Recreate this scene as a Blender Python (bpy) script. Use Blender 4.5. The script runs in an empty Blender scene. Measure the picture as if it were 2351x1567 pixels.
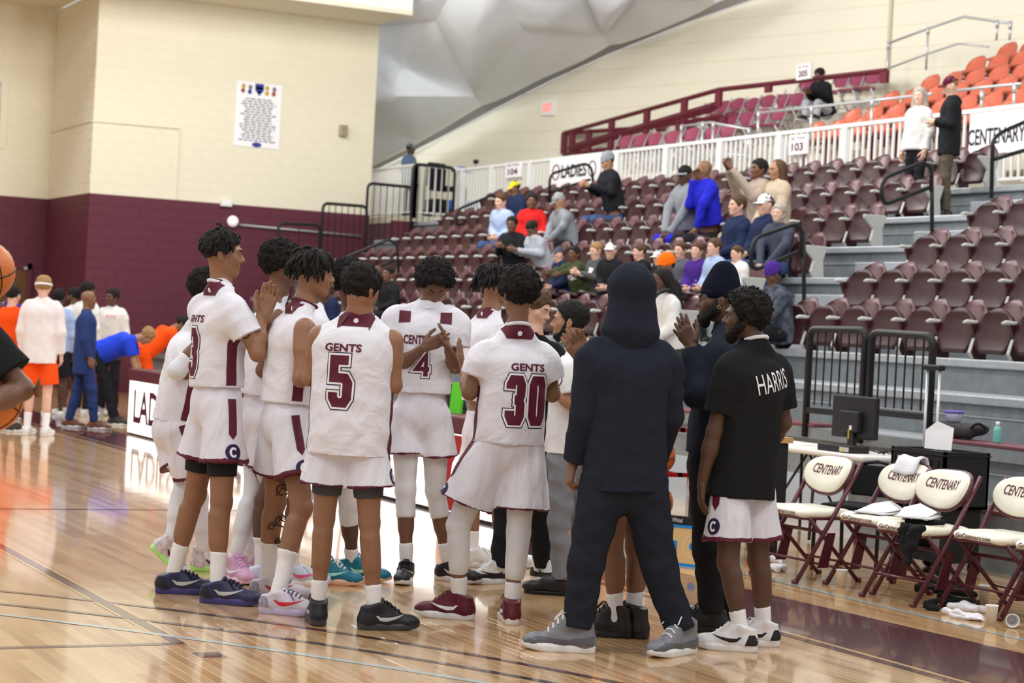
import bpy, bmesh, math, random
import numpy as np
from mathutils import Vector, Matrix
from mathutils.bvhtree import BVHTree
random.seed(7); rng = np.random.default_rng(7)
SC = bpy.context.scene
COL = SC.collection
# ------------------------------------------------------------------ camera, world, lights, exposure
W_, H_, F_, CH = 2351.0, 1567.0, 4571.0, 1.55
YAW, PIT, ROL = [math.radians(a) for a in (63.2586, -0.2903, 3.0321)]
def _rot(yaw, pitch, roll):
    cy, sy = math.cos(yaw), math.sin(yaw)
    f0 = np.array([-sy, cy, 0]); r0 = np.array([cy, sy, 0]); u0 = np.array([0, 0, 1.0])
    f = math.cos(pitch)*f0 + math.sin(pitch)*u0; u = math.cos(pitch)*u0 - math.sin(pitch)*f0
    return math.cos(roll)*r0 + math.sin(roll)*u, math.cos(roll)*u - math.sin(roll)*r0, f
CR, CU, CF = _rot(YAW, PIT, ROL)
CO = np.array([0, 0, CH])
cd = bpy.data.cameras.new('camera'); cam = bpy.data.objects.new('camera', cd); COL.objects.link(cam)
cam.matrix_world = Matrix([[CR[i], CU[i], -CF[i], CO[i]] for i in range(3)] + [[0, 0, 0, 1]])
cd.sensor_width = 36; cd.lens = F_*36/W_; cd.clip_end = 300; cd.clip_start = .1
cd.dof.use_dof = True; cd.dof.focus_distance = 10.4; cd.dof.aperture_fstop = 3.8
SC.camera = cam
w = bpy.data.worlds.new('world'); SC.world = w; w.use_nodes = True
w.node_tree.nodes['Background'].inputs[0].default_value = (.97, .98, 1, 1)
w.node_tree.nodes['Background'].inputs[1].default_value = .62
def lamp(x, y, z, power, size, aim=None, col=(1, .985, .955)):
    l = bpy.data.lights.new('high_bay_or_fill_lamp', 'POINT'); l.shadow_soft_size = size; l.energy = power; l.color = col
    o = bpy.data.objects.new('high_bay_or_fill_lamp', l); COL.objects.link(o); o.location = (x, y, z)
    if aim is not None:
        o.rotation_euler = (Vector(aim)-Vector((x, y, z))).to_track_quat('-Z', 'Y').to_euler()
    return o
for lx in (-32, -25, -16, -8, 1):
    for ly in (-6, 3):
        lamp(lx, ly, 10.8, 830, .7)
for lx in (-29, -21, -13, -5):
    lamp(lx, 10.5, 9.0, 820, .7)
lamp(-41, 16.2, 6.6, 120, .5); lamp(-27, 12, 7.2, 480, .6); lamp(-19, 14, 7.6, 380, .6); lamp(-35, 2, 7.6, 150, .6)  # first three: unseen fill lamps added to brighten the dome and back wall
vs = SC.view_settings
vs.view_transform = 'Standard'; vs.look = 'None'; vs.gamma = 1; vs.exposure = -.03; vs.use_curve_mapping = False
# ------------------------------------------------------------------ pixel -> place
def ray(x, y): return (x-W_/2)/F_*CR - (y-H_/2)/F_*CU + CF
def onz(x, y, z=0.0):
    d = ray(x, y); return CO + ((z-CH)/d[2])*d
def ony(x, y, Y):
    d = ray(x, y); return CO + (Y/d[1])*d
def onx(x, y, X):
    d = ray(x, y); return CO + (X/d[0])*d
def dep(x, y, D): return CO + D*ray(x, y)
def depth(p): return float((np.asarray(p)-CO) @ CF)
def V3(*a): return np.array(a, float)
def unit(v): v = np.asarray(v, float); return v/(np.linalg.norm(v)+1e-12)
# ------------------------------------------------------------------ materials
MATS = {}
def mat(name, col, rough=.6, spec=.3, ns=0, na=0.0, bump=0.0, bs=200, metal=0, coat=0, emit=0, alpha=1, trans=0, sub=0, stretch=None, bdist=.01, distort=0):
    if name in MATS: return MATS[name]
    m = bpy.data.materials.new(name); m.use_nodes = True; nt = m.node_tree; b = nt.nodes['Principled BSDF']
    b.inputs['Base Color'].default_value = (*col, 1); b.inputs['Roughness'].default_value = rough
    b.inputs['Specular IOR Level'].default_value = spec; b.inputs['Metallic'].default_value = metal
    b.inputs['Coat Weight'].default_value = coat; b.inputs['Coat Roughness'].default_value = .05
    if trans: b.inputs['Transmission Weight'].default_value = trans
    if sub:
        b.inputs['Subsurface Weight'].default_value = sub; b.inputs['Subsurface Radius'].default_value = (.02, .008, .005)
        b.inputs['Subsurface Scale'].default_value = .3
    if emit:
        b.inputs['Emission Color'].default_value = (*col, 1); b.inputs['Emission Strength'].default_value = emit
    if alpha < 1: b.inputs['Alpha'].default_value = alpha
    if na or bump:
        tc = nt.nodes.new('ShaderNodeTexCoord'); out = tc.outputs['Object']
        if stretch:
            mp = nt.nodes.new('ShaderNodeMapping'); mp.inputs['Scale'].default_value = stretch
            nt.links.new(out, mp.inputs[0]); out = mp.outputs[0]
    if na:
        n = nt.nodes.new('ShaderNodeTexNoise'); n.inputs['Scale'].default_value = ns or 8; n.inputs['Detail'].default_value = 5
        nt.links.new(out, n.inputs['Vector'])
        r = nt.nodes.new('ShaderNodeMapRange'); r.inputs[1].default_value = .25; r.inputs[2].default_value = .75
        r.inputs[3].default_value = 1-na; r.inputs[4].default_value = 1+na
        nt.links.new(n.outputs['Fac'], r.inputs[0])
        mx = nt.nodes.new('ShaderNodeMix'); mx.data_type = 'RGBA'; mx.blend_type = 'MULTIPLY'; mx.inputs['Factor'].default_value = 1
        mx.inputs['A'].default_value = (*col, 1); nt.links.new(r.outputs[0], mx.inputs['B']); nt.links.new(mx.outputs['Result'], b.inputs['Base Color'])
    if bump:
        n2 = nt.nodes.new('ShaderNodeTexNoise'); n2.inputs['Scale'].default_value = bs; n2.inputs['Detail'].default_value = 3
        nt.links.new(out, n2.inputs['Vector'])
        bp = nt.nodes.new('ShaderNodeBump'); bp.inputs['Strength'].default_value = bump; bp.inputs['Distance'].default_value = bdist; n2.inputs['Distortion'].default_value = distort
        nt.links.new(n2.outputs['Fac'], bp.inputs['Height']); nt.links.new(bp.outputs[0], b.inputs['Normal'])
    MATS[name] = m; return m
def s2l(r, g, b):
    f = lambda c: (c/255/12.92) if c/255 <= .04045 else ((c/255+.055)/1.055)**2.4
    return (f(r), f(g), f(b))
MAROON = s2l(88, 26, 42)
M_maroon = mat('maroon_paint', s2l(92, 34, 48), .5)
M_maroonpl = mat('maroon_plastic', s2l(92, 32, 42), .42, .45)
M_black = mat('black_metal', s2l(28, 28, 30), .45)
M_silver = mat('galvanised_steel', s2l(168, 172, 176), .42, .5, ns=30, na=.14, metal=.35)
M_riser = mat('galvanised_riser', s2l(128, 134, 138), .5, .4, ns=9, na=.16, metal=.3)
M_white = mat('white_paint', s2l(228, 228, 226), .5)
M_grey = mat('light_grey_plastic', s2l(190, 190, 184), .45)
M_whitecloth = mat('white_cloth', s2l(240, 238, 240), .85, .15, bump=.15, bs=900)
M_print_maroon = mat('maroon_print', s2l(92, 26, 46), .6)
M_print_navy = mat('navy_print', s2l(42, 30, 70), .6)
M_print_white = mat('white_print', s2l(238, 236, 238), .6)
M_print_black = mat('black_print', s2l(30, 28, 30), .6)
# ------------------------------------------------------------------ mesh helpers
def mk(name, v, f, m=None, parent=None, smooth=False, fm=None):
    me = bpy.data.meshes.new(name)
    v = np.asarray(v, float)
    me.from_pydata(v.tolist(), [], [list(map(int, q)) for q in f] if not isinstance(f, np.ndarray) else f.tolist())
    for mm in (m if isinstance(m, (list, tuple)) else [m]):
        if mm: me.materials.append(mm)
    if fm is not None: me.polygons.foreach_set('material_index', np.asarray(fm, np.int32))
    if smooth: me.polygons.foreach_set('use_smooth', np.ones(len(me.polygons), bool))
    me.update()
    o = bpy.data.objects.new(name, me); COL.objects.link(o)
    if parent is not None: o.parent = parent
    return o
def inst(src, parent=None, loc=None, rot=None):
    o = src.copy(); COL.objects.link(o); o.parent = parent
    if loc is not None: o.location = loc
    if rot is not None: o.rotation_euler = rot
    return o
def tag(o, label=None, cat=None, group=None, kind=None):
    if label: o['label'] = label
    if cat: o['category'] = cat
    if group: o['group'] = group
    if kind: o['kind'] = kind
    return o
def empty(name, loc, label=None, cat=None, group=None, rz=0):
    o = bpy.data.objects.new(name, None); COL.objects.link(o); o.location = loc; o.rotation_euler = (0, 0, rz); o.empty_display_size = .1
    return tag(o, label, cat, group)
def copy_tree(o, parent=None):
    c = o.copy(); COL.objects.link(c); c.parent = parent
    for ch in list(o.children): copy_tree(ch, c)
    return c
class B:
    """collects shapes, builds one mesh"""
    def __init__(s): s.v = []; s.f = []; s.m = []
    def add(s, v, f, m=0):
        n = len(s.v); s.v += [tuple(p) for p in v]; s.f += [tuple(int(i)+n for i in q) for q in f]; s.m += [m]*len(f); return s
    def box(s, x0, x1, y0, y1, z0, z1, m=0):
        v = [(x, y, z) for x in (x0, x1) for y in (y0, y1) for z in (z0, z1)]
        return s.add(v, [(0, 1, 3, 2), (4, 6, 7, 5), (0, 4, 5, 1), (2, 3, 7, 6), (0, 2, 6, 4), (1, 5, 7, 3)], m)
    def obox(s, c, ax, ay, az, m=0):
        c, ax, ay, az = map(np.asarray, (c, ax, ay, az))
        v = [c+i*ax+j*ay+k*az for i in (-1, 1) for j in (-1, 1) for k in (-1, 1)]
        return s.add(v, [(0, 1, 3, 2), (4, 6, 7, 5), (0, 4, 5, 1), (2, 3, 7, 6), (0, 2, 6, 4), (1, 5, 7, 3)], m)
    def tube(s, pts, r, n=8, m=0, closed=False, cap=True):
        pts = [np.asarray(p, float) for p in pts]; k = len(pts); V = []; Fc = []
        rr = r if isinstance(r, (list, tuple)) else [r]*k
        up = None
        for i in range(k):
            if closed: t = unit(pts[(i+1) % k]-pts[i-1])
            else: t = unit(pts[min(i+1, k-1)]-pts[max(i-1, 0)])
            if up is None:
                up = np.cross(t, [0, 0, 1.0]) if abs(t[2]) < .9 else np.cross(t, [1.0, 0, 0])
            up = unit(up - t*(up @ t)); w2 = np.cross(t, up)
            for j in range(n):
                a = 2*math.pi*j/n; V.append(pts[i]+rr[i]*(math.cos(a)*up+math.sin(a)*w2))
        for i in range(k if closed else k-1):
            i2 = (i+1) % k
            for j in range(n):
                j2 = (j+1) % n; Fc.append((i*n+j, i*n+j2, i2*n+j2, i2*n+j))
        if cap and not closed: Fc.append(tuple(range(n-1, -1, -1))); Fc.append(tuple(range((k-1)*n, k*n)))
        return s.add(V, Fc, m)
    def lathe(s, prof, c=(0, 0, 0), n=24, m=0):
        V = []; Fc = []
        for (r, z) in prof:
            for j in range(n):
                a = 2*math.pi*j/n; V.append((c[0]+r*math.cos(a), c[1]+r*math.sin(a), c[2]+z))
        for i in range(len(prof)-1):
            for j in range(n):
                j2 = (j+1) % n; Fc.append((i*n+j, i*n+j2, (i+1)*n+j2, (i+1)*n+j))
        Fc.append(tuple(range(n-1, -1, -1))); Fc.append(tuple(range((len(prof)-1)*n, len(prof)*n)))
        return s.add(V, Fc, m)
    def poly(s, pts, th, m=0):
        """flat polygon (3-D points, planar) thickened by vector th"""
        n = len(pts); pts = [np.asarray(p, float) for p in pts]; th = np.asarray(th, float)
        V = pts+[p+th for p in pts]
        Fc = [tuple(range(n)), tuple(range(2*n-1, n-1, -1))]+[(i, i+n, (i+1) % n+n, (i+1) % n) for i in range(n)]
        return s.add(V, Fc, m)
    def build(s, name, m, parent=None, smooth=False):
        o = mk(name, s.v, s.f, m, parent, smooth, s.m)
        bm = bmesh.new(); bm.from_mesh(o.data); bmesh.ops.recalc_face_normals(bm, faces=bm.faces); bm.to_mesh(o.data); bm.free()
        return o
def bevel(o, w, seg=2):
    md = o.modifiers.new('b', 'BEVEL'); md.width = w; md.segments = seg; md.limit_method = 'ANGLE'; return o
def rounded(path, r=.12, seg=5):
    """polyline with rounded corners"""
    path = [np.asarray(p, float) for p in path]; out = [path[0]]
    for i in range(1, len(path)-1):
        a, b_, c = path[i-1], path[i], path[i+1]
        ra = min(r, np.linalg.norm(a-b_)*.49, np.linalg.norm(c-b_)*.49)
        p = b_+unit(a-b_)*ra; q = b_+unit(c-b_)*ra
        for k in range(seg+1):
            t = k/seg; out.append((1-t)**2*p+2*t*(1-t)*b_+t*t*q)
    out.append(path[-1]); return out
_fontcache = {}
def text_mesh(txt, size, off=0.0, space=1.0):
    """2-D triangles of a word in the built-in font, centred on the origin"""
    key = (txt, round(off, 5), space)
    if key not in _fontcache:
        c = bpy.data.curves.new('t', 'FONT'); c.body = txt; c.size = 1; c.align_x = 'CENTER'; c.align_y = 'CENTER'; c.offset = off; c.space_character = space
        c.resolution_u = 3
        o = bpy.data.objects.new('t', c); COL.objects.link(o)
        me = o.to_mesh(); me.calc_loop_triangles()
        v = np.array([q.co[:2] for q in me.vertices]); f = [tuple(t.vertices) for t in me.loop_triangles]
        o.to_mesh_clear(); bpy.data.objects.remove(o); bpy.data.curves.remove(c)
        mid = (v.max(0)+v.min(0))/2
        _fontcache[key] = (v-mid, f)
    v, f = _fontcache[key]
    return v*size, f
def flat_text(name, txt, center, right, up, size, m, parent=None, off=.012, width=None, height=None, space=1.0, push=.004):
    v, f = text_mesh(txt, 1, off, space)
    ex = v.max(0)-v.min(0)
    sx = sy = size
    if height: sy = sx = height/ex[1]
    if width: sx = width/ex[0]
    center, right, up = np.asarray(center, float), unit(right), unit(up); nrm = np.cross(right, up)
    P = [center+right*(p[0]*sx)+up*(p[1]*sy)+nrm*push for p in v]
    return mk(name, P, f, m, parent)
# ------------------------------------------------------------------ floor
def floor_mat():
    m = bpy.data.materials.new('maple_court'); m.use_nodes = True; nt = m.node_tree; N = nt.nodes; L = nt.links; b = N['Principled BSDF']
    g = N.new('ShaderNodeNewGeometry'); sp = N.new('ShaderNodeSeparateXYZ'); L.new(g.outputs['Position'], sp.inputs[0])
    def mt(op, a, b_=None):
        n = N.new('ShaderNodeMath'); n.operation = op
        for i, q in enumerate((a, b_)):
            if q is None: continue
            if isinstance(q, (int, float)): n.inputs[i].default_value = q
            else: L.new(q, n.inputs[i])
        return n.outputs[0]
    row = mt('FLOOR', mt('DIVIDE', sp.outputs['Y'], .057))
    off = mt('MULTIPLY', mt('FRACT', mt('MULTIPLY', row, .381)), 1.3)
    col = mt('FLOOR', mt('DIVIDE', mt('ADD', sp.outputs['X'], off), 1.3))
    cb = N.new('ShaderNodeCombineXYZ'); L.new(row, cb.inputs[0]); L.new(col, cb.inputs[1])
    wn = N.new('ShaderNodeTexWhiteNoise'); wn.noise_dimensions = '2D'; L.new(cb.outputs[0], wn.inputs[0])
    mp = N.new('ShaderNodeMapping'); mp.inputs['Scale'].default_value = (2.2, 60, 1); L.new(g.outputs['Position'], mp.inputs[0])
    nz = N.new('ShaderNodeTexNoise'); nz.inputs['Scale'].default_value = 1; nz.inputs['Detail'].default_value = 5; L.new(mp.outputs[0], nz.inputs[0])
    f = mt('ADD', mt('MULTIPLY', wn.outputs[0], .62), mt('MULTIPLY', nz.outputs[0], .5))
    cr = N.new('ShaderNodeValToRGB'); e = cr.color_ramp.elements
    e[0].position = .1; e[0].color = (*s2l(166, 122, 76), 1); e[1].position = .95; e[1].color = (*s2l(220, 184, 136), 1)
    k = cr.color_ramp.elements.new(.45); k.color = (*s2l(200, 158, 108), 1)
    L.new(f, cr.inputs[0]); L.new(cr.outputs[0], b.inputs['Base Color'])
    b.inputs['Roughness'].default_value = .24; b.inputs['Specular IOR Level'].default_value = .5
    b.inputs['Coat Weight'].default_value = .8; b.inputs['Coat Roughness'].default_value = .07
    n2 = N.new('ShaderNodeTexNoise'); n2.inputs['Scale'].default_value = 1.6; n2.inputs['Detail'].default_value = 2; L.new(g.outputs['Position'], n2.inputs[0])
    bp = N.new('ShaderNodeBump'); bp.inputs['Strength'].default_value = .05; bp.inputs['Distance'].default_value = .02
    L.new(n2.outputs['Fac'], bp.inputs['Height']); L.new(bp.outputs[0], b.inputs['Coat Normal'])
    return m
M_floor = floor_mat()
M_linem = mat('maroon_court_paint', s2l(78, 24, 36), .25, .5, coat=.8, ns=6, na=.12)
M_linek = mat('dark_court_paint', s2l(52, 40, 46), .25, .5, coat=.8)
M_lineb = mat('pale_blue_court_paint', s2l(176, 196, 196), .25, .5, coat=.8)
M_lineg = mat('pale_gold_court_paint', s2l(222, 184, 122), .25, .5, coat=.8)
floor = mk('floor', [(-62, -14, 0), (6, -14, 0), (6, 30, 0), (-62, 30, 0)], [(0, 1, 2, 3)], M_floor); tag(floor, kind='structure')
# the nearest boards of the court, each a board of its own
rows = []
for r in range(int(2.0/.057), int(6.2/.057)):
    off = ((r*.381) % 1.0)*1.3
    for c in range(-9, -3):
        x0, x1 = c*1.3-off, (c+1)*1.3-off
        x0, x1 = max(x0, -9.6), min(x1, -6.7)
        if x1-x0 < .25: continue
        p = V3((x0+x1)/2, (r+.5)*.057, 0); d = depth(p)
        v = p-CO; sx = W_/2+F_*(v @ CR)/d; sy = H_/2-F_*(v @ CU)/d
        if -60 < sx < W_+60 and sy < H_+60: rows.append((d, x0, x1, r))
rows.sort(); shared = {}
for d, x0, x1, r in rows[:300]:
    key = round(x1-x0, 2)
    if key not in shared:
        h = (x1-x0)/2-.0006; b = B()
        b.add([(-h, -.0276, 0), (h, -.0276, 0), (h, .0276, 0), (-h, .0276, 0), (-h+.0008, -.0268, .0006), (h-.0008, -.0268, .0006), (h-.0008, .0268, .0006), (-h+.0008, .0268, .0006)],
              [(4, 5, 6, 7), (0, 1, 5, 4), (1, 2, 6, 5), (2, 3, 7, 6), (3, 0, 4, 7)])
        shared[key] = mk('board', b.v, b.f, M_floor, floor); o = shared[key]
    else: o = inst(shared[key], floor)
    o.location = ((x0+x1)/2, (r+.5)*.057, 0)
def paint(name, pts, wd, m, z=.0012, closed=False):
    """a painted stripe along floor points; pieces stay on the floor"""
    pts = [np.array(p[:2], float) for p in pts]; V = []; Fc = []
    for i, p in enumerate(pts):
        t = pts[min(i+1, len(pts)-1)]-pts[max(i-1, 0)]; t /= np.linalg.norm(t); n = np.array([-t[1], t[0]])
        V += [(*(p+n*wd/2), z), (*(p-n*wd/2), z)]
    Fc = [(2*i, 2*i+1, 2*i+3, 2*i+2) for i in range(len(pts)-1)]
    o = mk(name, V, Fc, m, floor); return o
def rect(name, x0, x1, y0, y1, m, z=.0012):
    return mk(name, [(x0, y0, z), (x1, y0, z), (x1, y1, z), (x0, y1, z)], [(0, 1, 2, 3)], m, floor)
mk('sideline_band', [(-36, 6.27, .0012), (-6, 6.27, .0012), (-6, 7.30, .0012), (-10.3, 7.07, .0012), (-36, 6.95, .0012)], [(0, 1, 2, 3, 4)], M_linem)
bpy.data.objects['sideline_band'].parent = floor
rect('sideline_stripe', -36, -6, 6.165, 6.235, M_linem); rect('gold_stripe', -36, -6, 6.235, 6.27, M_lineg, .0011)
rect('lane_line', -15.2, -9.0, 2.85, 2.915, M_linem, .0018); rect('lane_edge', -15.2, -8.98, 2.83, 2.935, M_lineg, .0014)
rect('free_throw_line', -9.06, -9.0, -1, 2.915, M_linem, .0016); rect('lane_block', -8.78, -8.63, 2.86, 2.99, M_linem, .0016); rect('lane_block_edge', -8.8, -8.61, 2.84, 3.01, M_lineg, .0013)
rect('baseline', -15.24, -15.18, -6, 6.2, M_linem, .0014)
def arc3(name, pl, wd, m, z):
    q = np.array([onz(*p)[:2] for p in pl]); A = np.c_[2*q, np.ones(len(q))]; s = np.linalg.lstsq(A, (q**2).sum(1), rcond=None)[0]
    c = s[:2]; R = math.sqrt(s[2]+c @ c); a = np.arctan2(*(q-c).T[::-1]); a = np.unwrap(a)
    t = np.linspace(a[0]-.15*np.sign(a[-1]-a[0]), a[-1]+.3*np.sign(a[-1]-a[0]), 40)
    paint(name, np.c_[c[0]+R*np.cos(t), c[1]+R*np.sin(t)], wd, m, z)
arc3('three_point_arc', [(0, 1357), (240, 1379), (727, 1448), (1278, 1537)], .05, M_linem, .0019)
arc3('three_point_arc', [(0, 1386), (370, 1428), (743, 1479), (1110, 1539)], .05, M_linek, .0020)
arc3('three_point_arc', [(0, 1410), (380, 1458), (760, 1512)], .05, M_lineb, .0021)
rect('bench_line', -12.3, -6, 7.51, 7.56, M_lineb, .0013)
# ------------------------------------------------------------------ walls
def wall_mat(name, col, na=.02):
    return mat(name, col, .62, .3, ns=2.2, na=na, bump=.12, bs=60)
M_cream = wall_mat('cream_block_paint', s2l(226, 219, 196)); M_wmar = wall_mat('maroon_block_paint', s2l(92, 40, 54))
M_creamback = mat('cream_brick_paint', s2l(234, 229, 208), .6, .3, ns=1.2, na=.02)
ZB = 3.72
XE = -37.0; YE0, YE1 = 9.61, 15.30; XL = -40.23; ZT = 7.52
def block_shell(name, M, lo, hi, axis):
    """structural wall behind the blocks"""
    b = B(); b.box(lo[0], hi[0], lo[1], hi[1], lo[2], ZB, 1); b.box(lo[0], hi[0], lo[1], hi[1], ZB, hi[2], 0); o = b.build(name, M); return tag(o, kind='structure')
wall_end = block_shell('wall_end', [M_cream, M_wmar], (XE-.25, YE0+.004, 0), (XE, YE1, ZT), 'x')
wall_ret = block_shell('wall_return', [M_cream, M_wmar], (XL, YE0, 0), (XE-.25, YE0+.25, ZT), 'y')
wall_left = block_shell('wall_left', [M_cream, M_wmar], (XL-.25, -12, 0), (XL, YE0+.25, 7.6), 'x')
# blocks: 0.40 x 0.20 with recessed joints; the 300 that show largest stay single
BW, BH, JT, TH = .40, .20, .008, .004
def lay_blocks(wall, origin, uax, n, u0, u1, z0, z1, limit, zsplit=ZB):
    uax = np.array(uax, float); n = np.array(n, float); origin = np.array(origin, float)
    meshes = {}; stuff = {0: B(), 1: B()}; count = 0; cells = []
    k = 0; z = z0-((BH-(zsplit-z0) % BH) % BH)
    while z < z1-.02:
        z_ = z; z = max(z, z0); zt = min(z_+BH, z1); u = u0-(BW/2 if k % 2 else 0)
        while u < u1-.01:
            a, b_ = max(u, u0), min(u+BW, u1)
            if b_-a > .03: cells.append((a+JT/2, b_-JT/2, z+JT/2, zt-JT/2, 0 if (z+zt)/2 > zsplit else 1))
            u += BW
        z = zt; k += 1
    cells = [c for c in cells if c[3]-c[2] > .02]
    cells.sort(key=lambda c: (abs((c[2]+c[3])/2-zsplit-.5)))
    for (a, b_, za, zb, mi) in cells:
        hu, hz = (b_-a)/2, (zb-za)/2; e = .004
        def shape(c):
            V = []
            for du, dz, dn in [(-hu, -hz, 0), (hu, -hz, 0), (hu, hz, 0), (-hu, hz, 0), (-hu+e, -hz+e, TH), (hu-e, -hz+e, TH), (hu-e, hz-e, TH), (-hu+e, hz-e, TH)]:
                V.append(c+uax*du+np.array([0, 0, dz])+n*dn)
            Fc = [(4, 5, 6, 7), (0, 1, 5, 4), (1, 2, 6, 5), (2, 3, 7, 6), (3, 0, 4, 7)]
            if np.cross(uax, [0, 0, 1.0]) @ n < 0: Fc = [q[::-1] for q in Fc]
            return V, Fc
        c = origin+uax*(a+b_)/2+np.array([0, 0, (za+zb)/2])
        if count < limit:
            key = (round(hu, 3), round(hz, 3), mi)
            if key not in meshes:
                V, Fc = shape(np.zeros(3)); meshes[key] = mk('block', V, Fc, (M_cream, M_wmar)[mi], wall); meshes[key].location = c
            else: inst(meshes[key], wall, c)
            count += 1
        else: stuff[mi].add(*shape(c))
    for mi in (0, 1):
        if stuff[mi].f: tag(mk('blocks', stuff[mi].v, stuff[mi].f, (M_cream, M_wmar)[mi], wall), kind='stuff')
lay_blocks(wall_end, (XE, 0, 0), (0, 1, 0), (1, 0, 0), YE0, YE1, 0, ZT, 300)
lay_blocks(wall_ret, (0, YE0, 0), (1, 0, 0), (0, -1, 0), XL, XE, 0, ZT, 120)
lay_blocks(wall_left, (XL, 0, 0), (0, 1, 0), (1, 0, 0), 5.6, YE0, 0, 7.6, 180)
b = B(); b.box(XL-.3, XE, -12, YE0, 7.55, 7.7); o = b.build('ceiling', M_cream); tag(o, kind='structure')
# overhanging white balcony with its soffit
b = B(); b.box(XE-.3, -35.28, -4, 15.26, 7.52, 7.60, 0); b.box(XE-.3, -35.28, -4, 15.26, 7.60, 10.5, 1)
o = b.build('balcony_wall', [M_cream, M_white]); tag(o, kind='structure')
# thin painted conduit / trim lines on the wall
b = B(); p0 = onx(214.5, 277.3, XE); p1 = onx(411.7, 294.6, XE); p2 = onx(402, 450, XE); q0 = ony(119.5, 303.3, YE0)
b.tube([q0+V3(0, -.02, 0), V3(XE+.02, YE0-.02, p0[2]), p1+V3(.02, 0, 0)], .02, 6); b.tube([p1+V3(.02, 0, 0), V3(XE+.02, p1[1], ZB)], .012, 6)
tag(b.build('trim_1', M_cream), kind='structure')
# door with frame at far left, and the window edge above
M_door = mat('dark_wood_door', s2l(96, 62, 30), .45, ns=12, na=.2, stretch=(1, 6, .6))
dl = onx(62, 600, XL); b = B(); b.box(XL-.01, XL+.05, dl[1]-1.05, dl[1], 0, 2.28); o = b.build('door_1', M_door); tag(o, kind='structure')
b = B(); b.box(XL, XL+.08, dl[1], dl[1]+.09, 0, 2.4); b.box(XL, XL+.08, dl[1]-1.15, dl[1]-1.05, 0, 2.4); b.box(XL, XL+.08, dl[1]-1.15, dl[1]+.09, 2.28, 2.4); b.build('door_frame', M_wmar, o)
b = B(); hp = onx(70, 577, XL); b.tube([(XL+.04, dl[1]-.05, 2.30), (XL+.14, dl[1]-.05, 2.30)], .035, 10); b.build('door_closer', M_silver, o)
wl = onx(8, 190, XL); wb = onx(8, 330, XL)
b = B(); b.box(XL-.02, XL+.03, wl[1]-1.5, wl[1]+.1, wb[2]-.1, wl[2]+.3); o = b.build('window_1', M_cream); tag(o, kind='structure')
b = B(); b.box(XL+.03, XL+.04, wl[1]-1.4, wl[1]-.05, wb[2], wl[2]); b.build('pane', mat('dark_glass', s2l(60, 44, 60), .08, .5), o)
# pale wall behind the upper seating, its top cut by the dome's edge
PA = ony(2038, 190, 22.0); PB = dep(845, 391, 46.0); wd = unit(V3(*(PA-PB)[:2], 0)); wn = np.cross(wd, [0, 0, 1.0])
wn = wn if wn @ (CO-PA) > 0 else -wn
def onwall(x, y, off=0.0):
    d = ray(x, y); t = ((PA+wn*off-CO) @ wn)/(d @ wn); return CO+t*d
low = [(790, 420), (879, 383.6), (957, 344), (1040, 302), (1153, 242.7), (1270.5, 184), (1399.7, 125), (1583.6, 51), (1716.7, 4), (1850, -38), (2060, -95), (2500, -170)]
upp = [(760, 425), (844, 391), (945.7, 340.5), (1030, 290), (1110, 242.7), (1240, 172), (1403.6, 107.6), (1564, 43), (1673.7, 0), (1830, -52), (2050, -112), (2500, -195)]
Lp = [onwall(*p) for p in low]; Up = [onwall(*p, .10) for p in upp]
V = []; Fc = []
for p in Lp: V += [V3(p[0], p[1], 2.0), p]
Fc = [(2*i, 2*i+2, 2*i+3, 2*i+1) for i in range(len(Lp)-1)]
wall_back = mk('wall_back', V, Fc, M_creamback); tag(wall_back, kind='structure')
b = B()
for k in range(16):   # shallow horizontal joints of the brick courses
    z = 4.6+.4*k
    a = min((p for p in Lp), key=lambda p: abs(p[2]-z)); e = PA+wd*14
    s0 = (a-PA) @ wd+.15
    c0 = PA+wd*s0; c1 = PA+wd*14
    b.add([V3(c0[0], c0[1], z)+wn*.004, V3(c1[0], c1[1], z)+wn*.004, V3(c1[0], c1[1], z+.012)+wn*.004, V3(c0[0], c0[1], z+.012)+wn*.004], [(0, 1, 2, 3)])
b.build('course_joint', mat('cream_joint', s2l(222, 216, 192), .7), wall_back)
b = B(); j0 = PA+wn*.03; b.box(0, 0, 0, 0, 0, 0); b = B(); b.obox(V3(j0[0], j0[1], 8.5), wd*.03, wn*.02, V3(0, 0, 5)); b.build('corner_line', mat('corner_line_cream', s2l(205, 198, 176), .7), wall_back)  # slightly darker upright strip marking the wall's corner line
M_band = mat('grey_dome_ring', s2l(158, 157, 152), .6)
V = []
for p, q in zip(Lp, Up): V += [p+wn*.05, q+wn*.10]
band = mk('trim_2', V, [(2*i, 2*i+2, 2*i+3, 2*i+1) for i in range(len(Lp)-1)], M_band); tag(band, kind='structure')
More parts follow.
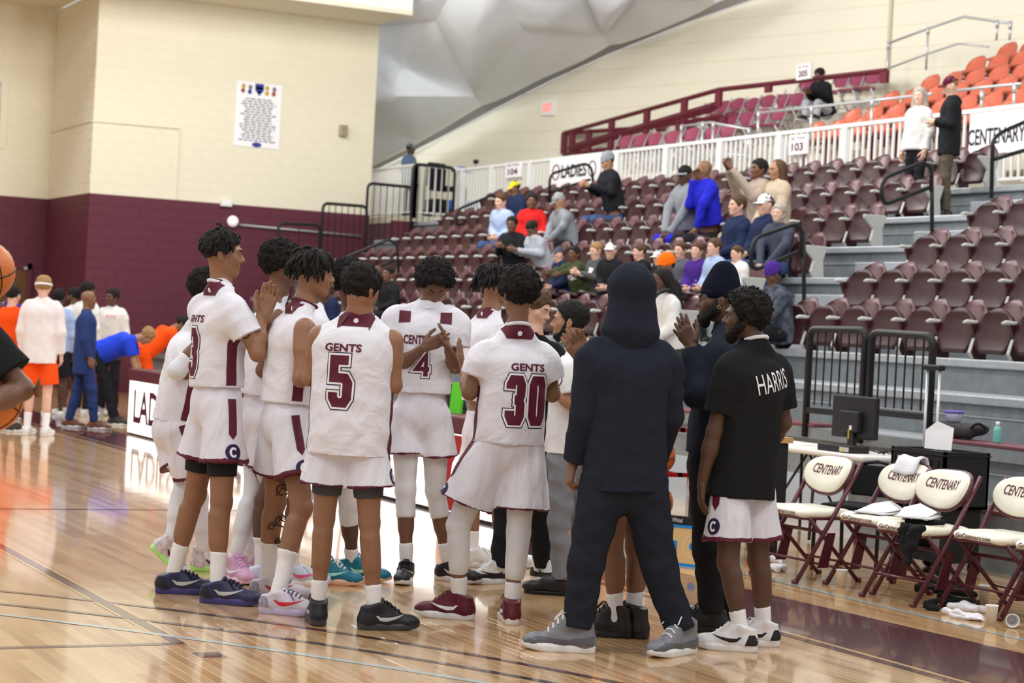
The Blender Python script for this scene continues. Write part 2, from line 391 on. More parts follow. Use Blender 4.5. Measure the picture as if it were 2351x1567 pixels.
# dome: quilted vinyl facets
M_dome = mat('white_vinyl', s2l(238, 246, 254), .5, .35, ns=1.5, na=.03)
def dm(x, y, off): return onwall(x, y, off)
DV = dict(a=dm(1000, 49, 3.4), b=dm(1200, 67, 3.2), c=dm(1384, 82, 1.3), d=dm(912, 221, 2.6), e=dm(1090, 221, 1.0), f=dm(846, 150, 2.6), g=dm(838, 300, 1.6),
          h=dm(1040, -25, 4.4), i=dm(1145, -30, 4.6), j=dm(1335, -30, 3.4), k=dm(1470, -20, 3.0), l=dm(835, 62, 2.4), m=dm(880, -60, 3.6), n=dm(1106, 243, .47), o=dm(1402, 103, .47),
          p=dm(800, 408, .6), q=dm(700, 240, 1.2), r=dm(1640, 10, .47), s=dm(1620, -120, 3.0), t=dm(1250, -150, 5.5), u=dm(760, -20, 2.2), v=dm(930, 345, .47), x=dm(1010, 300, .47), y=dm(1230, 178, .47), z=dm(1310, 143, .47), A=dm(1500, 68, .47))
FAC = ['haebi', 'aedfl', 'bcozyne', 'dfg', 'denxvpg', 'coArk', 'bcji', 'ckj', 'almh', 'flq', 'fqg', 'gqp', 'krs', 'jks', 'jst', 'ijt', 'hit', 'hmt', 'lmu', 'luq']
dome = tag(mk('ceiling', [(0, 0, 14.8), (-.01, 0, 14.8), (0, .01, 14.8)], [(0, 1, 2)], M_dome), kind='structure'); dome.name = 'ceiling_dome'
for fc in FAC:
    P = [DV[c] for c in fc]; c = sum(P)/len(P); n = unit(sum(np.cross(P[i]-c, P[(i+1) % len(P)]-c) for i in range(len(P)))); n = n if n @ (CO-c) > 0 else -n
    V = [c]; K = 5; Fc = []; nn = len(P)
    ring = []
    per = []
    for i in range(nn):
        for k in range(4): per.append(P[i]*(1-k/4)+P[(i+1) % nn]*(k/4))
    mm = len(per)
    for k in range(1, K+1):
        t = k/K
        for p in per: V.append(c*(1-t)+p*t+n*.22*(1-t*t))
    V[0] = c+n*.22
    for j in range(mm): Fc.append((0, 1+j, 1+(j+1) % mm))
    for k in range(K-1):
        for j in range(mm):
            j2 = (j+1) % mm; Fc.append((1+k*mm+j, 1+(k+1)*mm+j, 1+(k+1)*mm+j2, 1+k*mm+j2))
    mk('panel', V, Fc, M_dome, dome, smooth=True)
# ------------------------------------------------------------------ bleachers
XB0, XB1 = -35.9, -6.0
def RY(k): return 11.7+.82*(k-1)
def RZ(k): return 1.52+.415*(k-1)
TIERS = [(9.6, .42), (10.3, .85), (11.0, 1.22)]+[(RY(k), RZ(k)) for k in range(1, 7)]
M_bench = mat('maroon_bench_plank', s2l(112, 62, 72), .45)
TN = ['lowest', 'second', 'third', 'fourth', 'fifth', 'sixth', 'seventh', 'eighth', 'topmost']
for i, (y, z) in enumerate(TIERS):
    y2 = TIERS[i+1][0] if i+1 < len(TIERS) else 16.58
    zl = TIERS[i-1][1] if i else 0.0
    xe = -12.86 if i == 0 else XB0
    bl = empty('bleacher_tier', (-20, y, 0), '%s step of the grey steel bleachers, counted from the floor' % TN[i], 'bleachers', 'bleacher tiers')
    x0, x1 = xe+20, XB1+20
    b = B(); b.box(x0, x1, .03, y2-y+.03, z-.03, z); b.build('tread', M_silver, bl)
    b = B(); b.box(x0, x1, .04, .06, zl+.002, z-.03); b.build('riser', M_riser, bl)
    if i >= 2:
        b = B(); b.box(x0, x1, -.015, .03, z-.075, z); bevel(b.build('nosing', M_silver, bl), .012)
    else:
        for (p, q) in ([(x0, x1)] if i == 0 else [(x0, 20-14.35), (20-12.75, x1)]):
            b = B(); b.box(p, q, -.08, .22, z, z+.035); bevel(b.build('bench_plank', M_bench, bl), .012)
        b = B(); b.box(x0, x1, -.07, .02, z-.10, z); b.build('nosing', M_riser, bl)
    if zl < z-.3:
        b = B(); b.box(x0, x1, .028, .04, zl+(z-zl)*.5, zl+(z-zl)*.5+.012); b.build('riser_rib', M_silver, bl)
    b = B(); b.box(x0-.05, x0, .04, y2-y+.03, max(0, zl-.4), z-.03); b.build('end_panel', M_wmar, bl)
    if i >= 3:
        b = B(); b.box(20-18.85, 20-17.35, -.27, -.02, zl+.002, (z+zl)/2); bevel(b.build('aisle_step', M_silver, bl), .008)
# ------------------------------------------------------------------ stadium seats
def shell(w0, h, th, curve, tilt, rtop, rbot, nx=9, nz=9, dish=0.0):
    """rounded curved plate, standing on z=0, facing -y"""
    V = []
    for side in (0, 1):
        for j in range(nz+1):
            v = j/nz
            hw = w0
            if v > 1-rtop: hw = w0*math.sqrt(max(1-((v-(1-rtop))/rtop)**2*.72, .02))
            if v < rbot: hw = w0*(1-.42*((rbot-v)/rbot)**2)
            for i in range(nx+1):
                u = 2*i/nx-1
                y = -curve*u*u+tilt*v+(th if side else 0)
                if dish and not side: y += dish*max(0, 1-abs(u)**4*1.4)*max(0, 1-abs(2*v-1)**4*1.4)
                zz = v*h-(.10*h*u*u*max(0, (v-.7)/.3) if v > .7 else 0)
                V.append((u*hw, y, zz))
    n1 = (nx+1)*(nz+1); Fc = []; fr = []
    for j in range(nz):
        for i in range(nx):
            a = j*(nx+1)+i; q = (a, a+1, a+nx+2, a+nx+1); Fc.append(q); Fc.append(tuple(n1+t for t in q[::-1]))
    per = [i for i in range(nx+1)]+[j*(nx+1)+nx for j in range(1, nz+1)]+[nz*(nx+1)+i for i in range(nx-1, -1, -1)]+[j*(nx+1) for j in range(nz-1, 0, -1)]
    for a, c in zip(per, per[1:]+per[:1]): Fc.append((a, n1+a, n1+c, c))
    return V, Fc
M_seatback = mat('maroon_seat_back', s2l(98, 62, 66), .38, .5)
M_seatpan = mat('maroon_seat_pan', s2l(56, 21, 26), .4, .5, ns=3, na=.12)
M_stand = mat('grey_seat_standard', s2l(178, 178, 174), .45)
hold = empty('stadium_seat', (0, 0, 0))
pv, pf = shell(.232, .47, .03, .055, .12, .42, .3); S_back = mk('backrest', [(x, y+.12, z+.08) for x, y, z in pv], pf, M_seatback, hold, True)
pv, pf = shell(.232, .41, .05, .015, .05, .45, .3, dish=.022); S_pan = mk('seat_pan', [(x, y-.02, z+.05) for x, y, z in pv], pf, M_seatpan, hold, True)
b = B(); b.tube([(-.265, .10, .325), (-.265, -.02, .332), (-.265, -.09, .335), (-.265, -.13, .325)], [.016, .019, .020, .012], 8); S_arm = b.build('armrest', M_grey, hold, True)
b = B(); b.poly([(-.25, .14, 0), (-.25, -.0, 0), (-.25, -.045, .06), (-.25, .0, .19), (-.25, -.05, .31), (-.25, .14, .32)], (-.03, 0, 0), 0); b.poly([(-.247, -.012, 0), (-.247, -.052, .06), (-.247, -.008, .19), (-.247, .0, .19), (-.247, -.04, .06), (-.247, .0, 0)], (-.036, 0, 0), 1)
S_std = b.build('standard', [mat('dark_maroon_plastic', s2l(64, 26, 31), .42, .45), M_stand], hold)
b = B(); b.poly([(.25, .12, 0), (.25, -.03, 0), (.25, -.07, .07), (.25, -.03, .2), (.25, -.17, .33), (.25, -.17, .37), (.25, .15, .37), (.25, .10, .2)], (.045, 0, 0)); S_end = bevel(b.build('end_standard', M_stand, hold), .01)
SEATED = []      # (row, X) of taken seats; their pan is folded down
def seat(x, y, z, label, end=False, down=False, group='maroon stadium seats'):
    e = empty('stadium_seat', (x, y, z), label, 'seat', group)
    inst(S_back, e); inst(S_arm, e); inst(S_std, e)
    p = inst(S_pan, e)
    if down: p.rotation_euler = (math.radians(84), 0, 0); p.location = (0, .06, .06)
    if end:
        a = inst(S_arm, e); a.location = (.53, 0, 0); inst(S_end, e)
    return e
ORD = 'first second third fourth fifth sixth seventh eighth ninth tenth eleventh twelfth thirteenth fourteenth fifteenth sixteenth seventeenth eighteenth nineteenth twentieth twenty-first twenty-second twenty-third twenty-fourth twenty-fifth twenty-sixth twenty-seventh twenty-eighth twenty-ninth thirtieth'.split()
SP = .52
def build_seats():
    kill = list(hold.children)+[hold]
    for k in range(1, 7):
        y, z = RY(k)+.06, RZ(k)
        n = 0
        x = -18.95-.27
        while x > (-33.2 if k > 1 else -31.8):
            taken = any(r == k and abs(x-sx) < SP*.5 for r, sx in SEATED)
            seat(x, y, z, 'maroon stadium seat in the %s row, %s seat to the left of the aisle' % (ORD[k-1], ORD[n]), n == 0, taken)
            x -= SP; n += 1
        n = 0; x = -17.25+.27
        lim = {1: -12.9, 2: -13.9, 3: -14.9, 4: -15.9, 5: -16.3, 6: -16.3}[k]
        while x < lim:
            if k == 1 and x < -17.2: x += SP; continue
            seat(x, y, z, 'maroon stadium seat in the %s row, %s seat to the right of the aisle' % (ORD[k-1], ORD[n])); x += SP; n += 1
    for o in kill: bpy.data.objects.remove(o)
# ------------------------------------------------------------------ black loop rails on the aisle and gates in front
def loop_rail(pts, label, r=.022, parts=True):
    base = np.array(pts[0]); o = empty('handrail', base, label, 'handrail', 'black aisle handrails')
    b = B(); b.tube([p-base for p in rounded(pts, .10)], r, 8); b.build('rail', M_black, o, True); return o
def px_rail(Y, pl, label, parts=None):
    pts = [ony(x, y, Y) for x, y in pl]; base = pts[0].copy()
    o = empty('handrail', base, label, 'handrail', 'black aisle handrails')
    b = B(); b.tube([p-base for p in rounded(pts, .12)], .024, 8); b.build('rail', M_black, o, True)
    if parts:
        b = B(); b.tube([ony(x, y, Y)-base for x, y in parts], .022, 8); b.build('post', M_black, o, True)
    return o
def xrail(X, pl, post, label):
    pts = [onx(x, y, X) for x, y in pl]; base = pts[0].copy()
    o = empty('handrail', base, label, 'handrail', 'black aisle handrails')
    b = B(); b.tube([p-base for p in rounded(pts, .12)], .024, 8); b.build('rail', M_black, o, True)
    if post:
        b = B(); b.tube([onx(x, y, X)-base for x, y in post], .024, 8); b.build('post', M_black, o, True)
    return o
AX = -18.1
xrail(AX, [(2138, 440), (2138, 385), (2120, 372), (2030, 408), (2022, 440), (2030, 470), (2135, 430)], [(2139, 380), (2140, 560)], 'black looped aisle handrail beside the standing pair')
xrail(AX, [(1840, 590), (1840, 525), (1825, 514), (1735, 545), (1722, 580), (1728, 622), (1840, 575)], [(1845, 530), (1846, 720)], 'black looped aisle handrail above the man in the purple cap')
xrail(AX, [(2276, 455), (2279, 320), (2300, 303), (2375, 270)], [(2280, 366), (2375, 338)], 'black aisle handrail at the right edge under the banner')
xrail(AX, [(1545, 720), (1545, 680), (1535, 664), (1510, 672), (1497, 690), (1500, 705)], [(1545, 690), (1547, 850)], 'black looped aisle handrail by the woman in the white sweater')
xrail(-32.0, [(1148, 520), (1145, 460), (1135, 446), (1052, 480), (1046, 500), (1050, 518), (1142, 488)], None, 'black looped handrail left of the man in the red hoodie')
xrail(-30.0, [(1362, 420), (1358, 385), (1345, 375), (1268, 398), (1262, 412), (1262, 465)], [(1265, 440), (1355, 412)], 'black looped handrail in front of the LADIES banner')
xrail(-29.5, [(918, 655), (911, 560), (893, 549), (800, 588), (760, 605)], [(905, 597), (870, 612)], 'black handrail climbing the far end of the bleachers')
def guard(X, x0, y0, x1, y1, yb, n, label):
    a = onx(x0, y0, X); c = onx(x1, y1, X); zb = onx(x0, yb, X)[2] if yb else 0.0; base = V3(a[0], a[1], zb)
    o = empty('guard_rail', base, label, 'railing', 'black end guard rails')
    b = B(); b.tube([p-base for p in rounded([V3(a[0], a[1], zb), a, c, V3(c[0], c[1], zb)], .12)], .03, 8); b.build('frame', M_black, o, True)
    for i in range(1, n):
        p = a+(c-a)*i/n; b = B(); b.tube([p-base, V3(p[0], p[1], zb+.1)-base], .009, 5); b.build('baluster', M_black, o)
    return o
guard(-35.95, 742, 466, 843, 474, 640, 7, 'black guard rail low at the far bleacher end before the maroon wall')
guard(-35.95, 845, 420, 948, 430, 640, 7, 'black guard rail beside the corner of the cream wall')
guard(-35.5, 950, 376, 1045, 386, 535, 7, 'black guard rail in front of the scooter platform')
guard(-39.9, 318, 650, 420, 655, 0, 2, 'grey guard rail against the maroon wall behind the bending man')
guard(-36.2, 640, 512, 735, 516, 0, 2, 'dark guard rail on the maroon wall above the afro player')
def gate(xl, xr, yl, yr, yb, label):
    Y = 10.22
    a, c = ony(xl, yl, Y), ony(xr, yr, Y); zb = ony(xl, yb, Y)[2]; base = V3(a[0], Y, zb-.02)
    o = empty('aisle_gate', base, label, 'gate', 'black aisle gates')
    b = B(); b.tube([p-base for p in rounded([V3(a[0], Y, zb), a, c, V3(c[0], Y, zb)], .09)], .032, 8); b.build('frame', M_black, o, True)
    b = B(); z1 = zb+.23; b.box(0, c[0]-a[0], -.02, .02, z1-zb, z1-zb+.05); b.build('lower_bar', M_black, o)
    n = 7
    for i in range(1, n):
        p = a+(c-a)*i/n; b = B(); b.tube([p-base, V3(p[0], Y, z1+.05)-base], .0085, 6); b.build('baluster', M_black, o)
    return o
gate(1861, 1988, 755, 758, 1003, 'black barred aisle gate behind the monitor')
gate(2003, 2143, 762, 772, 1010, 'black barred aisle gate behind the crate trolley')
# ------------------------------------------------------------------ white upper railing, banners, section signs
YR = 16.72
def zrail(x, y): return ony(x, y, YR)
ra, rb = zrail(1050, 381), zrail(2500, 242); ZR1 = 4.72; ZR0 = 3.72
wr = empty('white_railing', (ra[0], YR, ZR0), 'white baluster railing behind the top row of maroon seats', 'railing')
L = rb[0]-ra[0]
b = B(); b.box(0, L, -.03, .03, ZR1-ZR0-.05, ZR1-ZR0); b.build('rail', M_white, wr); b = B(); b.box(0, L, -.02, .02, .05, .09); b.build('lower_rail', M_white, wr)
S_bal = None; x = 0; i = 0
while x < L:
    thick = i % 12 == 0
    if thick:
        b = B(); b.box(x-.05, x+.05, -.05, .05, -.05, ZR1-ZR0+.0); b.build('post', M_white, wr)
    elif S_bal is None:
        b = B(); b.box(-.014, .014, -.014, .014, .05, ZR1-ZR0-.03); S_bal = b.build('baluster', M_white, wr); S_bal.location = (x, 0, 0)
    else: inst(S_bal, wr, (x, 0, 0))
    x += .135; i += 1
# platform end: railing turns towards the court and back
c0 = onx(955, 373, -35.75); c1 = ony(856, 388, c0[1])
er = empty('white_railing', (-35.75, c0[1], ZR0), 'white baluster railing round the scooter platform', 'railing')
def run(p, q, par, base):
    d = q-p; n = int(np.linalg.norm(d)/.135); b = B()
    b.tube([p+V3(0, 0, ZR1-ZR0-.02)-base, q+V3(0, 0, ZR1-ZR0-.02)-base], .03, 6); b.build('rail', M_white, par); b = B(); b.tube([p+V3(0, 0, .06)-base, q+V3(0, 0, .06)-base], .02, 6); b.build('lower_rail', M_white, par)
    for i in range(n+1):
        r = p+d*i/max(n, 1)-base; b = B(); t = .045 if i in (0, n) else .013; b.box(r[0]-t, r[0]+t, r[1]-t, r[1]+t, -.05 if t > .02 else .05, ZR1-ZR0-.02); b.build('baluster' if t < .02 else 'post', M_white, par)
bs = V3(-35.75, c0[1], ZR0)
run(V3(-35.75, c0[1], ZR0), V3(-35.75, YR, ZR0), er, bs); run(V3(-35.75, c0[1], ZR0), V3(-39.6, c0[1], ZR0), er, bs)
M_conc = mat('platform_edge', s2l(196, 190, 172), .7)
b = B(); b.box(-42, -35.75, c0[1], 19, ZR0-.12, ZR0); b.box(-35.75, -6, 16.6, 18.0, ZR0-.12, ZR0-.02); o = b.build('floor_upper_platform', M_conc); tag(o, kind='structure')
b = B(); b.box(-36.15, -35.97, 15.4, YR, 2.6, ZR0-.12); b.box(-42, -36.15, c0[1]+.02, c0[1]+.1, 2.4, ZR0-.1); o = b.build('wall_platform', M_wmar); tag(o, kind='structure')
b = B(); q = ony(1030, 470, YR-.1); b.box(-35.6, -30.5, YR-.12, YR-.08, ZR0-.35, ZR0+.1); o = b.build('trim_3', M_wmar); tag(o, kind='structure')
def sign(x0, y0, x1, y1, Y, l1, l2, label):
    p = ony((x0+x1)/2, (y0+y1)/2, Y); ww = abs(ony(x1, y0, Y)[0]-ony(x0, y0, Y)[0]); hh = abs(ony(x0, y0, Y)[2]-ony(x0, y1, Y)[2])
    o = empty('section_sign', p, label, 'sign', 'section number signs')
    b = B(); b.box(-ww/2, ww/2, 0, .05, -hh/2, hh/2); bevel(b.build('board', M_print_white, o), .005)
    flat_text('lettering', l1, (0, 0, hh*.31), (1, 0, 0), (0, 0, 1), .1, M_print_maroon, o, .0, ww*.8, hh*.16)
    flat_text('number', l2, (0, 0, -hh*.12), (1, 0, 0), (0, 0, 1), .1, M_print_maroon, o, .03, ww*.66, hh*.42)
    return o
sign(1811, 309, 1851, 354, YR-.09, 'SECTION', '103', 'white section sign numbered 103 on the upper railing')
sign(1161, 372, 1194, 407, YR-.09, 'SECTION', '104', 'white section sign numbered 104 at the left of the railing')
def banner(x0, x1, y0, y1, Y, label):
    a = ony(x0, y0, Y); c = ony(x1, y1, Y); o = empty('banner', (a[0], Y, c[2]), label, 'banner'); ww = c[0]-a[0]; hh = a[2]-c[2]
    b = B(); b.box(0, ww, 0, .015, 0, hh); b.build('sheet', M_print_white, o); return o, ww, hh
o, ww, hh = banner(1263, 1375, 363, 424, YR-.06, 'white LADIES banner hung on the upper railing')
flat_text('lettering', 'LADIES', (ww*.5, 0, hh*.52), (1, 0, 0), (0, 0, 1), .1, M_print_black, o, .03, ww*.5, hh*.42)
for sx in (.14, .86):
    b = B(); b.tube([(ww*sx+ww*.07*math.cos(t), -.004, hh*.52+hh*.24*math.sin(t)) for t in np.linspace(0, 2*math.pi, 17)[:-1]], .012, 5, closed=True); b.build('logo_ring', M_print_maroon, o)
o, ww, hh = banner(2228, 2440, 262, 338, YR-.06, 'white banner with black lettering hung at the right end of the upper railing')
flat_text('lettering', 'CENTENARY', (ww*.30, 0, hh*.42), (1, 0, 0), (0, 0, 1), .1, M_print_black, o, .02, ww*.62, hh*.40)
# slim aluminium handrails above
M_alu = mat('brushed_aluminium', s2l(196, 198, 200), .35, .5, metal=.5)
def alu(Y, tops, label, low=None, posts=None):
    pts = [ony(x, y, Y) for x, y in tops]; base = V3(pts[0][0], Y, ZR0)
    o = empty('tube_railing', base, label, 'railing', 'aluminium tube railings')
    b = B(); b.tube([p-base for p in pts], .022, 8); b.build('rail', M_alu, o, True)
    if low:
        b = B(); b.tube([ony(x, y, Y)-base for x, y in low], .018, 8); b.build('middle_rail', M_alu, o, True)
    for (x, y0, y1) in posts or []:
        b = B(); p = ony(x, y0, Y); q = ony(x-1, y1, Y); b.tube([p-base, V3(p[0], Y, q[2])-base], .02, 8); b.tube([p-base+V3(0, 0, -.10), p-base+V3(0, 0, .03)], .03, 8); b.build('post', M_alu, o, True)
alu(17.4, [(1742, 259), (1864, 246), (2003, 231), (2140, 215)], 'aluminium tube railing in front of the orange seats', None, [(1742, 259, 330), (1864, 246, 320), (2003, 231, 310)])
alu(17.4, [(2165, 212), (2260, 200), (2345, 192)], 'aluminium tube railing behind the man in the maroon cap', None, [(2255, 213, 262), (2330, 197, 262)])
alu(17.9, [(1565, 290), (1630, 281), (1720, 297)], 'aluminium tube railing between the maroon chairs and section sign', [(1560, 345), (1720, 358)], [(1565, 290, 370), (1614, 283, 370), (1638, 283, 370), (1720, 297, 370)])
alu(21.2, [(2038, 100), (2130, 66), (2213, 38), (2290, 50), (2322, 53)], 'tall aluminium railing up on the pale wall', [(2040, 157), (2125, 125), (2200, 100), (2270, 107)], [(2040, 100, 195), (2131, 66, 160), (2290, 50, 92), (2320, 53, 92)])
# maroon ramp rail
M_ramp = mat('maroon_rail_paint', s2l(104, 34, 50), .5)
def mbar(b, x0, y0, x1, y1, Y, r): b.tube([ony(x0, y0, Y), ony(x1, y1, Y)], r, 4)
rp = empty('ramp_railing', (0, 0, 0), 'maroon steel ramp railing left of the section 205 chairs', 'railing')
YM = 19.4
for nm, seg, r in (('rail', (1293, 306, 1650, 206), .045), ('rail', (1650, 206, 2035, 162), .045), ('rail', (1296, 306, 1480, 293), .04), ('rail', (1480, 293, 1660, 268), .04), ('ramp', (1310, 341, 1640, 245), .09), ('lower_rail', (1293, 354, 1420, 340), .04)):
    b = B(); mbar(b, *seg, YM, r); b.build(nm, M_ramp, rp)
for (x, y0, y1) in ((1296, 306, 352), (1315, 305, 350), (1353, 297, 346), (1405, 275, 345), (1486, 253, 335), (1572, 228, 320), (1651, 206, 245), (1560, 270, 322), (1662, 268, 305), (1765, 193, 212), (2031, 162, 190)):
    b = B(); p = ony(x, y0, YM); q = ony(x, y1, YM); b.box(p[0]-.09, p[0]+.09, YM-.03, YM+.03, q[2], p[2]); b.build('post', M_ramp, rp)
sign(1828, 147, 1860, 182, YM-.4, 'SECTION', '205', 'white section sign numbered 205 beside the seated man in black')
# decks for the upper seats
M_deck = mat('pale_deck_concrete', s2l(214, 206, 190), .8)
def upper_deck(nm, x0, x1, steps):
    b = B()
    for (y0, y1, z) in steps: b.box(x0, x1, y0, y1, z-.3, z)
    return tag(b.build(nm, M_deck), kind='structure')
# orange shell seats
M_orange = mat('orange_seat_shell', s2l(204, 104, 76), .3, .5, ns=5, na=.06)
hold2 = empty('orange_seat', (0, 0, 0))
pv, pf = shell(.235, .40, .025, .07, .14, .55, .35); O_back = mk('backrest', [(x, y+.16, z+.38) for x, y, z in pv], pf, M_orange, hold2, True)
b = B(); pv, pf = shell(.235, .42, .025, -.03, .02, .3, .3); O_pan = mk('seat_pan', [(x, .2-z, y+.40) for x, y, z in pv], pf, M_orange, hold2, True)
b = B(); b.box(-.03, .03, .0, .06, 0, .4); b.box(-.2, .2, -.02, .08, .36, .39); O_leg = b.build('pedestal', M_maroon, hold2)
OR = [(1850, 283), (1935, 252), (2024, 211), (2116, 174), (2222, 131), (2294, 99)]
ost = []; 
for j, (x, y) in enumerate(OR):
    Y = 18.0+.80*j; p = ony(x, y, Y); z = p[2]-.72; ost.append((p[0], Y, z))
for j, (x0, Y, z) in enumerate(ost):
    upper_deck('floor_orange_deck', x0-.4, -6, [(Y-.35, Y+.46, z)])
    xx = x0; n = 0
    while xx < min(x0+7.0, -13.5-.0*j) and n < 16:
        s = W_/2+F_*((V3(xx, Y, z+.6)-CO) @ CR)/depth(V3(xx, Y, z+.6))
        if s > W_+40: break
        e = empty('orange_seat', (xx, Y, z), 'glossy orange shell seat in upper row %s, %s from its left end' % (['one', 'two', 'three', 'four', 'five', 'six'][j], ORD[n]), 'seat', 'orange upper seats')
        inst(O_back, e); inst(O_pan, e); inst(O_leg, e); xx += .56; n += 1
for o in list(hold2.children)+[hold2]: bpy.data.objects.remove(o)
# maroon folding chairs of section 205
M_pinkm = mat('faded_maroon_seat', s2l(148, 64, 90), .45, .4)
hold3 = empty('upper_folding_chair', (0, 0, 0))
b = B(); V, Fc = shell(.22, .24, .03, .03, .05, .6, .6); FC_b = mk('backrest', [(x, y+.18, z+.56) for x, y, z in V], Fc, M_pinkm, hold3, True)
V, Fc = shell(.21, .40, .03, .0, 0, .3, .3); FC_s = mk('seat_pan', [(x, .18-z, y+.43) for x, y, z in V], Fc, M_pinkm, hold3, True)
b = B()
for s in (-.22, .22):
    b.tube([(s, .22, .8), (s, -.16, 0)], .014, 6); b.tube([(s, -.1, .43), (s, .26, 0)], .014, 6)
b.tube([(-.22, -.05, .13), (.22, -.05, .13)], .01, 5); FC_f = b.build('frame', M_alu, hold3, True)
C205 = {18.2: [(1441, 324), (1474, 321), (1508, 318), (1548, 314), (1593, 307), (1640, 306), (1676, 299)],
        19.6: [(1524, 288), (1586, 288), (1645, 274), (1684, 269), (1720, 270), (1756, 263), (1792, 260)],
        20.4: [(1637, 248), (1667, 244), (1698, 238), (1731, 238), (1767, 231), (1806, 230), (1833, 227)],
        21.2: [(1673, 217), (1706, 213), (1737, 209), (1767, 205), (1796, 200), (1833, 195), (1858, 194), (1938, 185), (1975, 181), (2010, 176)]}
dn = ['front', 'second', 'third', 'back']
for j, (Y, lst) in enumerate(C205.items()):
    zs = []
    for n, (x, y) in enumerate(lst):
        p = ony(x, y, Y+.2); z = p[2]-.68; zs.append(z)
        e = empty('upper_folding_chair', (p[0], Y, z), 'faded maroon folding chair in the %s row of section 205, %s from the left' % (dn[j], ORD[n]), 'chair', 'section 205 chairs', rz=.15)
        inst(FC_b, e); inst(FC_s, e); inst(FC_f, e)
    xs = [ony(x, y, Y)[0] for x, y in lst]
    upper_deck('floor_chair_deck', min(xs)-.6, max(xs)+.6, [(Y-.4, Y+.42, min(zs)-.0)])
for o in list(hold3.children)+[hold3]: bpy.data.objects.remove(o)
# exit sign
p = onwall(1260, 248, .02); ex = empty('exit_sign', p, 'glowing red EXIT sign on the pale back wall', 'sign')
b = B(); b.obox((0, 0, 0), wd*.19, wn*.04, V3(0, 0, .16)); bevel(b.build('housing', M_print_white, ex), .01)
M_exit = mat('exit_glow', (.95, .10, .07), .5, emit=1.0)
rr = wd if wd @ CR > 0 else -wd
flat_text('lettering', 'EXIT', wn*.045, rr, (0, 0, 1), .2, M_exit, ex, .0, .26, .18)
# ------------------------------------------------------------------ signed-distance bodies
class Field:
    """union of soft primitives, meshed by surface nets"""
    def __init__(s): s.p = []
    def cap(s, a, b, ra, rb=None, k=.02, flat=None, clip=None):
        a, b = np.asarray(a, float), np.asarray(b, float); rb = ra if rb is None else rb
        R = max(ra, rb)+.01; s.p.append(('c', a, b, ra, rb, k, flat, clip, np.minimum(a, b)-R, np.maximum(a, b)+R)); return s
    def ell(s, c, r, fr=None, k=.02, clip=None):
        c = np.asarray(c, float); fr = np.eye(3) if fr is None else fr; R = max(r)+.01
        s.p.append(('e', c, np.asarray(r, float), fr, None, k, None, clip, c-R, c+R)); return s
    def bounds(s): return np.min([q[8] for q in s.p], 0), np.max([q[9] for q in s.p], 0)
    def grid(s, lo, hi, h, grow=0.0):
        n = np.ceil((hi-lo)/h).astype(int)+1
        D = np.full(n, .3, np.float32)
        for q in s.p:
            kind, k, flat, clip = q[0], q[5], q[6], q[7]
            i0 = np.maximum(np.floor((q[8]-k-grow-2*h-lo)/h).astype(int), 0); i1 = np.minimum(np.ceil((q[9]+k+grow+2*h-lo)/h).astype(int)+1, n)
            if np.any(i1 <= i0): continue
            X = (lo[0]+h*np.arange(i0[0], i1[0])).astype(np.float32)[:, None, None]
            Y = (lo[1]+h*np.arange(i0[1], i1[1])).astype(np.float32)[None, :, None]
            Z = (lo[2]+h*np.arange(i0[2], i1[2])).astype(np.float32)[None, None, :]
            if kind == 'c':
                a, b = q[1], q[2]; ba = b-a; bb = max(float(ba @ ba), 1e-9)
                px, py, pz = X-a[0], Y-a[1], Z-a[2]
                t = np.clip((px*ba[0]+py*ba[1]+pz*ba[2])/bb, 0, 1)
                dx, dy, dz = px-t*ba[0], py-t*ba[1], pz-t*ba[2]
                d2 = dx*dx+dy*dy+dz*dz
                if flat is not None:
                    nv, sc = flat; dn = dx*nv[0]+dy*nv[1]+dz*nv[2]; d2 = d2+(sc*sc-1)*dn*dn
                d = np.sqrt(d2)-(q[3]+(q[4]-q[3])*t)
            else:
                c, r, fr = q[1], q[2], q[3]; px, py, pz = X-c[0], Y-c[1], Z-c[2]
                u = [(px*fr[0][j]+py*fr[1][j]+pz*fr[2][j]) for j in range(3)]
                k0 = np.sqrt((u[0]/r[0])**2+(u[1]/r[1])**2+(u[2]/r[2])**2); k1 = np.sqrt((u[0]/r[0]**2)**2+(u[1]/r[1]**2)**2+(u[2]/r[2]**2)**2)+1e-6
                d = k0*(k0-1)/k1
            if clip is not None:
                for (cp, cn) in clip: d = np.maximum(d, (X-cp[0])*cn[0]+(Y-cp[1])*cn[1]+(Z-cp[2])*cn[2])
            sl = tuple(slice(i0[j], i1[j]) for j in range(3)); old = D[sl]
            if k > 0:
                m = np.maximum(k-np.abs(old-d), 0)/k; D[sl] = np.minimum(old, d)-m*m*k*.25
            else: D[sl] = np.minimum(old, d)
        return D
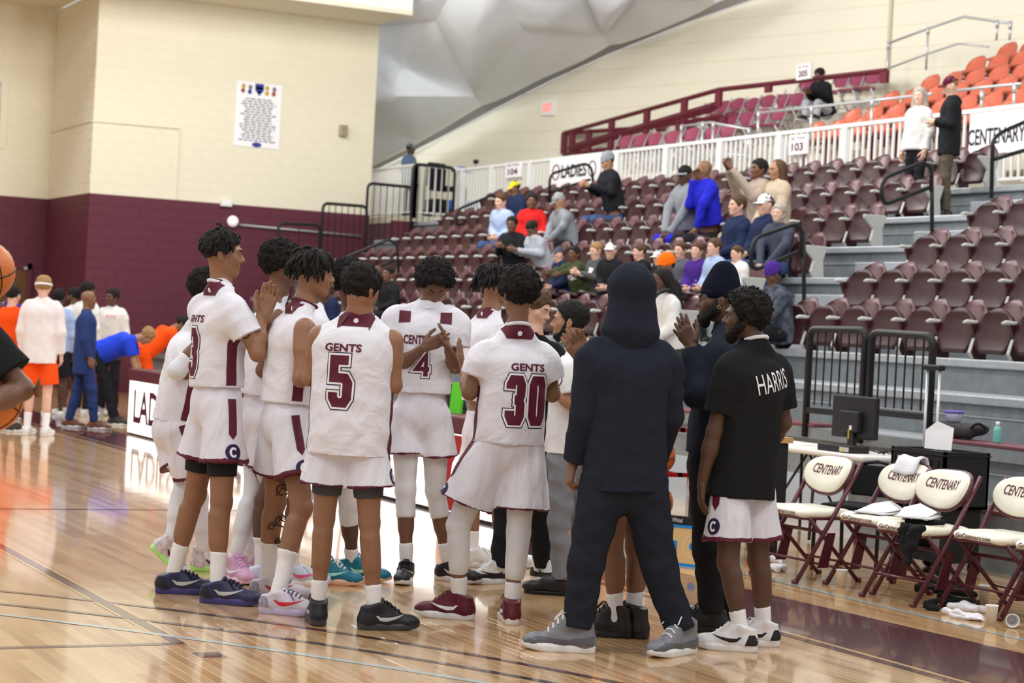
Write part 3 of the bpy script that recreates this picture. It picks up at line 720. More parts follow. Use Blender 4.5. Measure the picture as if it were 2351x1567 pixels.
def surf(D, lo, h, skip=None):
    ins = D < 0; n = np.array(D.shape)
    c = ins.astype(np.int8); cnt = c[:-1, :-1, :-1].copy()
    offs = [(i, j, k) for i in (0, 1) for j in (0, 1) for k in (0, 1)]
    for (i, j, k) in offs[1:]: cnt += c[i:n[0]-1+i, j:n[1]-1+j, k:n[2]-1+k]
    act = (cnt > 0) & (cnt < 8); I = np.argwhere(act)
    if len(I) == 0: return np.zeros((0, 3)), np.zeros((0, 4), int)
    val = np.stack([D[I[:, 0]+i, I[:, 1]+j, I[:, 2]+k] for (i, j, k) in offs], 1)
    P = np.zeros((len(I), 3)); C = np.zeros(len(I))
    for a in range(8):
        for bit in (1, 2, 4):
            if a & bit: continue
            b_ = a | bit; va, vb = val[:, a], val[:, b_]; m = (va < 0) != (vb < 0)
            t = np.where(m, va/np.where(m, va-vb, 1), 0)
            pa, pb = np.array(offs[a], float), np.array(offs[b_], float)
            P += np.where(m[:, None], pa+t[:, None]*(pb-pa), 0); C += m
    V = lo+h*(I+P/C[:, None])
    idx = -np.ones(act.shape, np.int64); idx[tuple(I.T)] = np.arange(len(I))
    Q = []
    for ax in range(3):
        a1, a2 = (ax+1) % 3, (ax+2) % 3
        s0 = [slice(None)]*3; s1 = [slice(None)]*3; s0[ax] = slice(0, -1); s1[ax] = slice(1, None)
        for sl in (s0, s1): sl[a1] = slice(1, -1); sl[a2] = slice(1, -1)
        A, Bb = ins[tuple(s0)], ins[tuple(s1)]; E = np.argwhere(A != Bb)
        if len(E) == 0: continue
        fl = A[tuple(E.T)]
        base = E.copy(); base[:, a1] += 1; base[:, a2] += 1
        def cell(d1, d2):
            q = base.copy(); q[:, a1] += d1; q[:, a2] += d2; return idx[tuple(q.T)]
        q = np.stack([cell(-1, -1), cell(0, -1), cell(0, 0), cell(-1, 0)], 1)
        q[~fl] = q[~fl][:, ::-1]; Q.append(q)
    Q = np.concatenate(Q); Q = Q[(Q >= 0).all(1)]
    if skip:
        cen = V[Q].mean(1); keep = np.ones(len(Q), bool)
        for (a, b_) in skip: keep &= ~np.all((cen > a) & (cen < b_), 1)
        Q = Q[keep]
    return V, Q
def wob(V, amp, freqs, seed=0, az=1.0, sharp=False):
    """az < 1 stretches the folds upright, az > 1 lays them level"""
    r = np.random.default_rng(seed); d = np.zeros(len(V))
    for f in freqs:
        for _ in range(3):
            w_ = unit(r.normal(size=3)*np.array([1, 1, az]))*f; q = V @ w_+r.uniform(0, 6.28)+.8*np.sin(V @ (unit(r.normal(size=3))*f*.45))
            d += ((1-2*np.abs(np.sin(q*.5)))*1.2 if sharp else np.sin(q))/len(freqs)/3
    return d*amp
def field_mesh(fl, h, fine=None, disp=None):
    """fine: list of (lo, hi, h) boxes meshed more finely"""
    lo, hi = fl.bounds(); lo = lo-2.5*h; hi = hi+2.5*h
    sk = [(a, b_) for a, b_, _ in (fine or [])]
    Vs, Qs = [], []; n = 0
    V, Q = surf(fl.grid(lo, hi, h), lo, h, sk)
    Vs.append(V); Qs.append(Q); n += len(V)
    for a, b_, hf in (fine or []):
        a2, b2 = a-hf*2.2, b_+hf*2.2
        V, Q = surf(fl.grid(a2, b2, hf), a2, hf)
        Vs.append(V); Qs.append(Q+n); n += len(V)
    V = np.concatenate(Vs); Q = np.concatenate(Qs)
    u = np.unique(Q); mp = np.zeros(len(V), int); mp[u] = np.arange(len(u)); V = V[u]; Q = mp[Q]
    if disp: V = displace(V, Q, disp)
    return V, Q
def normals(V, Q):
    fn = np.cross(V[Q[:, 2]]-V[Q[:, 0]], V[Q[:, 3]]-V[Q[:, 1]]); N = np.zeros_like(V)
    for j in range(4): np.add.at(N, Q[:, j], fn)
    return N/(np.linalg.norm(N, axis=1)[:, None]+1e-12)
def displace(V, Q, fn): return V+normals(V, Q)*fn(V)[:, None]
def fobj(name, fl, h, m, parent, base, fine=None, disp=None):
    V, Q = field_mesh(fl, h, fine, disp)
    o = mk(name, V-base, Q, m, parent, True); o['_bvh'] = 0
    return o, V, Q
def frame(fwd, up):
    """columns: right, forward, up"""
    f = unit(fwd); r = unit(np.cross(f, up)); u = np.cross(r, f); return np.stack([r, f, u], 1)
# ------------------------------------------------------------------ decals pressed onto cloth
def press(name, V2, F2, bvh, org, right, up, m, parent, base, lift=.002, fine=.016, dirv=None):
    """2-D triangles wrapped onto a surface along the direction dirv"""
    right, up = unit(right), unit(up); dirv = unit(np.cross(up, right)) if dirv is None else unit(dirv)
    bm = bmesh.new(); vs = [bm.verts.new((p[0], p[1], 0)) for p in V2]
    for f in F2:
        try: bm.faces.new([vs[i] for i in f])
        except ValueError: pass
    for _ in range(4):
        ed = [e for e in bm.edges if e.calc_length() > fine]
        if not ed: break
        bmesh.ops.subdivide_edges(bm, edges=ed, cuts=1); bmesh.ops.triangulate(bm, faces=[f for f in bm.faces if len(f.verts) > 3])
    bad = []
    for v in bm.verts:
        p = np.asarray(org)+right*v.co.x+up*v.co.y; q = Vector(p-dirv*.35)
        loc, nr, i, d = bvh.ray_cast(q, Vector(dirv), .75)
        if loc is None:
            loc, nr, i, d = bvh.find_nearest(Vector(p))
        if nr.dot(Vector(dirv)) > 0: nr = -nr
        v.co = loc+nr*lift-Vector(base)
    bmesh.ops.recalc_face_normals(bm, faces=bm.faces)
    me = bpy.data.meshes.new(name); bm.to_mesh(me); bm.free(); me.materials.append(m)
    o = bpy.data.objects.new(name, me); COL.objects.link(o); o.parent = parent; return o
def ribbon(path, wd, ext=0.0):
    """2-D stroke with mitred corners"""
    P = [np.array(p, float) for p in path]; P[0] = P[0]-unit(P[1]-P[0])*ext; P[-1] = P[-1]+unit(P[-1]-P[-2])*ext
    V = []; Fc = []
    for i, p in enumerate(P):
        a = unit(P[i]-P[i-1]) if i else None; c = unit(P[i+1]-P[i]) if i < len(P)-1 else None
        a = c if a is None else a; c = a if c is None else c
        n = unit(np.array([-a[1]-c[1], a[0]+c[0]])); k = wd/2/max(n @ np.array([-a[1], a[0]]), .4)
        V += [p+n*k, p-n*k]
    for i in range(len(P)-1): Fc += [(2*i, 2*i+1, 2*i+3), (2*i, 2*i+3, 2*i+2)]
    return V, Fc
DIG = {'0': [[(.0, .5), (.0, .12), (.12, 0), (.48, 0), (.6, .12), (.6, .88), (.48, 1), (.12, 1), (0, .88), (0, .5)]],
       '3': [[(.0, .78), (.0, .88), (.12, 1), (.48, 1), (.6, .88), (.6, .62), (.5, .51), (.6, .4), (.6, .12), (.48, 0), (.12, 0), (0, .12), (0, .24)], [(.24, .51), (.5, .51)]],
       '5': [[(.60, 1), (.0, 1), (.0, .58), (.48, .58), (.6, .46), (.6, .12), (.48, 0), (.12, 0), (0, .12), (0, .24)]],
       '4': [[(.44, 0), (.44, 1), (.0, .34), (.62, .34)]], '2': [[(0, .78), (0, .88), (.12, 1), (.48, 1), (.6, .88), (.6, .62), (0, .12), (0, 0), (.6, 0)]],
       '1': [[(.1, .85), (.3, 1), (.3, 0)]]}
def number(txt, bvh, org, right, up, hgt, wd, parent, base, dirv=None):
    for lay, (m, ex) in enumerate(((M_print_navy, .030), (M_print_white, .020), (M_print_maroon, 0.0))):
        V = []; Fc = []
        n = len(txt); step = wd+.17*hgt/.27*.9
        for i, ch in enumerate(txt):
            cx = (i-(n-1)/2)*(wd*.86+hgt*.19+.022)
            for st in DIG[ch]:
                pts = [((p[0]-.3)*wd/.6*.86+cx, (p[1]-.5)*hgt*.86) for p in st]
                v, f = ribbon(pts, hgt*.19+ex, ex/2+(.0 if ch != '0' else 0)); f = [tuple(q+len(V) for q in t) for t in f]; V += v; Fc += f
        press('number', V, Fc, bvh, org, right, up, m, parent, base, .002+.0012*lay, .02, dirv)
def word(txt, bvh, org, right, up, width, height, m, parent, base, off=.02, lift=.0025, space=1.0, name='lettering', dirv=None):
    v, f = text_mesh(txt, 1, off, space); ex = v.max(0)-v.min(0)
    return press(name, v*np.array([width/ex[0], height/ex[1]]), f, bvh, org, right, up, m, parent, base, lift, .02, dirv)
def disc(r, n=20, r0=0.0, cx=0, cy=0):
    if r0:
        V = [(cx+q*math.cos(2*math.pi*i/n), cy+q*math.sin(2*math.pi*i/n)) for i in range(n) for q in (r0, r)]
        Fc = []
        for i in range(n):
            a = 2*i; c = 2*((i+1) % n); Fc += [(a, a+1, c+1), (a, c+1, c)]
        return V, Fc
    return [(cx, cy)]+[(cx+r*math.cos(2*math.pi*i/n), cy+r*math.sin(2*math.pi*i/n)) for i in range(n)], [(0, i+1, (i+1) % n+1) for i in range(n)]
def bvh_of(V, Q): return BVHTree.FromPolygons([tuple(p) for p in V], [tuple(map(int, q)) for q in Q])
# ------------------------------------------------------------------ heads, hands, hair, shoes
SKIN = {}
def skin(name, rgb):
    if name not in SKIN: SKIN[name] = mat('skin_'+name, s2l(*rgb), .48, .35, ns=14, na=.07, bump=.06, bs=260, sub=.06)
    return SKIN[name]
skin('brown', (148, 106, 80)); skin('deep', (94, 66, 52)); skin('tan', (172, 128, 98)); skin('light', (220, 176, 154)); skin('dark', (114, 80, 62)); skin('mid', (132, 95, 72))
M_hair = mat('black_hair', s2l(30, 26, 25), .75, .25, ns=60, na=.3, bump=.5, bs=320)
M_hairb = mat('brown_hair', s2l(84, 58, 38), .6, .3, ns=40, na=.25, bump=.4, bs=260)
M_hairbl = mat('fair_hair', s2l(158, 122, 78), .6, .3, ns=40, na=.2, bump=.4, bs=260)
M_hairg = mat('grey_hair', s2l(168, 160, 150), .6, .3, ns=40, na=.2, bump=.4, bs=260)
M_eye = mat('eye_white', s2l(228, 220, 214), .2, .5); M_iris = mat('iris', s2l(30, 18, 12), .15, .5)
def head_prims(fl, c, FR, s, neck, ear=True, nose=1.0):
    """c = centre of the head (eye level); FR columns right/forward/up; s = scale"""
    T = lambda x, y, z: c+s*(FR @ np.array([x, y, z]))
    fl.ell(T(0, -.014, .034), np.array([.076, .096, .084])*s, FR, .02)
    fl.ell(T(0, .022, -.032), np.array([.061, .067, .076])*s, FR, .03)
    for e in (-1, 1):
        fl.cap(T(e*.050, -.005, -.045), T(e*.016, .062, -.093), .022*s, .018*s, .025)
        fl.cap(T(e*.012, .084, .022), T(e*.048, .066, .020), .012*s, .010*s, .02)
        fl.cap(T(e*.046, .052, -.018), T(e*.034, .062, -.034), .022*s, .018*s, .025)
        if ear:
            q = FR @ np.array([[math.cos(e*.35), -math.sin(e*.35), 0], [math.sin(e*.35), math.cos(e*.35), 0], [0, 0, 1.0]])
            fl.ell(T(e*.081, -.010, -.004), np.array([.010, .021, .033])*s, q, .008); fl.cap(T(e*.079, .0, -.03), T(e*.078, .002, -.036), .009*s, .007*s, .008)
    fl.cap(T(0, .082, .010), T(0, .104*(.9+.1*nose), -.026), .008*s, .0125*s, .010)
    for e in (-1, 1): fl.cap(T(e*.011, .092, -.031), T(e*.013, .088, -.031), .010*s, .009*s, .008)
    fl.cap(T(-.017, .083, -.056), T(.017, .083, -.056), .0095*s, None, .007); fl.cap(T(-.014, .081, -.069), T(.014, .081, -.069), .0105*s, None, .007)
    fl.cap(T(0, .066, -.094), T(0, .060, -.102), .020*s, .018*s, .018)
    fl.cap(T(0, -.024, -.05), neck, .048*s, .055*s, .03)
def eyes(c, FR, s, parent, base, brow=None):
    T = lambda x, y, z: c+s*(FR @ np.array([x, y, z]))-base
    for e in (-1, 1):
        b = B()
        def ball(cen, r, m):
            V = []; Fc = []; n = 8
            for i in range(5):
                ph = math.pi*i/4
                for j in range(n): V.append(cen+r*np.array([math.sin(ph)*math.cos(2*math.pi*j/n), math.sin(ph)*math.sin(2*math.pi*j/n), math.cos(ph)]))
            for i in range(4):
                for j in range(n): Fc.append((i*n+j, (i+1)*n+j, (i+1)*n+(j+1) % n, i*n+(j+1) % n))
            b.add(V, Fc, m)
        ball(T(e*.031, .0715, .000), .0105*s, 0); ball(T(e*.031, .0772, -.001), .0060*s, 1)
        b.build('eye', [M_eye, M_iris], parent, True)
    if brow is not None:
        b = B()
        for e in (-1, 1): b.tube([T(e*.015, .095, .018), T(e*.032, .089, .026), T(e*.050, .073, .021)], [.004*s, .0042*s, .002*s], 5)
        b.build('eyebrows', brow, parent, True)
def hand_prims(fl, wr, d, n, t, curl=.35, s=1.0, spread=.10, thumb=1.0):
    """wrist, finger direction, palm normal, thumb side; returns the hand's box"""
    d = unit(d); n = unit(n-d*(n @ d)); t0 = np.cross(n, d); t = t0 if t0 @ t > 0 else -t0
    pts = [wr]
    for i, (u, L_, r) in enumerate(((.030, .072, .0098), (.011, .080, .0100), (-.009, .074, .0096), (-.028, .058, .0086))):
        b0 = wr+(d*.02+t*u*.55)*s; b1 = wr+(d*(.094-.006*abs(i-1))+t*u)*s
        fl.cap(b0, b1, .0155*s, .0125*s, .014)
        dd = unit(d+t*(u/.03)*spread); p = b1; cu = curl if np.isscalar(curl) else curl[i]
        for j, fr in enumerate((.45, .30, .25)):
            a = cu*(j+1) if j < 2 else cu*2.6
            q = p+(dd*math.cos(a)+n*math.sin(a))*L_*fr*s; fl.cap(p, q, (r-.0006*j)*s, (r-.0006*(j+1))*s, .003); p = q; pts.append(q)
    b0 = wr+(d*.022+t*.026)*s; b1 = b0+(d*.030+t*.026*thumb+n*.014)*s; b2 = b1+unit(d*.9+t*.45*thumb+n*.35)*.034*s; b3 = b2+unit(d+t*.15*thumb+n*.3)*.028*s
    fl.cap(b0, b1, .017*s, .0135*s, .012); fl.cap(b1, b2, .0125*s, .011*s, .004); fl.cap(b2, b3, .011*s, .009*s, .003); pts += [b1, b2, b3]
    pts = np.array(pts); return pts.min(0)-.022, pts.max(0)+.022
def hair_afro(c, FR, s, parent, base, ext, h=.0075, m=None, name='hair', front=.055, low=-.03, tuft=2200, seed=1, lift=0.0):
    """bushy hair: ext = how far it stands off the scalp"""
    fl = Field(); T = lambda x, y, z: c+s*(FR @ np.array([x, y, z])); r = FR[:, 0]; f = FR[:, 1]; u = FR[:, 2]
    cl = [(T(0, front, .03), unit(f*.85-u*.55)), (T(0, -.03, low), unit(-u*1.0+f*.35))]
    fl.ell(T(0, -.016, .040+lift), np.array([.080+ext, .096+ext, .084+ext])*s, FR, 0, cl)
    V, Q = field_mesh(fl, h, None, lambda P: wob(P, .014+.22*ext, (60, 120, 200, 320), seed))
    N = normals(V, Q); rg = np.random.default_rng(seed); Vt = []; Ft = []
    for i in rg.choice(len(V), min(tuft, len(V)), replace=False):
        d = unit(N[i]+rg.normal(size=3)*.7); a = unit(np.cross(d, rg.normal(size=3))); b_ = np.cross(d, a); p = V[i]-N[i]*.006; L_ = rg.uniform(.010, .022)*(.6+9*ext); w_ = .0042
        q = p+d*L_*.6; e = q+unit(d+a*.8)*L_*.5
        k = len(Vt); Vt += [p+a*w_, p-a*w_*.5+b_*w_, p-a*w_*.5-b_*w_, q+a*w_*.7, q-a*w_*.35+b_*w_*.7, q-a*w_*.35-b_*w_*.7, e]
        Ft += [(k, k+1, k+4, k+3), (k+1, k+2, k+5, k+4), (k+2, k, k+3, k+5), (k+3, k+4, k+6), (k+4, k+5, k+6), (k+5, k+3, k+6)]
    n = len(V); VV = np.concatenate([V, np.array(Vt)]) if Vt else V
    F2 = [list(q) for q in Q]+[[i+n for i in q] for q in Ft]
    return mk(name, VV-base, F2, m or M_hair, parent, True)
def hair_twists(c, FR, s, parent, base, length, m=None, n=110, seed=3, front=.05, r=.0075, cap=.012):
    """scalp cap with twisted locks hanging"""
    m = m or M_hair
    hair_afro(c, FR, s, parent, base, cap, .011, m, 'hair', front, -.01, 0, seed)
    b = B(); rg = np.random.default_rng(seed); T = lambda x, y, z: c+s*(FR @ np.array([x, y, z]))
    k = 0
    while k < n:
        v = unit(rg.normal(size=3)); v[2] = abs(v[2])*1.0-.12
        v = unit(v)
        if v[1] > .62 and v[2] < .5: continue
        p = np.array([0, -.016, .04])+v*np.array([.084, .100, .090]); L_ = length*rg.uniform(.6, 1.15); q = p.copy(); pts = [q.copy()]
        d = unit(v+rg.normal(size=3)*.35)
        for j in range(5):
            d = unit(d*.75+np.array([0, 0, -1.0])*.55+rg.normal(size=3)*.14)
            q = q+d*L_/5
            e = (q-np.array([0, -.016, .035]))/np.array([.086, .102, .092]); le = np.linalg.norm(e)
            if le < 1.03: q = np.array([0, -.016, .035])+e/le*1.03*np.array([.086, .102, .092])
            pts.append(q.copy())
        b.tube([T(*x)-base for x in pts], [r*s, r*1.1*s, r*s, r*1.05*s, r*.9*s, r*.5*s], 5); k += 1
    b.build('hair_twists', m, parent, True)
def hair_short(c, FR, s, parent, base, m, ext=.006, front=.062, low=-.02, h=.009, name='hair'):
    return hair_afro(c, FR, s, parent, base, ext, h, m, name, front, low, 0, 5)
def beard(c, FR, s, parent, base, m, full=1.0, h=.008):
    fl = Field(); T = lambda x, y, z: c+s*(FR @ np.array([x, y, z])); u = FR[:, 2]; f = FR[:, 1]
    for e in (-1, 1):
        fl.cap(T(e*.071, .006, .0), T(e*.060, .016, -.050), .010*s, (.017+.006*full)*s, .015); fl.cap(T(e*.058, .012, -.048), T(e*.020, .064, -.094), (.018+.008*full)*s, (.020+.010*full)*s, .02)
    fl.cap(T(0, .066, -.092), T(0, .060, -.106-.012*full), (.022+.006*full)*s, (.018+.009*full)*s, .02); fl.cap(T(-.024, .080, -.046), T(.024, .080, -.046), .0085*s, None, .01)
    V, Q = field_mesh(fl, h, None, lambda P: wob(P, .004, (180, 300), 4))
    lc = (V-c) @ FR/s; cen = lc[Q].mean(1); keep = ~((cen[:, 1] > .070) & (cen[:, 2] > -.078) & (cen[:, 2] < -.050) & (np.abs(cen[:, 0]) < .022))
    mk('beard', V-base, Q[keep], m, parent, True)
def cap_hat(c, FR, s, parent, base, m, brim=None, h=.010):
    fl = Field(); T = lambda x, y, z: c+s*(FR @ np.array([x, y, z])); u = FR[:, 2]; f = FR[:, 1]
    fl.ell(T(0, -.014, .042), np.array([.086, .106, .088])*s, FR, 0, [(T(0, 0, .030), unit(-u-f*.1))])
    V, Q = field_mesh(fl, h); o = mk('cap', V-base, Q, m, parent, True)
    if brim is not None:
        b = B(); V = []; Fc = []; n = 12
        for i in range(n+1):
            a = math.pi*(i/n); x, y = math.cos(a)*.078, .065+math.sin(a)*.10
            V += [T(x, .06 if abs(math.cos(a)) < .99 else .055, .040), T(x*.97, y, .030-.01*abs(math.cos(a)))]
        Fc = [(2*i, 2*i+1, 2*i+3, 2*i+2) for i in range(n)]
        V2 = V+[p-u*.006 for p in V]; k = len(V); Fc2 = Fc+[tuple(j+k for j in q[::-1]) for q in Fc]
        Fc2 += [(2*i+1, 2*i+1+k, 2*i+3+k, 2*i+3) for i in range(n)]
        mk('brim', np.array(V2)-base, Fc2, brim, o, True)
    return o
def beanie(c, FR, s, parent, base, m, tall=.03, h=.010, cuff=True):
    fl = Field(); T = lambda x, y, z: c+s*(FR @ np.array([x, y, z])); u = FR[:, 2]; f = FR[:, 1]
    cl = [(T(0, 0, .018), unit(-u-f*.12))]
    fl.ell(T(0, -.016, .045), np.array([.086, .105, .092])*s, FR, .03, cl); fl.ell(T(0, -.03, .085+tall*.6), np.array([.066, .080, .05+tall])*s, FR, .05, cl)
    V, Q = field_mesh(fl, h); o = mk('beanie', V-base, Q, m, parent, True)
    if cuff:
        f2 = Field(); f2.ell(T(0, -.016, .045), np.array([.091, .110, .10])*s, FR, 0, [(T(0, 0, .014), unit(-u-f*.12)), (T(0, 0, .062), unit(u+f*.12))])
        V, Q = field_mesh(f2, h); mk('cuff', V-base, Q, m, o, True)
    return o
def tuck(names): pass
# shoes: x forward, z up, origin under the ankle on the ground
SHOE = {}
def shoe_meshes(kind):
    if kind in SHOE: return SHOE[kind]
    top = {'low': .104, 'mid': .128, 'high': .160, 'dress': .080}[kind]
    fl = Field(); y_ = V3(0, 1, 0)
    fl.cap((-.036, 0, .055), (-.022, 0, top), .044, .050, .03, (y_, 1.06)); fl.cap((-.045, 0, .045), (.06, 0, .055), .040, .040, .03, (y_, 1.0))
    fl.cap((.012, 0, top-.004), (.10, 0, .072), .038, .036, .03, (y_, 1.0)); fl.cap((.07, -.004, .048), (.17, -.008, .042), .042, .036, .03, (V3(0, 0, 1), 1.15)); fl.ell((.175, -.008, .040), (.062, .046, .032), None, .03)
    clip = [(V3(0, 0, .020), V3(0, 0, -1)), (V3(-.01, 0, top), unit(V3(-.22, 0, 1)))]
    fl.p = [q[:7]+(clip,)+q[8:] for q in fl.p]
    V, Q = field_mesh(fl, .0075); V0, Q0 = V, Q
    up = bpy.data.meshes.new('shoe_upper'); up.from_pydata(V.tolist(), [], Q.tolist()); up.polygons.foreach_set('use_smooth', np.ones(len(Q), bool))
    # sole
    out = [(-.085, 0), (-.082, .024), (-.06, .038), (.0, .038), (.05, .040), (.10, .047), (.16, .046), (.205, .030), (.232, .0), (.218, -.030), (.18, -.050), (.12, -.054), (.05, -.042), (.0, -.038), (-.06, -.038), (-.082, -.024)]
    V = []; Fc = []; n = len(out); zs = [(0, .97), (.006, 1.02), (.022, 1.03), (.034, .97)]
    if kind == 'dress': zs = [(0, .93), (.004, .96), (.014, .96), (.022, .93)]
    for zz, sc in zs:
        for (x, y) in out: V.append((x*sc+.002, y*sc, zz+(.012*max(0, (x-.15)/.08) if kind != 'dress' else 0)+(.010 if x < -.05 and zz > .02 else 0)))
    for k in range(3):
        for i in range(n): Fc.append((k*n+i, k*n+(i+1) % n, (k+1)*n+(i+1) % n, (k+1)*n+i))
    Fc += [tuple(range(n-1, -1, -1)), tuple(range(3*n, 4*n))]
    so = bpy.data.meshes.new('shoe_sole'); so.from_pydata(V, [], Fc); so.polygons.foreach_set('use_smooth', np.ones(len(Fc), bool))
    b = B(); tree = bvh_of(V0, Q0)
    for i in range(5):
        x = .045+.020*i; z = top-.006-.0102*i*(top-.06)/.03 if kind != 'dress' else .085-.008*i
        pts_ = []
        for yy in (-.028, -.014, 0, .014, .028):
            hit = tree.ray_cast(Vector((x-.05*abs(yy), yy, .4)), Vector((0, 0, -1)))[0]
            pts_.append((x-.05*abs(yy), yy, (hit.z if hit else top)+.0025))
        b.tube(pts_, .0042, 5)
    b.tube([(.04, .0, top+.01), (.07, .035, top+.012), (.10, .04, top-.02)], .003, 5); b.tube([(.04, .0, top+.01), (.07, -.03, top+.012), (.10, -.045, top-.025)], .003, 5)
    la = bpy.data.meshes.new('shoe_laces'); la.from_pydata(b.v, [], b.f)
    # tongue
    b = B(); b.tube([(.03, 0, top-.03), (.028, 0, top+.008), (.022, 0, top+.028)], [.030, .028, .020], 10); to = bpy.data.meshes.new('shoe_tongue'); to.from_pydata([(x, y*.9, z) for x, y, z in b.v], [], b.f)
    to.polygons.foreach_set('use_smooth', np.ones(len(to.polygons), bool))
    SHOE[kind] = (up, so, la, to, tree); return SHOE[kind]
SW = ([(-.07, .012), (-.045, -.012), (-.015, -.016), (.03, -.004), (.085, .018), (.03, .008), (-.01, .004), (-.045, .004), (-.055, .012)])
def shoe(parent, base, pos, fwd, m_up, m_sole, m_lace, kind='low', swoosh=None, roll=0.0, pitch=0.0, s=1.0, tongue=None, heel=None, guard=None):
    """pos = point on the ground under the ankle; pitch lifts the heel about the ball of the foot"""
    up, so, la, to, tree = shoe_meshes(kind)
    f = unit(V3(fwd[0], fwd[1], 0)); rgt = V3(f[1], -f[0], 0)
    R = np.stack([f, -rgt, V3(0, 0, 1)], 1)
    if pitch:
        c_, s_ = math.cos(pitch), math.sin(pitch); R = R @ np.array([[c_, 0, s_], [0, 1, 0], [-s_, 0, c_]])
        ball = V3(.13, 0, 0)*s; pos = pos+f*ball[0]-R @ ball
    M4 = Matrix([[*(R[i]*s), (pos-base)[i]] for i in range(3)]+[[0, 0, 0, 1]])
    o = None
    for me, mm, nm in ((up, m_up, 'shoe'), (so, m_sole, 'sole'), (la, m_lace, 'laces'), (to, tongue or m_up, 'tongue')):
        if nm == 'laces' and kind == 'dress': continue
        q = bpy.data.objects.new(nm, me); COL.objects.link(q)
        if not me.materials: me.materials.append(mm)
        q.material_slots[0].link = 'OBJECT'; q.material_slots[0].material = mm
        if o is None: o = q; q.parent = parent; q.matrix_local = M4
        else: q.parent = o
    for mm, pg, nm in ((heel, [(-.095, .034), (-.02, .034), (-.03, .062), (-.04, .088), (-.095, .088)], 'heel_panel'), (guard, [(-.09, .034), (.06, .034), (.23, .034), (.21, .052), (.17, .066), (.08, .058), (.0, .056), (-.05, .072), (-.09, .076)], 'mudguard')):
        if mm is None: continue
        for e in (-1, 1):
            c_ = np.mean(pg, 0); press(nm, [c_]+pg, [(0, i+1, (i+1) % len(pg)+1) for i in range(len(pg))], tree, (0, e*.07, 0), (1, 0, 0), (0, 0, 1), mm, o, V3(0, 0, 0), .0012, .02, (0, -e, 0))
    if swoosh is not None:
        tri = [(0, 1, 8), (1, 2, 7), (1, 7, 8), (2, 3, 6), (2, 6, 7), (3, 4, 5), (3, 5, 6)]
        for e in (-1, 1):
            press('swoosh', [(x, y) for x, y in SW], tri, tree, (.065, e*.06, .062), (1, 0, 0), (0, 0, 1), swoosh, o, V3(0, 0, 0), .0022, .02, (0, -e, 0))
    return o
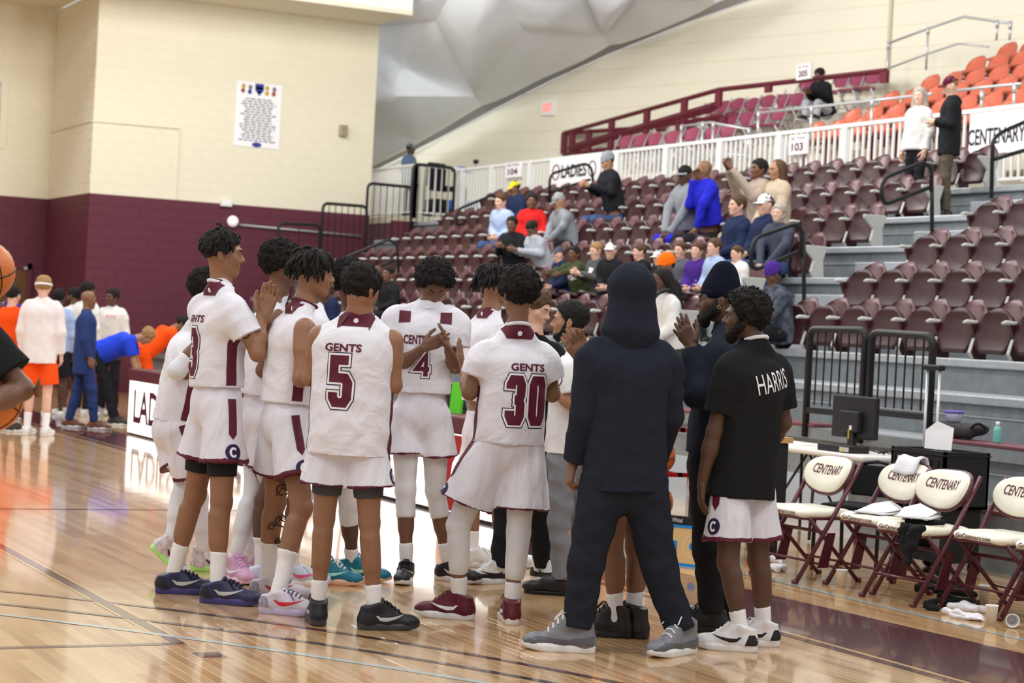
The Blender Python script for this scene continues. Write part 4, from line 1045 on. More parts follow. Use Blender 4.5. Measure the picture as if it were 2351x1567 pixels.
# ------------------------------------------------------------------ people
UP = V3(0, 0, 1)
FH = unit(V3(CF[0], CF[1], 0)); RH = V3(FH[1], -FH[0], 0)
def heading(a):
    """0 = walking away from the viewer, 90 = to the right, 180 = towards, -90 = to the left"""
    a = math.radians(a); return math.cos(a)*FH+math.sin(a)*RH
class Per:
    def __init__(s, label, feet, pv, sc, nb, hd, body, look, arms, legs, sk, s_=1.0, hres=.0055, res=.0095, tilt=0.0, sw=.195, hw=.09, name='person', D=None, group=None, hroll=0.0):
        """pixel skeleton: feet = ground pixels under the ankles (l, r); the other joints are pixels with a depth offset"""
        s.s = s_; s.res = res; s.hres = hres; s.sk = SKIN[sk]
        g = {k: onz(*feet[k]) for k in 'lr'}; s.g = g
        s.D = D or (depth(g['l'])+depth(g['r']))/2
        s.base = V3((g['l']+g['r'])[0]/2, (g['l']+g['r'])[1]/2, 0)
        s.e = empty(name, s.base, label, 'person', group)
        P = s.P = lambda x, y, dd=0.0: dep(x, y, s.D+dd)
        s.f = heading(body); s.r = np.cross(s.f, UP)
        s.pv = P(*pv); s.sc = P(*sc); s.nb = P(*nb); s.hd = P(*hd)
        s.tu = unit(s.sc-s.pv)
        s.sh = {'r': s.sc+s.r*sw*s_-s.tu*.026, 'l': s.sc-s.r*sw*s_-s.tu*.026}; s.hp = {'r': s.pv+s.r*hw*s_, 'l': s.pv-s.r*hw*s_}
        lf = heading(look); lf = unit(lf*math.cos(tilt)-UP*math.sin(tilt)); s.FR = frame(lf, UP)
        if hroll:
            c_, q_ = math.cos(hroll), math.sin(hroll); s.FR = s.FR @ np.array([[c_, 0, q_], [0, 1, 0], [-q_, 0, c_]])
        s.el = {}; s.wr = {}; s.hand = {}
        for k, a in arms.items():
            d0 = depth(s.sh[k])-s.D
            s.el[k] = P(a['e'][0], a['e'][1], d0+(a['e'][2] if len(a['e']) > 2 else 0)); s.wr[k] = P(a['w'][0], a['w'][1], d0+(a['w'][2] if len(a['w']) > 2 else 0)); s.hand[k] = a
        s.kn = {}; s.an = {}; s.leg = legs
        for k, a in legs.items():
            dh, dg = depth(s.hp[k])-s.D, depth(g[k])-s.D
            pit = a.get('pitch', 0.0); fd = heading(a['d']); s.an[k] = g[k]+UP*.085*s_
            if pit:
                ball = fd*.13*s_; v = V3(0, 0, .085*s_)-ball; c_, q_ = math.cos(pit), math.sin(pit)
                s.an[k] = g[k]+ball+fd*(c_*(v @ fd)+q_*v[2])+UP*(c_*v[2]-q_*(v @ fd))
            s.kn[k] = P(a['k'][0], a['k'][1], (dh+dg)/2+(a['k'][2] if len(a['k']) > 2 else 0))
        s.fine = []
    @classmethod
    def raw(cls, label, base, sc_, f, lookv, sk, res=.018, hres=.0105, name='person', group=None):
        s = cls.__new__(cls); s.s = sc_; s.res = res; s.hres = hres; s.sk = SKIN[sk]; s.base = base; s.f = unit(f); s.r = np.cross(s.f, UP); s.FR = frame(unit(lookv), UP)
        s.e = empty(name, base, label, 'person', group); s.el = {}; s.wr = {}; s.hand = {}; s.kn = {}; s.an = {}; s.g = {}; s.leg = {}; s.fine = []; s.hd_ = None; return s
    def head(s, **kw):
        s.hs = kw.pop('hs', 1.0)*s.s
        fl = s.fl = Field(); head_prims(fl, s.hd, s.FR, s.hs, s.nb, **kw)
        R = .145*s.hs; s.fine.append((s.hd-R, s.hd+R, s.hres)); return s
    def limbs(s, legs=True, bulk=1.0, cov=False):
        """cov: shoulders stay slim under a sleeved top"""
        fl = s.fl; q = s.s; ff = s.f; c1, c2, c3 = (.050, .042, .038) if cov else (.072, .060, .046)
        fl.cap(s.pv, s.sc-s.tu*.12*q, .105*q, .115*q, .03, (ff, 1.25)); fl.cap(s.sh['l']*.8+s.sh['r']*.2-s.tu*.05*q, s.sh['r']*.8+s.sh['l']*.2-s.tu*.05*q, c1*q, None, .04, (ff, 1.1))
        for k in 'lr':
            fl.cap(s.nb-s.tu*.01, s.sh[k]*.75+s.sc*.25+s.tu*(-.01 if cov else .01)*q, c3*q, .030*q, .04)
            if k in s.el:
                S, E, Wr = s.sh[k], s.el[k], s.wr[k]
                fl.cap(S-s.tu*.03*q, S*.55+E*.45, c2*q*bulk, (.044 if cov else .052)*q*bulk, .03); fl.cap(S-s.tu*.01*q, E, (.042 if cov else .050)*q*bulk, .040*q*bulk, .02); fl.cap(E, E*.62+Wr*.38, .041*q*bulk, .043*q*bulk, .02); fl.cap(E*.7+Wr*.3, Wr, .042*q*bulk, .027*q, .02)
                a = s.hand[k]
                if 'hv' in a:
                    lo, hi = hand_prims(fl, Wr, *a['hv'], q); s.fine.append((lo, hi, .009))
                if 'h' in a:
                    d = s.P(*a['h'])-s.wr[k] if len(a['h']) == 2 else None
                    if d is None: d = s.P(a['h'][0], a['h'][1], depth(s.wr[k])-s.D+a['h'][2])-s.wr[k]
                    else: d = s.P(a['h'][0], a['h'][1], depth(s.wr[k])-s.D)-s.wr[k]
                    n = a.get('n'); n = s.r*(-1 if k == 'r' else 1) if n is None else (n[0]*RH+n[1]*FH+n[2]*UP)
                    t = a.get('t', UP+s.f*.3); t = t[0]*RH+t[1]*FH+t[2]*UP if isinstance(t, tuple) else t
                    lo, hi = hand_prims(fl, Wr, d, n, t, a.get('c', .3), q, a.get('sp', .1), a.get('th', 1.0)); s.fine.append((lo, hi, .0048))
            if legs and k in s.kn:
                H, K, A = s.hp[k], s.kn[k], s.an[k]
                bk = -(s.f)
                fl.cap(H, K, .086*q*bulk, .056*q, .03); fl.cap(K, A, .052*q, .033*q, .02)
                fl.cap(K*.82+A*.18+bk*.018*q, K*.52+A*.48+bk*.012*q, .047*q, .044*q, .03); fl.cap(K+s.f*.012, K*.96+A*.04+s.f*.012, .046*q, .044*q, .02)
        return s
    def body(s, name='body'):
        o, V, Q = fobj(name, s.fl, s.res, s.sk, s.e, s.base, s.fine); s.bo = o; s.bb = None; s.bV, s.bQ = V, Q; return s
    # --- garments
    def torso_prims(s, fl, g, hem, top=None, fat=1.0, clip=None):
        """fl gets a torso tube; hem = distance below the shoulders (m)"""
        q = s.s; ff = s.f; bot = s.sc-s.tu*hem
        c0 = s.pv-s.tu*.30*q
        cl = [(bot, -s.tu)]+(clip or [])
        fl.cap(c0, s.sc-s.tu*.16*q, (.182*fat+g)*q, (.172*fat+g)*q, .05, (ff, 1.34), cl)
        fl.cap(s.sh['l']*.80+s.sh['r']*.20-s.tu*.07*q, s.sh['r']*.80+s.sh['l']*.20-s.tu*.07*q, (.100+g)*q, None, .05, (ff, 1.05), cl)
        fl.cap(s.sh['l']*.80+s.sh['r']*.20-s.tu*.035*q, s.sh['r']*.80+s.sh['l']*.20-s.tu*.035*q, (.066+g)*q, None, .04, None, cl)
        for k in 'lr': fl.cap(s.nb-s.tu*.015, s.sh[k]*.7+s.sc*.3-s.tu*.005, (.050+g)*q, (.050+g)*q, .03, None, cl)
        return cl
    def jersey(s, m, hem=.62, sleeve=None, g=.008, folds=.011, name='jersey', seed=1, fat=1.0, sl_r=.084, tuckband=False):
        fl = Field(); q = s.s; cl = s.torso_prims(fl, g, hem, fat=fat)
        if sleeve:
            for k in 'lr':
                if k not in s.el: continue
                S, E = s.sh[k], s.el[k]; d = unit(E-S); L_ = np.linalg.norm(E-S)*sleeve
                fl.cap(S-s.tu*.035*q, S+d*(L_+.06), sl_r*q, (sl_r+.002)*q, .035, None, [(S+d*L_, d)]); fl.cap(S*.85+s.sc*.15, S+d*L_*.5, .068*q, .072*q, .03)
        V, Q = field_mesh(fl, s.res, None, (lambda P: wob(P, folds, (18, 34, 60), seed, .7, True)) if folds else None)
        s.jo = mk(name, V-s.base, Q, m, s.e, True); s.jb = bvh_of(V, Q); s.hem = hem; return s
    def long(s, m, hem=.62, g=.014, r0=.070, r1=.046, folds=.012, name='sweatshirt', seed=2, fat=1.05, cuff=.96, hood=False, sep=False):
        fl = Field(); q = s.s; s.torso_prims(fl, g, hem, fat=fat); main = fl
        for k in 'lr':
            if sep: fl = Field()
            if k not in s.el: continue
            S, E, Wr = s.sh[k], s.el[k], s.wr[k]; c = E+(Wr-E)*cuff; d = unit(Wr-E)
            fl.cap(S-s.tu*.04*q, E, (r0+.006)*q, (r0-.004)*q, .014); fl.cap(S*.85+s.sc*.15, S*.7+E*.3, .070*q, .074*q, .014); fl.cap(E, c+d*.06, (r0-.004)*q, r1*q, .025, None, [(c, d)])
            if sep:
                V, Q = field_mesh(fl, s.res, None, lambda P: wob(P, folds, (16, 32, 58), seed+7, 1.6, True)); mk('sleeve', V-s.base, Q, m, s.e, True)
        fl = main
        if hood:
            for e in (-1, 1): fl.cap(s.nb+s.r*e*.05-s.f*.05-s.tu*.02, s.nb+s.r*e*.02-s.f*.09-s.tu*.05, .05*q, .045*q, .03)
        V, Q = field_mesh(fl, s.res, None, lambda P: wob(P, folds, (16, 32, 58), seed, .8, True))
        s.jo = mk(name, V-s.base, Q, m, s.e, True); s.jb = bvh_of(V, Q); s.hem = hem; return s
    def shorts(s, m, leg=.66, wide=.118, flare=.012, waist=.16, folds=.012, seed=3, name='shorts', trim=None, trimw=.028):
        fl = Field(); q = s.s; wc = [(s.pv+s.tu*waist*q, s.tu)]
        fl.cap(s.hp['l']*.85+s.hp['r']*.15+s.tu*.02, s.hp['r']*.85+s.hp['l']*.15+s.tu*.02, .098*q, None, .05, (s.f, 1.0), wc); fl.cap(s.pv+s.tu*.16*q, s.pv-s.tu*.0*q, .138*q, .165*q, .05, (s.f, 1.3), wc)
        s.hemP = {}
        for k in 'lr':
            H, K = s.hp[k], s.kn[k]; d = unit(K-H); L_ = np.linalg.norm(K-H)*leg; c = H+d*L_; side = s.r*(1 if k == 'r' else -1)
            fl.cap(H+side*.005*q, c+d*.08+side*.012*q, (wide-.026)*q, (wide+flare)*q, .03, (s.f, 1.02), [(c, d)]+wc); s.hemP[k] = (c, d)
        V, Q = field_mesh(fl, s.res, None, lambda P: wob(P, folds, (24, 44, 68), seed, .35, True))
        s.so = mk(name, V-s.base, Q, m, s.e, True); s.sb = bvh_of(V, Q)
        if trim:
            for k in 'lr':
                c, d = s.hemP[k]; side = s.r*(1 if k == 'r' else -1); H = s.hp[k]; f2 = Field()
                f2.cap(H+side*.005*q, c+d*.08+side*.012*q, (wide-.026)*q+.003, (wide+flare)*q+.003, 0, (s.f, 1.02), [(c+d*.001, d), (c-d*trimw, -d)])
                V, Q = field_mesh(f2, s.res*.8, None, lambda P: wob(P, folds, (24, 44, 68), seed, .35, True)); mk('hem_trim', V-s.base, Q, trim, s.so, True)
        return s
    def kit_marks(s, sides='lr', crest=None, stripe=True):
        """side stripes on shorts with the C emblem"""
        q = s.s
        for k in sides:
            side = s.r*(1 if k == 'r' else -1); c, d = s.hemP[k]; H = s.hp[k]
            top = H+s.tu*.05*q; rgt = np.cross(d*-1, side); rgt = unit(np.cross(-d, side))
            L_ = np.linalg.norm(c-top); up = -d
            org = c+side*.10*q
            press('side_stripe', [(-.022, L_*.98), (.022, L_*.98), (.022, L_*.46), (0, L_*.38), (-.022, L_*.46)], [(0, 1, 2), (0, 2, 4), (4, 2, 3)], s.sb, org, rgt, up, M_print_maroon, s.so, s.base, .003, .025, -side)
            v, f = disc(.043*q, 20, 0, 0, L_*.19); press('emblem', v, f, s.sb, org, rgt, up, M_print_navy, s.so, s.base, .003, .02, -side)
            a = [(.018*math.cos(t), L_*.19+.022*math.sin(t)) for t in np.linspace(.7, 2*math.pi-.7, 9)]; v, f = ribbon(a, .012)
            press('emblem_letter', v, f, s.sb, org, rgt, up, M_print_white, s.so, s.base, .0045, .02, -side)
    def jersey_marks(s, txt=None, num=None, back=True, yoke=True, sides='lr', word_h=.040, word_w=.19, num_h=.25, num_w=.10, dx=0.0, dy=0.0):
        q = s.s; dv = s.f if back else -s.f; rg = s.r if back else -s.r; up = s.tu
        org = s.sc-dv*.15+rg*dx
        if yoke and back:
            press('yoke', [(-.115, .035), (.115, .035), (.07, -.055), (-.07, -.055)], [(0, 2, 1), (0, 3, 2)], s.jb, s.nb-dv*.15-up*.02, rg, up, M_print_maroon, s.jo, s.base, .003, .02, dv)
            v, f = disc(.014, 8); press('crest', v, f, s.jb, s.nb-dv*.15-up*.045, rg, up, M_print_white, s.jo, s.base, .0045, .02, dv)
        if txt: word(txt, s.jb, org-up*(.095+dy)*q, rg, up, word_w, word_h, M_print_maroon, s.jo, s.base, .03, .003, dirv=dv)
        if num: number(num, s.jb, org-up*(.27+dy)*q, rg, up, num_h, num_w, s.jo, s.base, dv)
        for k in sides:
            side = s.r*(1 if k == 'r' else -1); rg2 = unit(np.cross(up, side)); o2 = s.sc+side*.16*q-up*.20
            L_ = s.hem-.22; press('side_panel', [(-.026, 0), (.026, 0), (.030, -L_), (-.030, -L_)], [(0, 1, 2), (0, 2, 3)], s.jb, o2, rg2, up, M_print_maroon, s.jo, s.base, .003, .025, -side)
    def sleeve_on(s, name, m, a, b_, part, ks='lr', g=.006, h=None):
        """tight sleeve over limb fractions a..b: part 'leg' measured hip-knee-ankle 0..2, 'arm' shoulder-elbow-wrist 0..2"""
        q = s.s
        for k in ks:
            if part == 'leg': J = (s.hp[k], s.kn[k], s.an[k]); R = (.088, .056, .033)
            else: J = (s.sh[k], s.el[k], s.wr[k]); R = (.055, .043, .029)
            fl = Field()
            pt = lambda t: J[0]+(J[1]-J[0])*t if t <= 1 else J[1]+(J[2]-J[1])*(t-1)
            d0 = unit(J[1]-J[0]) if a < 1 else unit(J[2]-J[1]); d1 = unit(J[1]-J[0]) if b_ <= 1 else unit(J[2]-J[1])
            cl = [(pt(a), -d0), (pt(b_), d1)]
            if a < 1: fl.cap(J[0], J[1], R[0]*q+g, R[1]*q+g, .03, None, cl if b_ <= 1 else [cl[0]])
            if b_ > 1:
                fl.cap(J[1], J[2], R[1]*q+g-(.003 if part == 'leg' else 0), R[2]*q+g, .03, None, cl if a >= 1 else [cl[1]])
                if part == 'leg':
                    bk = -s.f; fl.cap(J[1]*.82+J[2]*.18+bk*.018*q, J[1]*.52+J[2]*.48+bk*.012*q, .047*q+g, .044*q+g, .03, None, cl if a >= 1 else [cl[1]])
            V, Q = field_mesh(fl, h or s.res*.9, None, lambda P: wob(P, .002, (60, 110), 3)); mk(name, V-s.base, Q, m, s.e, True)
        return s
    def socks(s, m, top=.55, g=.005): return s.sleeve_on('sock', m, 1+top, 2.02, 'leg', 'lr', g, .009)
    def shoes(s, mu, ms, ml, kind='low', sw=None, tongue=None, heel=None, guard=None):
        for k in 'lr':
            a = s.leg[k]; shoe(s.e, s.base, s.g[k], heading(a['d']), mu, ms, ml, kind, sw, 0, a.get('pitch', 0.0), s.s*1.04, tongue, heel, guard)
        return s
    def pants(s, m, r0=.100, r1=.072, r2=.064, waist=.10, end=1.97, folds=.013, seed=5, name='trousers'):
        fl = Field(); q = s.s; wc = [(s.pv+s.tu*waist*q, s.tu)]
        fl.cap(s.hp['l']*.85+s.hp['r']*.15+s.tu*.03, s.hp['r']*.85+s.hp['l']*.15+s.tu*.03, .112*q, None, .04, (s.f, 1.02), wc); fl.cap(s.pv+s.tu*.14*q, s.pv-s.tu*.02*q, .132*q, .140*q, .05, (s.f, 1.2), wc)
        for k in 'lr':
            H, K, A = s.hp[k], s.kn[k], s.an[k]; d = unit(A-K); c = K+(A-K)*(end-1)
            fl.cap(H, K, r0*q, r1*q, .03); fl.cap(K, c+d*.05, r1*q, r2*q, .03, None, [(c, d)])
        V, Q = field_mesh(fl, s.res, None, lambda P: wob(P, folds, (20, 40, 64), seed, 1.2, True)); s.po = mk(name, V-s.base, Q, m, s.e, True); return s
    def ring(s, m, r=.068, name='collar', dz=-.012, th=.010):
        b = B(); c = s.nb+s.tu*dz; R_ = s.r; f_ = s.f
        b.tube([c+R_*math.cos(t)*r*s.s+f_*math.sin(t)*r*s.s*.95-s.base+s.tu*(-.022*math.sin(t)) for t in np.linspace(0, 2*math.pi, 21)[:-1]], th, 6, closed=True); b.build(name, m, s.e, True); return s
M_jw = mat('white_jersey', s2l(228, 226, 233), .8, .2, bump=.36, bs=7.5, bdist=.05, distort=.7); M_sw = mat('white_shorts', s2l(225, 223, 231), .8, .2, bump=.38, bs=7.5, bdist=.05, distort=.6, stretch=(1.6, 1.6, .5))
M_tight = mat('white_tights', s2l(226, 226, 230), .7, .25, bump=.08, bs=500); M_sock = mat('white_sock', s2l(240, 238, 238), .9, .1, bump=.35, bs=260, stretch=(1, 1, .3))
M_tb = mat('black_tights', s2l(24, 22, 24), .7); M_tg = mat('charcoal_tights', s2l(70, 70, 74), .7)
M_navyf = mat('navy_fleece', s2l(38, 41, 52), .95, .1, ns=300, na=.12, bump=.25, bs=7, bdist=.06, distort=.5); M_blackf = mat('black_cloth', s2l(32, 32, 34), .9, .12, ns=200, na=.1, bump=.25, bs=7, bdist=.05, distort=.5)
M_greyp = mat('grey_trousers', s2l(128, 130, 136), .85, .15, ns=120, na=.08, bump=.15, bs=500)
def leather(n, c, r=.45): return mat(n, s2l(*c), r, .4, ns=25, na=.12)
M_tat = mat('tattoo_ink', s2l(66, 48, 40), .6)
# ---- player 3, side on, clapping
p = Per('tall player in white jersey number 3, clapping, facing right', dict(l=(394, 1361), r=(497, 1384)), (497, 930), (502, 692), (507, 648), (513, 583), 57, 84,
        dict(r=dict(e=(592, 812, -.02), w=(600, 722, .10), h=(616, 668), n=(.2, 1, 0), t=(-.8, 0, .4), c=.10), l=dict(e=(607, 800, -.05), w=(611, 722, -.26), h=(624, 668), n=(.0, -1, 0), t=(-.8, 0, .4), c=.12)),
        dict(l=dict(k=(448, 1135), d=80), r=dict(k=(508, 1150), d=98)), 'brown', 1.04, tilt=.02)
p.head().limbs(cov=True).body(); hair_twists(p.hd, p.FR, p.hs, p.e, p.base, .055, n=150, front=.058); eyes(p.hd, p.FR, p.hs, p.e, p.base, M_hair)
hair_short(p.hd, p.FR, p.hs, p.e, p.base, M_hair, .003, .02, -.055, name='faded_sides')
bv = bvh_of(p.bV, p.bQ)
for (x, y, r_) in ((552, 752, .03), (562, 768, .022), (545, 770, .02), (570, 745, .02)):
    v, f = disc(r_, 12, r_*.75); press('tattoo', v, f, bv, p.P(x, y, -.25), RH, UP, M_tat, p.e, p.base, .0015, .02, FH)
p.jersey(M_jw, .47, .62, seed=11); p.jersey_marks('GENTS', '3', dx=-.02, num_w=.08); p.shorts(M_sw, .60, .125, .015, trim=M_print_maroon); p.kit_marks('r'); p.ring(M_jw)
p.sleeve_on('compression_shorts', M_tb, .4, .74, 'leg', g=.012); p.socks(M_sock, .60)
p.shoes(leather('galaxy_shoe', (38, 40, 74)), leather('indigo_sole', (62, 56, 112)), M_blackf, 'low', M_grey, heel=leather('black_heel', (26, 24, 30)))
# ---- player half hidden behind number 3
p = Per('player half hidden behind number 3, stepping in neon-soled shoes', dict(l=(350, 1312), r=(468, 1310)), (398, 985), (440, 775), (462, 720), (478, 665), 60, 75,
        dict(r=dict(e=(405, 850, -.05), w=(470, 860, .1), h=(500, 840))), dict(l=dict(k=(425, 1110), d=80, pitch=.75), r=dict(k=(455, 1140), d=70)), 'dark', .97)
p.head().limbs().body(); hair_afro(p.hd, p.FR, p.hs, p.e, p.base, .02); p.jersey(M_jw, .52, seed=12); p.jersey_marks(None, None, yoke=False, sides='r'); p.shorts(M_sw, .68, .122, trim=M_print_maroon); p.kit_marks('r')
p.sleeve_on('arm_sleeve', M_tight, .55, 1.2, 'arm', 'r', .008); p.sleeve_on('tights', M_tight, .3, 1.9, 'leg'); p.socks(M_sock, .62)
p.shoes(mat('marbled_shoe', s2l(206, 196, 196), .5, ns=40, na=.35), leather('neon_green_sole', (176, 236, 130)), M_grey, 'high', M_print_maroon)
# ---- afro player between 3 and the braided player
p = Per('player with a round afro in white tights and pink shoes', dict(l=(532, 1332), r=(562, 1322)), (598, 960), (624, 715), (638, 668), (648, 608), 70, 80,
        dict(r=dict(e=(604, 850, 0), w=(640, 850, .1), h=(680, 830)), l=dict(e=(640, 850), w=(690, 840), h=(720, 820))), dict(l=dict(k=(585, 1130), d=140), r=dict(k=(610, 1130), d=60)), 'dark', 1.0)
p.head().limbs().body(); hair_afro(p.hd, p.FR, p.hs, p.e, p.base, .034, front=.05); eyes(p.hd, p.FR, p.hs, p.e, p.base, M_hair)
p.jersey(M_jw, .50, seed=13); p.jersey_marks(None, None, sides='r'); p.shorts(M_sw, .62, .12, trim=M_print_maroon); p.sleeve_on('tights', M_tight, .3, 1.85, 'leg'); p.socks(M_sock, .6)
p.shoes(leather('pink_shoe', (206, 158, 190)), leather('pink_sole', (222, 190, 204)), leather('pink_lace', (200, 150, 186)), 'mid', M_print_white)
# ---- player hidden behind the braided one, only the pale blue shoes show
p = Per('player hidden behind the braided player, pale blue shoes showing', dict(l=(597, 1338), r=(668, 1342)), (706, 960), (714, 735), (720, 695), (726, 645), 60, 75,
        dict(), dict(l=dict(k=(605, 1150), d=75), r=dict(k=(680, 1150), d=75)), 'deep', .95)
p.head().limbs().body(); hair_short(p.hd, p.FR, p.hs, p.e, p.base, M_hair); p.jersey(M_jw, .50, seed=14); p.shorts(M_sw, .6, .12); p.socks(M_sock, .55)
p.shoes(leather('pale_blue_shoe', (206, 216, 234)), leather('cream_sole', (234, 228, 220)), M_white, 'low', leather('pink_swoosh', (222, 92, 130)))
# ---- braided player
p = Per('player with short braids and a tattooed leg beside number 5', dict(l=(610, 1372), r=(633, 1408)), (654, 965), (676, 735), (700, 690), (720, 628), 66, 86,
        dict(r=dict(e=(690, 870, -.08), w=(745, 835, .14), h=(775, 800)), l=dict(e=(720, 850, 0), w=(770, 800, -.1), h=(790, 770))), dict(l=dict(k=(632, 1150), d=92), r=dict(k=(692, 1165), d=98)), 'brown', 1.02, tilt=.05)
p.head().limbs().body(); hair_twists(p.hd, p.FR, p.hs, p.e, p.base, .085, n=130, seed=8, front=.05, r=.009); eyes(p.hd, p.FR, p.hs, p.e, p.base, M_hair)
p.jersey(M_jw, .45, seed=15); p.jersey_marks(None, None, sides='r'); p.shorts(M_sw, .66, .128, .012, trim=M_print_maroon); p.kit_marks('r'); p.ring(M_print_maroon)
p.socks(M_sock, .50); p.shoes(leather('lilac_shoe', (206, 200, 212)), leather('lilac_sole', (188, 178, 214)), leather('slate_lace', (82, 78, 106)), 'low', leather('red_swoosh', (206, 40, 52)), heel=mat('print_heel', s2l(150, 146, 160), .6, ns=120, na=.7))
bv = bvh_of(p.bV, p.bQ)
for (x, y, r_) in ((640, 1130, .035), (632, 1205, .03), (645, 1230, .026), (612, 1215, .02), (628, 1255, .024)):
    q = p.P(x, y, -.05); v, f = disc(r_, 12, r_*.72); press('tattoo', v, f, bv, q, RH, UP, M_tat, p.e, p.base, .0015, .02, FH)
    v, f = ribbon([(-r_, -r_), (0, r_*.4), (r_*.8, -r_*.3), (r_*.3, r_*1.2)], .006); press('tattoo', v, f, bv, q, RH, UP, M_tat, p.e, p.base, .0015, .02, FH)
# ---- player behind number 5
p = Per('player with a big afro behind number 5, in teal shoes', dict(l=(742, 1338), r=(806, 1330)), (805, 975), (812, 750), (808, 708), (806, 648), 120, 100,
        dict(), dict(l=dict(k=(745, 1150), d=100), r=dict(k=(803, 1150), d=95)), 'deep', 1.0)
p.head().limbs().body(); hair_afro(p.hd, p.FR, p.hs, p.e, p.base, .030, front=.055); p.jersey(M_jw, .50, seed=16); p.shorts(M_sw, .62, .12, trim=M_print_maroon)
p.sleeve_on('tights', M_tight, .3, 1.34, 'leg'); p.socks(M_sock, .72); p.shoes(leather('teal_shoe', (24, 116, 140)), leather('peach_sole', (238, 190, 160)), M_white, 'mid', leather('mint_swoosh', (160, 226, 200)))
# ---- number 5 from behind
p = Per('player in white jersey number 5 seen from behind', dict(l=(728, 1432), r=(858, 1444)), (803, 985), (818, 757), (824, 716), (830, 665), 6, 40,
        dict(l=dict(e=(712, 868, .02), w=(765, 840, .30)), r=dict(e=(905, 885, .0), w=(868, 830, .28))), dict(l=dict(k=(744, 1190), d=-12), r=dict(k=(848, 1200), d=72)), 'brown', .97, tilt=.25)
p.head().limbs().body(); hair_afro(p.hd, p.FR, p.hs, p.e, p.base, .020, front=.06, low=-.045, tuft=1100); p.jersey(M_jw, .64, seed=17, fat=1.22); p.jersey_marks('GENTS', '5', dx=-.035, num_w=.085)
p.shorts(M_sw, .62, .124, .02, trim=M_print_maroon, trimw=.016); p.kit_marks('r'); p.sleeve_on('compression_shorts', M_tg, .45, .73, 'leg', g=.012); p.socks(M_sock, .68)
p.shoes(leather('black_shoe', (30, 28, 36)), leather('charcoal_sole', (58, 56, 60)), M_blackf, 'mid', M_grey)
# ---- number 4 facing us
p = Per('player in white jersey number 4 with bowed head, clapping', dict(l=(1028, 1332), r=(931, 1334)), (965, 955), (978, 718), (984, 694), (996, 652), 178, 165,
        dict(r=dict(e=(912, 842, -.02), w=(972, 798, -.26), h=(1030, 772), n=(.2, 1, .2), t=(0, 0, 1), c=.08), l=dict(e=(1046, 842, -.02), w=(1030, 806, -.24), h=(1020, 762), n=(-1, 0, -.3), t=(0, -.4, .5), c=.16)),
        dict(l=dict(k=(1000, 1125), d=120), r=dict(k=(931, 1125), d=182)), 'dark', 1.0, tilt=.75)
p.head().limbs(cov=True).body(); hair_afro(p.hd, p.FR, p.hs, p.e, p.base, .040, front=.05, low=-.02, tuft=1500); eyes(p.hd, p.FR, p.hs, p.e, p.base, M_hair)
p.jersey(M_jw, .49, .60, seed=18, fat=.98); word('CENTENARY', p.jb, p.sc+p.f*.16-p.tu*.165, -p.r, p.tu, .25, .055, M_print_maroon, p.jo, p.base, .03, .003, dirv=-p.f); number('4', p.jb, p.sc+p.f*.16-p.tu*.32, -p.r, p.tu, .15, .085, p.jo, p.base, -p.f)
for e in (-1, 1): press('shoulder_patch', [(-.035, -.045), (.035, -.045), (.035, .045), (-.035, .045)], [(0, 1, 2), (0, 2, 3)], p.jb, p.sc+p.r*e*.125+p.f*.12+p.tu*.0, -p.r, p.tu, M_print_maroon, p.jo, p.base, .003, .02, unit(-p.f-p.tu*.7))
p.shorts(M_sw, .53, .122, .02, trim=M_print_maroon, trimw=.016); p.kit_marks('r'); p.sleeve_on('tights', M_tight, .3, 1.34, 'leg'); p.socks(M_sock, .68)
p.shoes(leather('black_shoe', (30, 28, 36)), leather('white_sole', (226, 224, 222)), M_blackf, 'low', M_grey); p.ring(M_jw)
# ---- dreadlocked player behind number 30
p = Per('player with dreadlocks half hidden behind number 30', dict(l=(1082, 1300), r=(1150, 1300)), (1110, 1000), (1115, 745), (1128, 705), (1138, 652), 60, 60,
        dict(l=dict(e=(1065, 850, .0), w=(1100, 870, .1))), dict(l=dict(k=(1085, 1150), d=80), r=dict(k=(1150, 1150), d=80)), 'brown', 1.02)
p.head().limbs().body(); hair_twists(p.hd, p.FR, p.hs, p.e, p.base, .11, n=120, seed=9); p.jersey(M_jw, .5, seed=19); p.jersey_marks(None, None, sides='l'); p.shorts(M_sw, .6); p.socks(M_sock, .6); p.shoes(M_white, M_white, M_white, 'low')
# ---- number 30
p = Per('player in white jersey number 30 with white tights and maroon shoes', dict(l=(1052, 1420), r=(1172, 1430)), (1166, 1025), (1182, 800), (1188, 745), (1190, 672), -16, -30,
        dict(l=dict(e=(1078, 900, .0), w=(1068, 848, .22), h=(1052, 806), n=(1, .2, 0), t=(.2, .3, 1), c=.25), r=dict(e=(1268, 905, .05), w=(1235, 850, .3))), dict(l=dict(k=(1052, 1205), d=-80), r=dict(k=(1190, 1225), d=-8)), 'mid', 1.0, tilt=.1, sw=.178)
p.head().limbs(cov=True).body(); hair_afro(p.hd, p.FR, p.hs, p.e, p.base, .030, front=.06, low=-.055, tuft=1200)
p.jersey(M_jw, .51, .60, seed=20, fat=1.07); p.jersey_marks('GENTS', '30', dx=.045, num_w=.064, sides='l'); p.ring(M_jw); p.shorts(M_sw, .72, .135, .03, trim=M_print_maroon, trimw=.014); p.kit_marks('l')
p.sleeve_on('tights', M_tight, .3, 1.62, 'leg'); p.socks(M_sock, .66, .007); p.shoes(leather('maroon_shoe', (96, 22, 40)), leather('white_sole', (226, 224, 222)), M_print_maroon, 'mid', M_print_white, guard=leather('wine_toe', (80, 18, 34)))
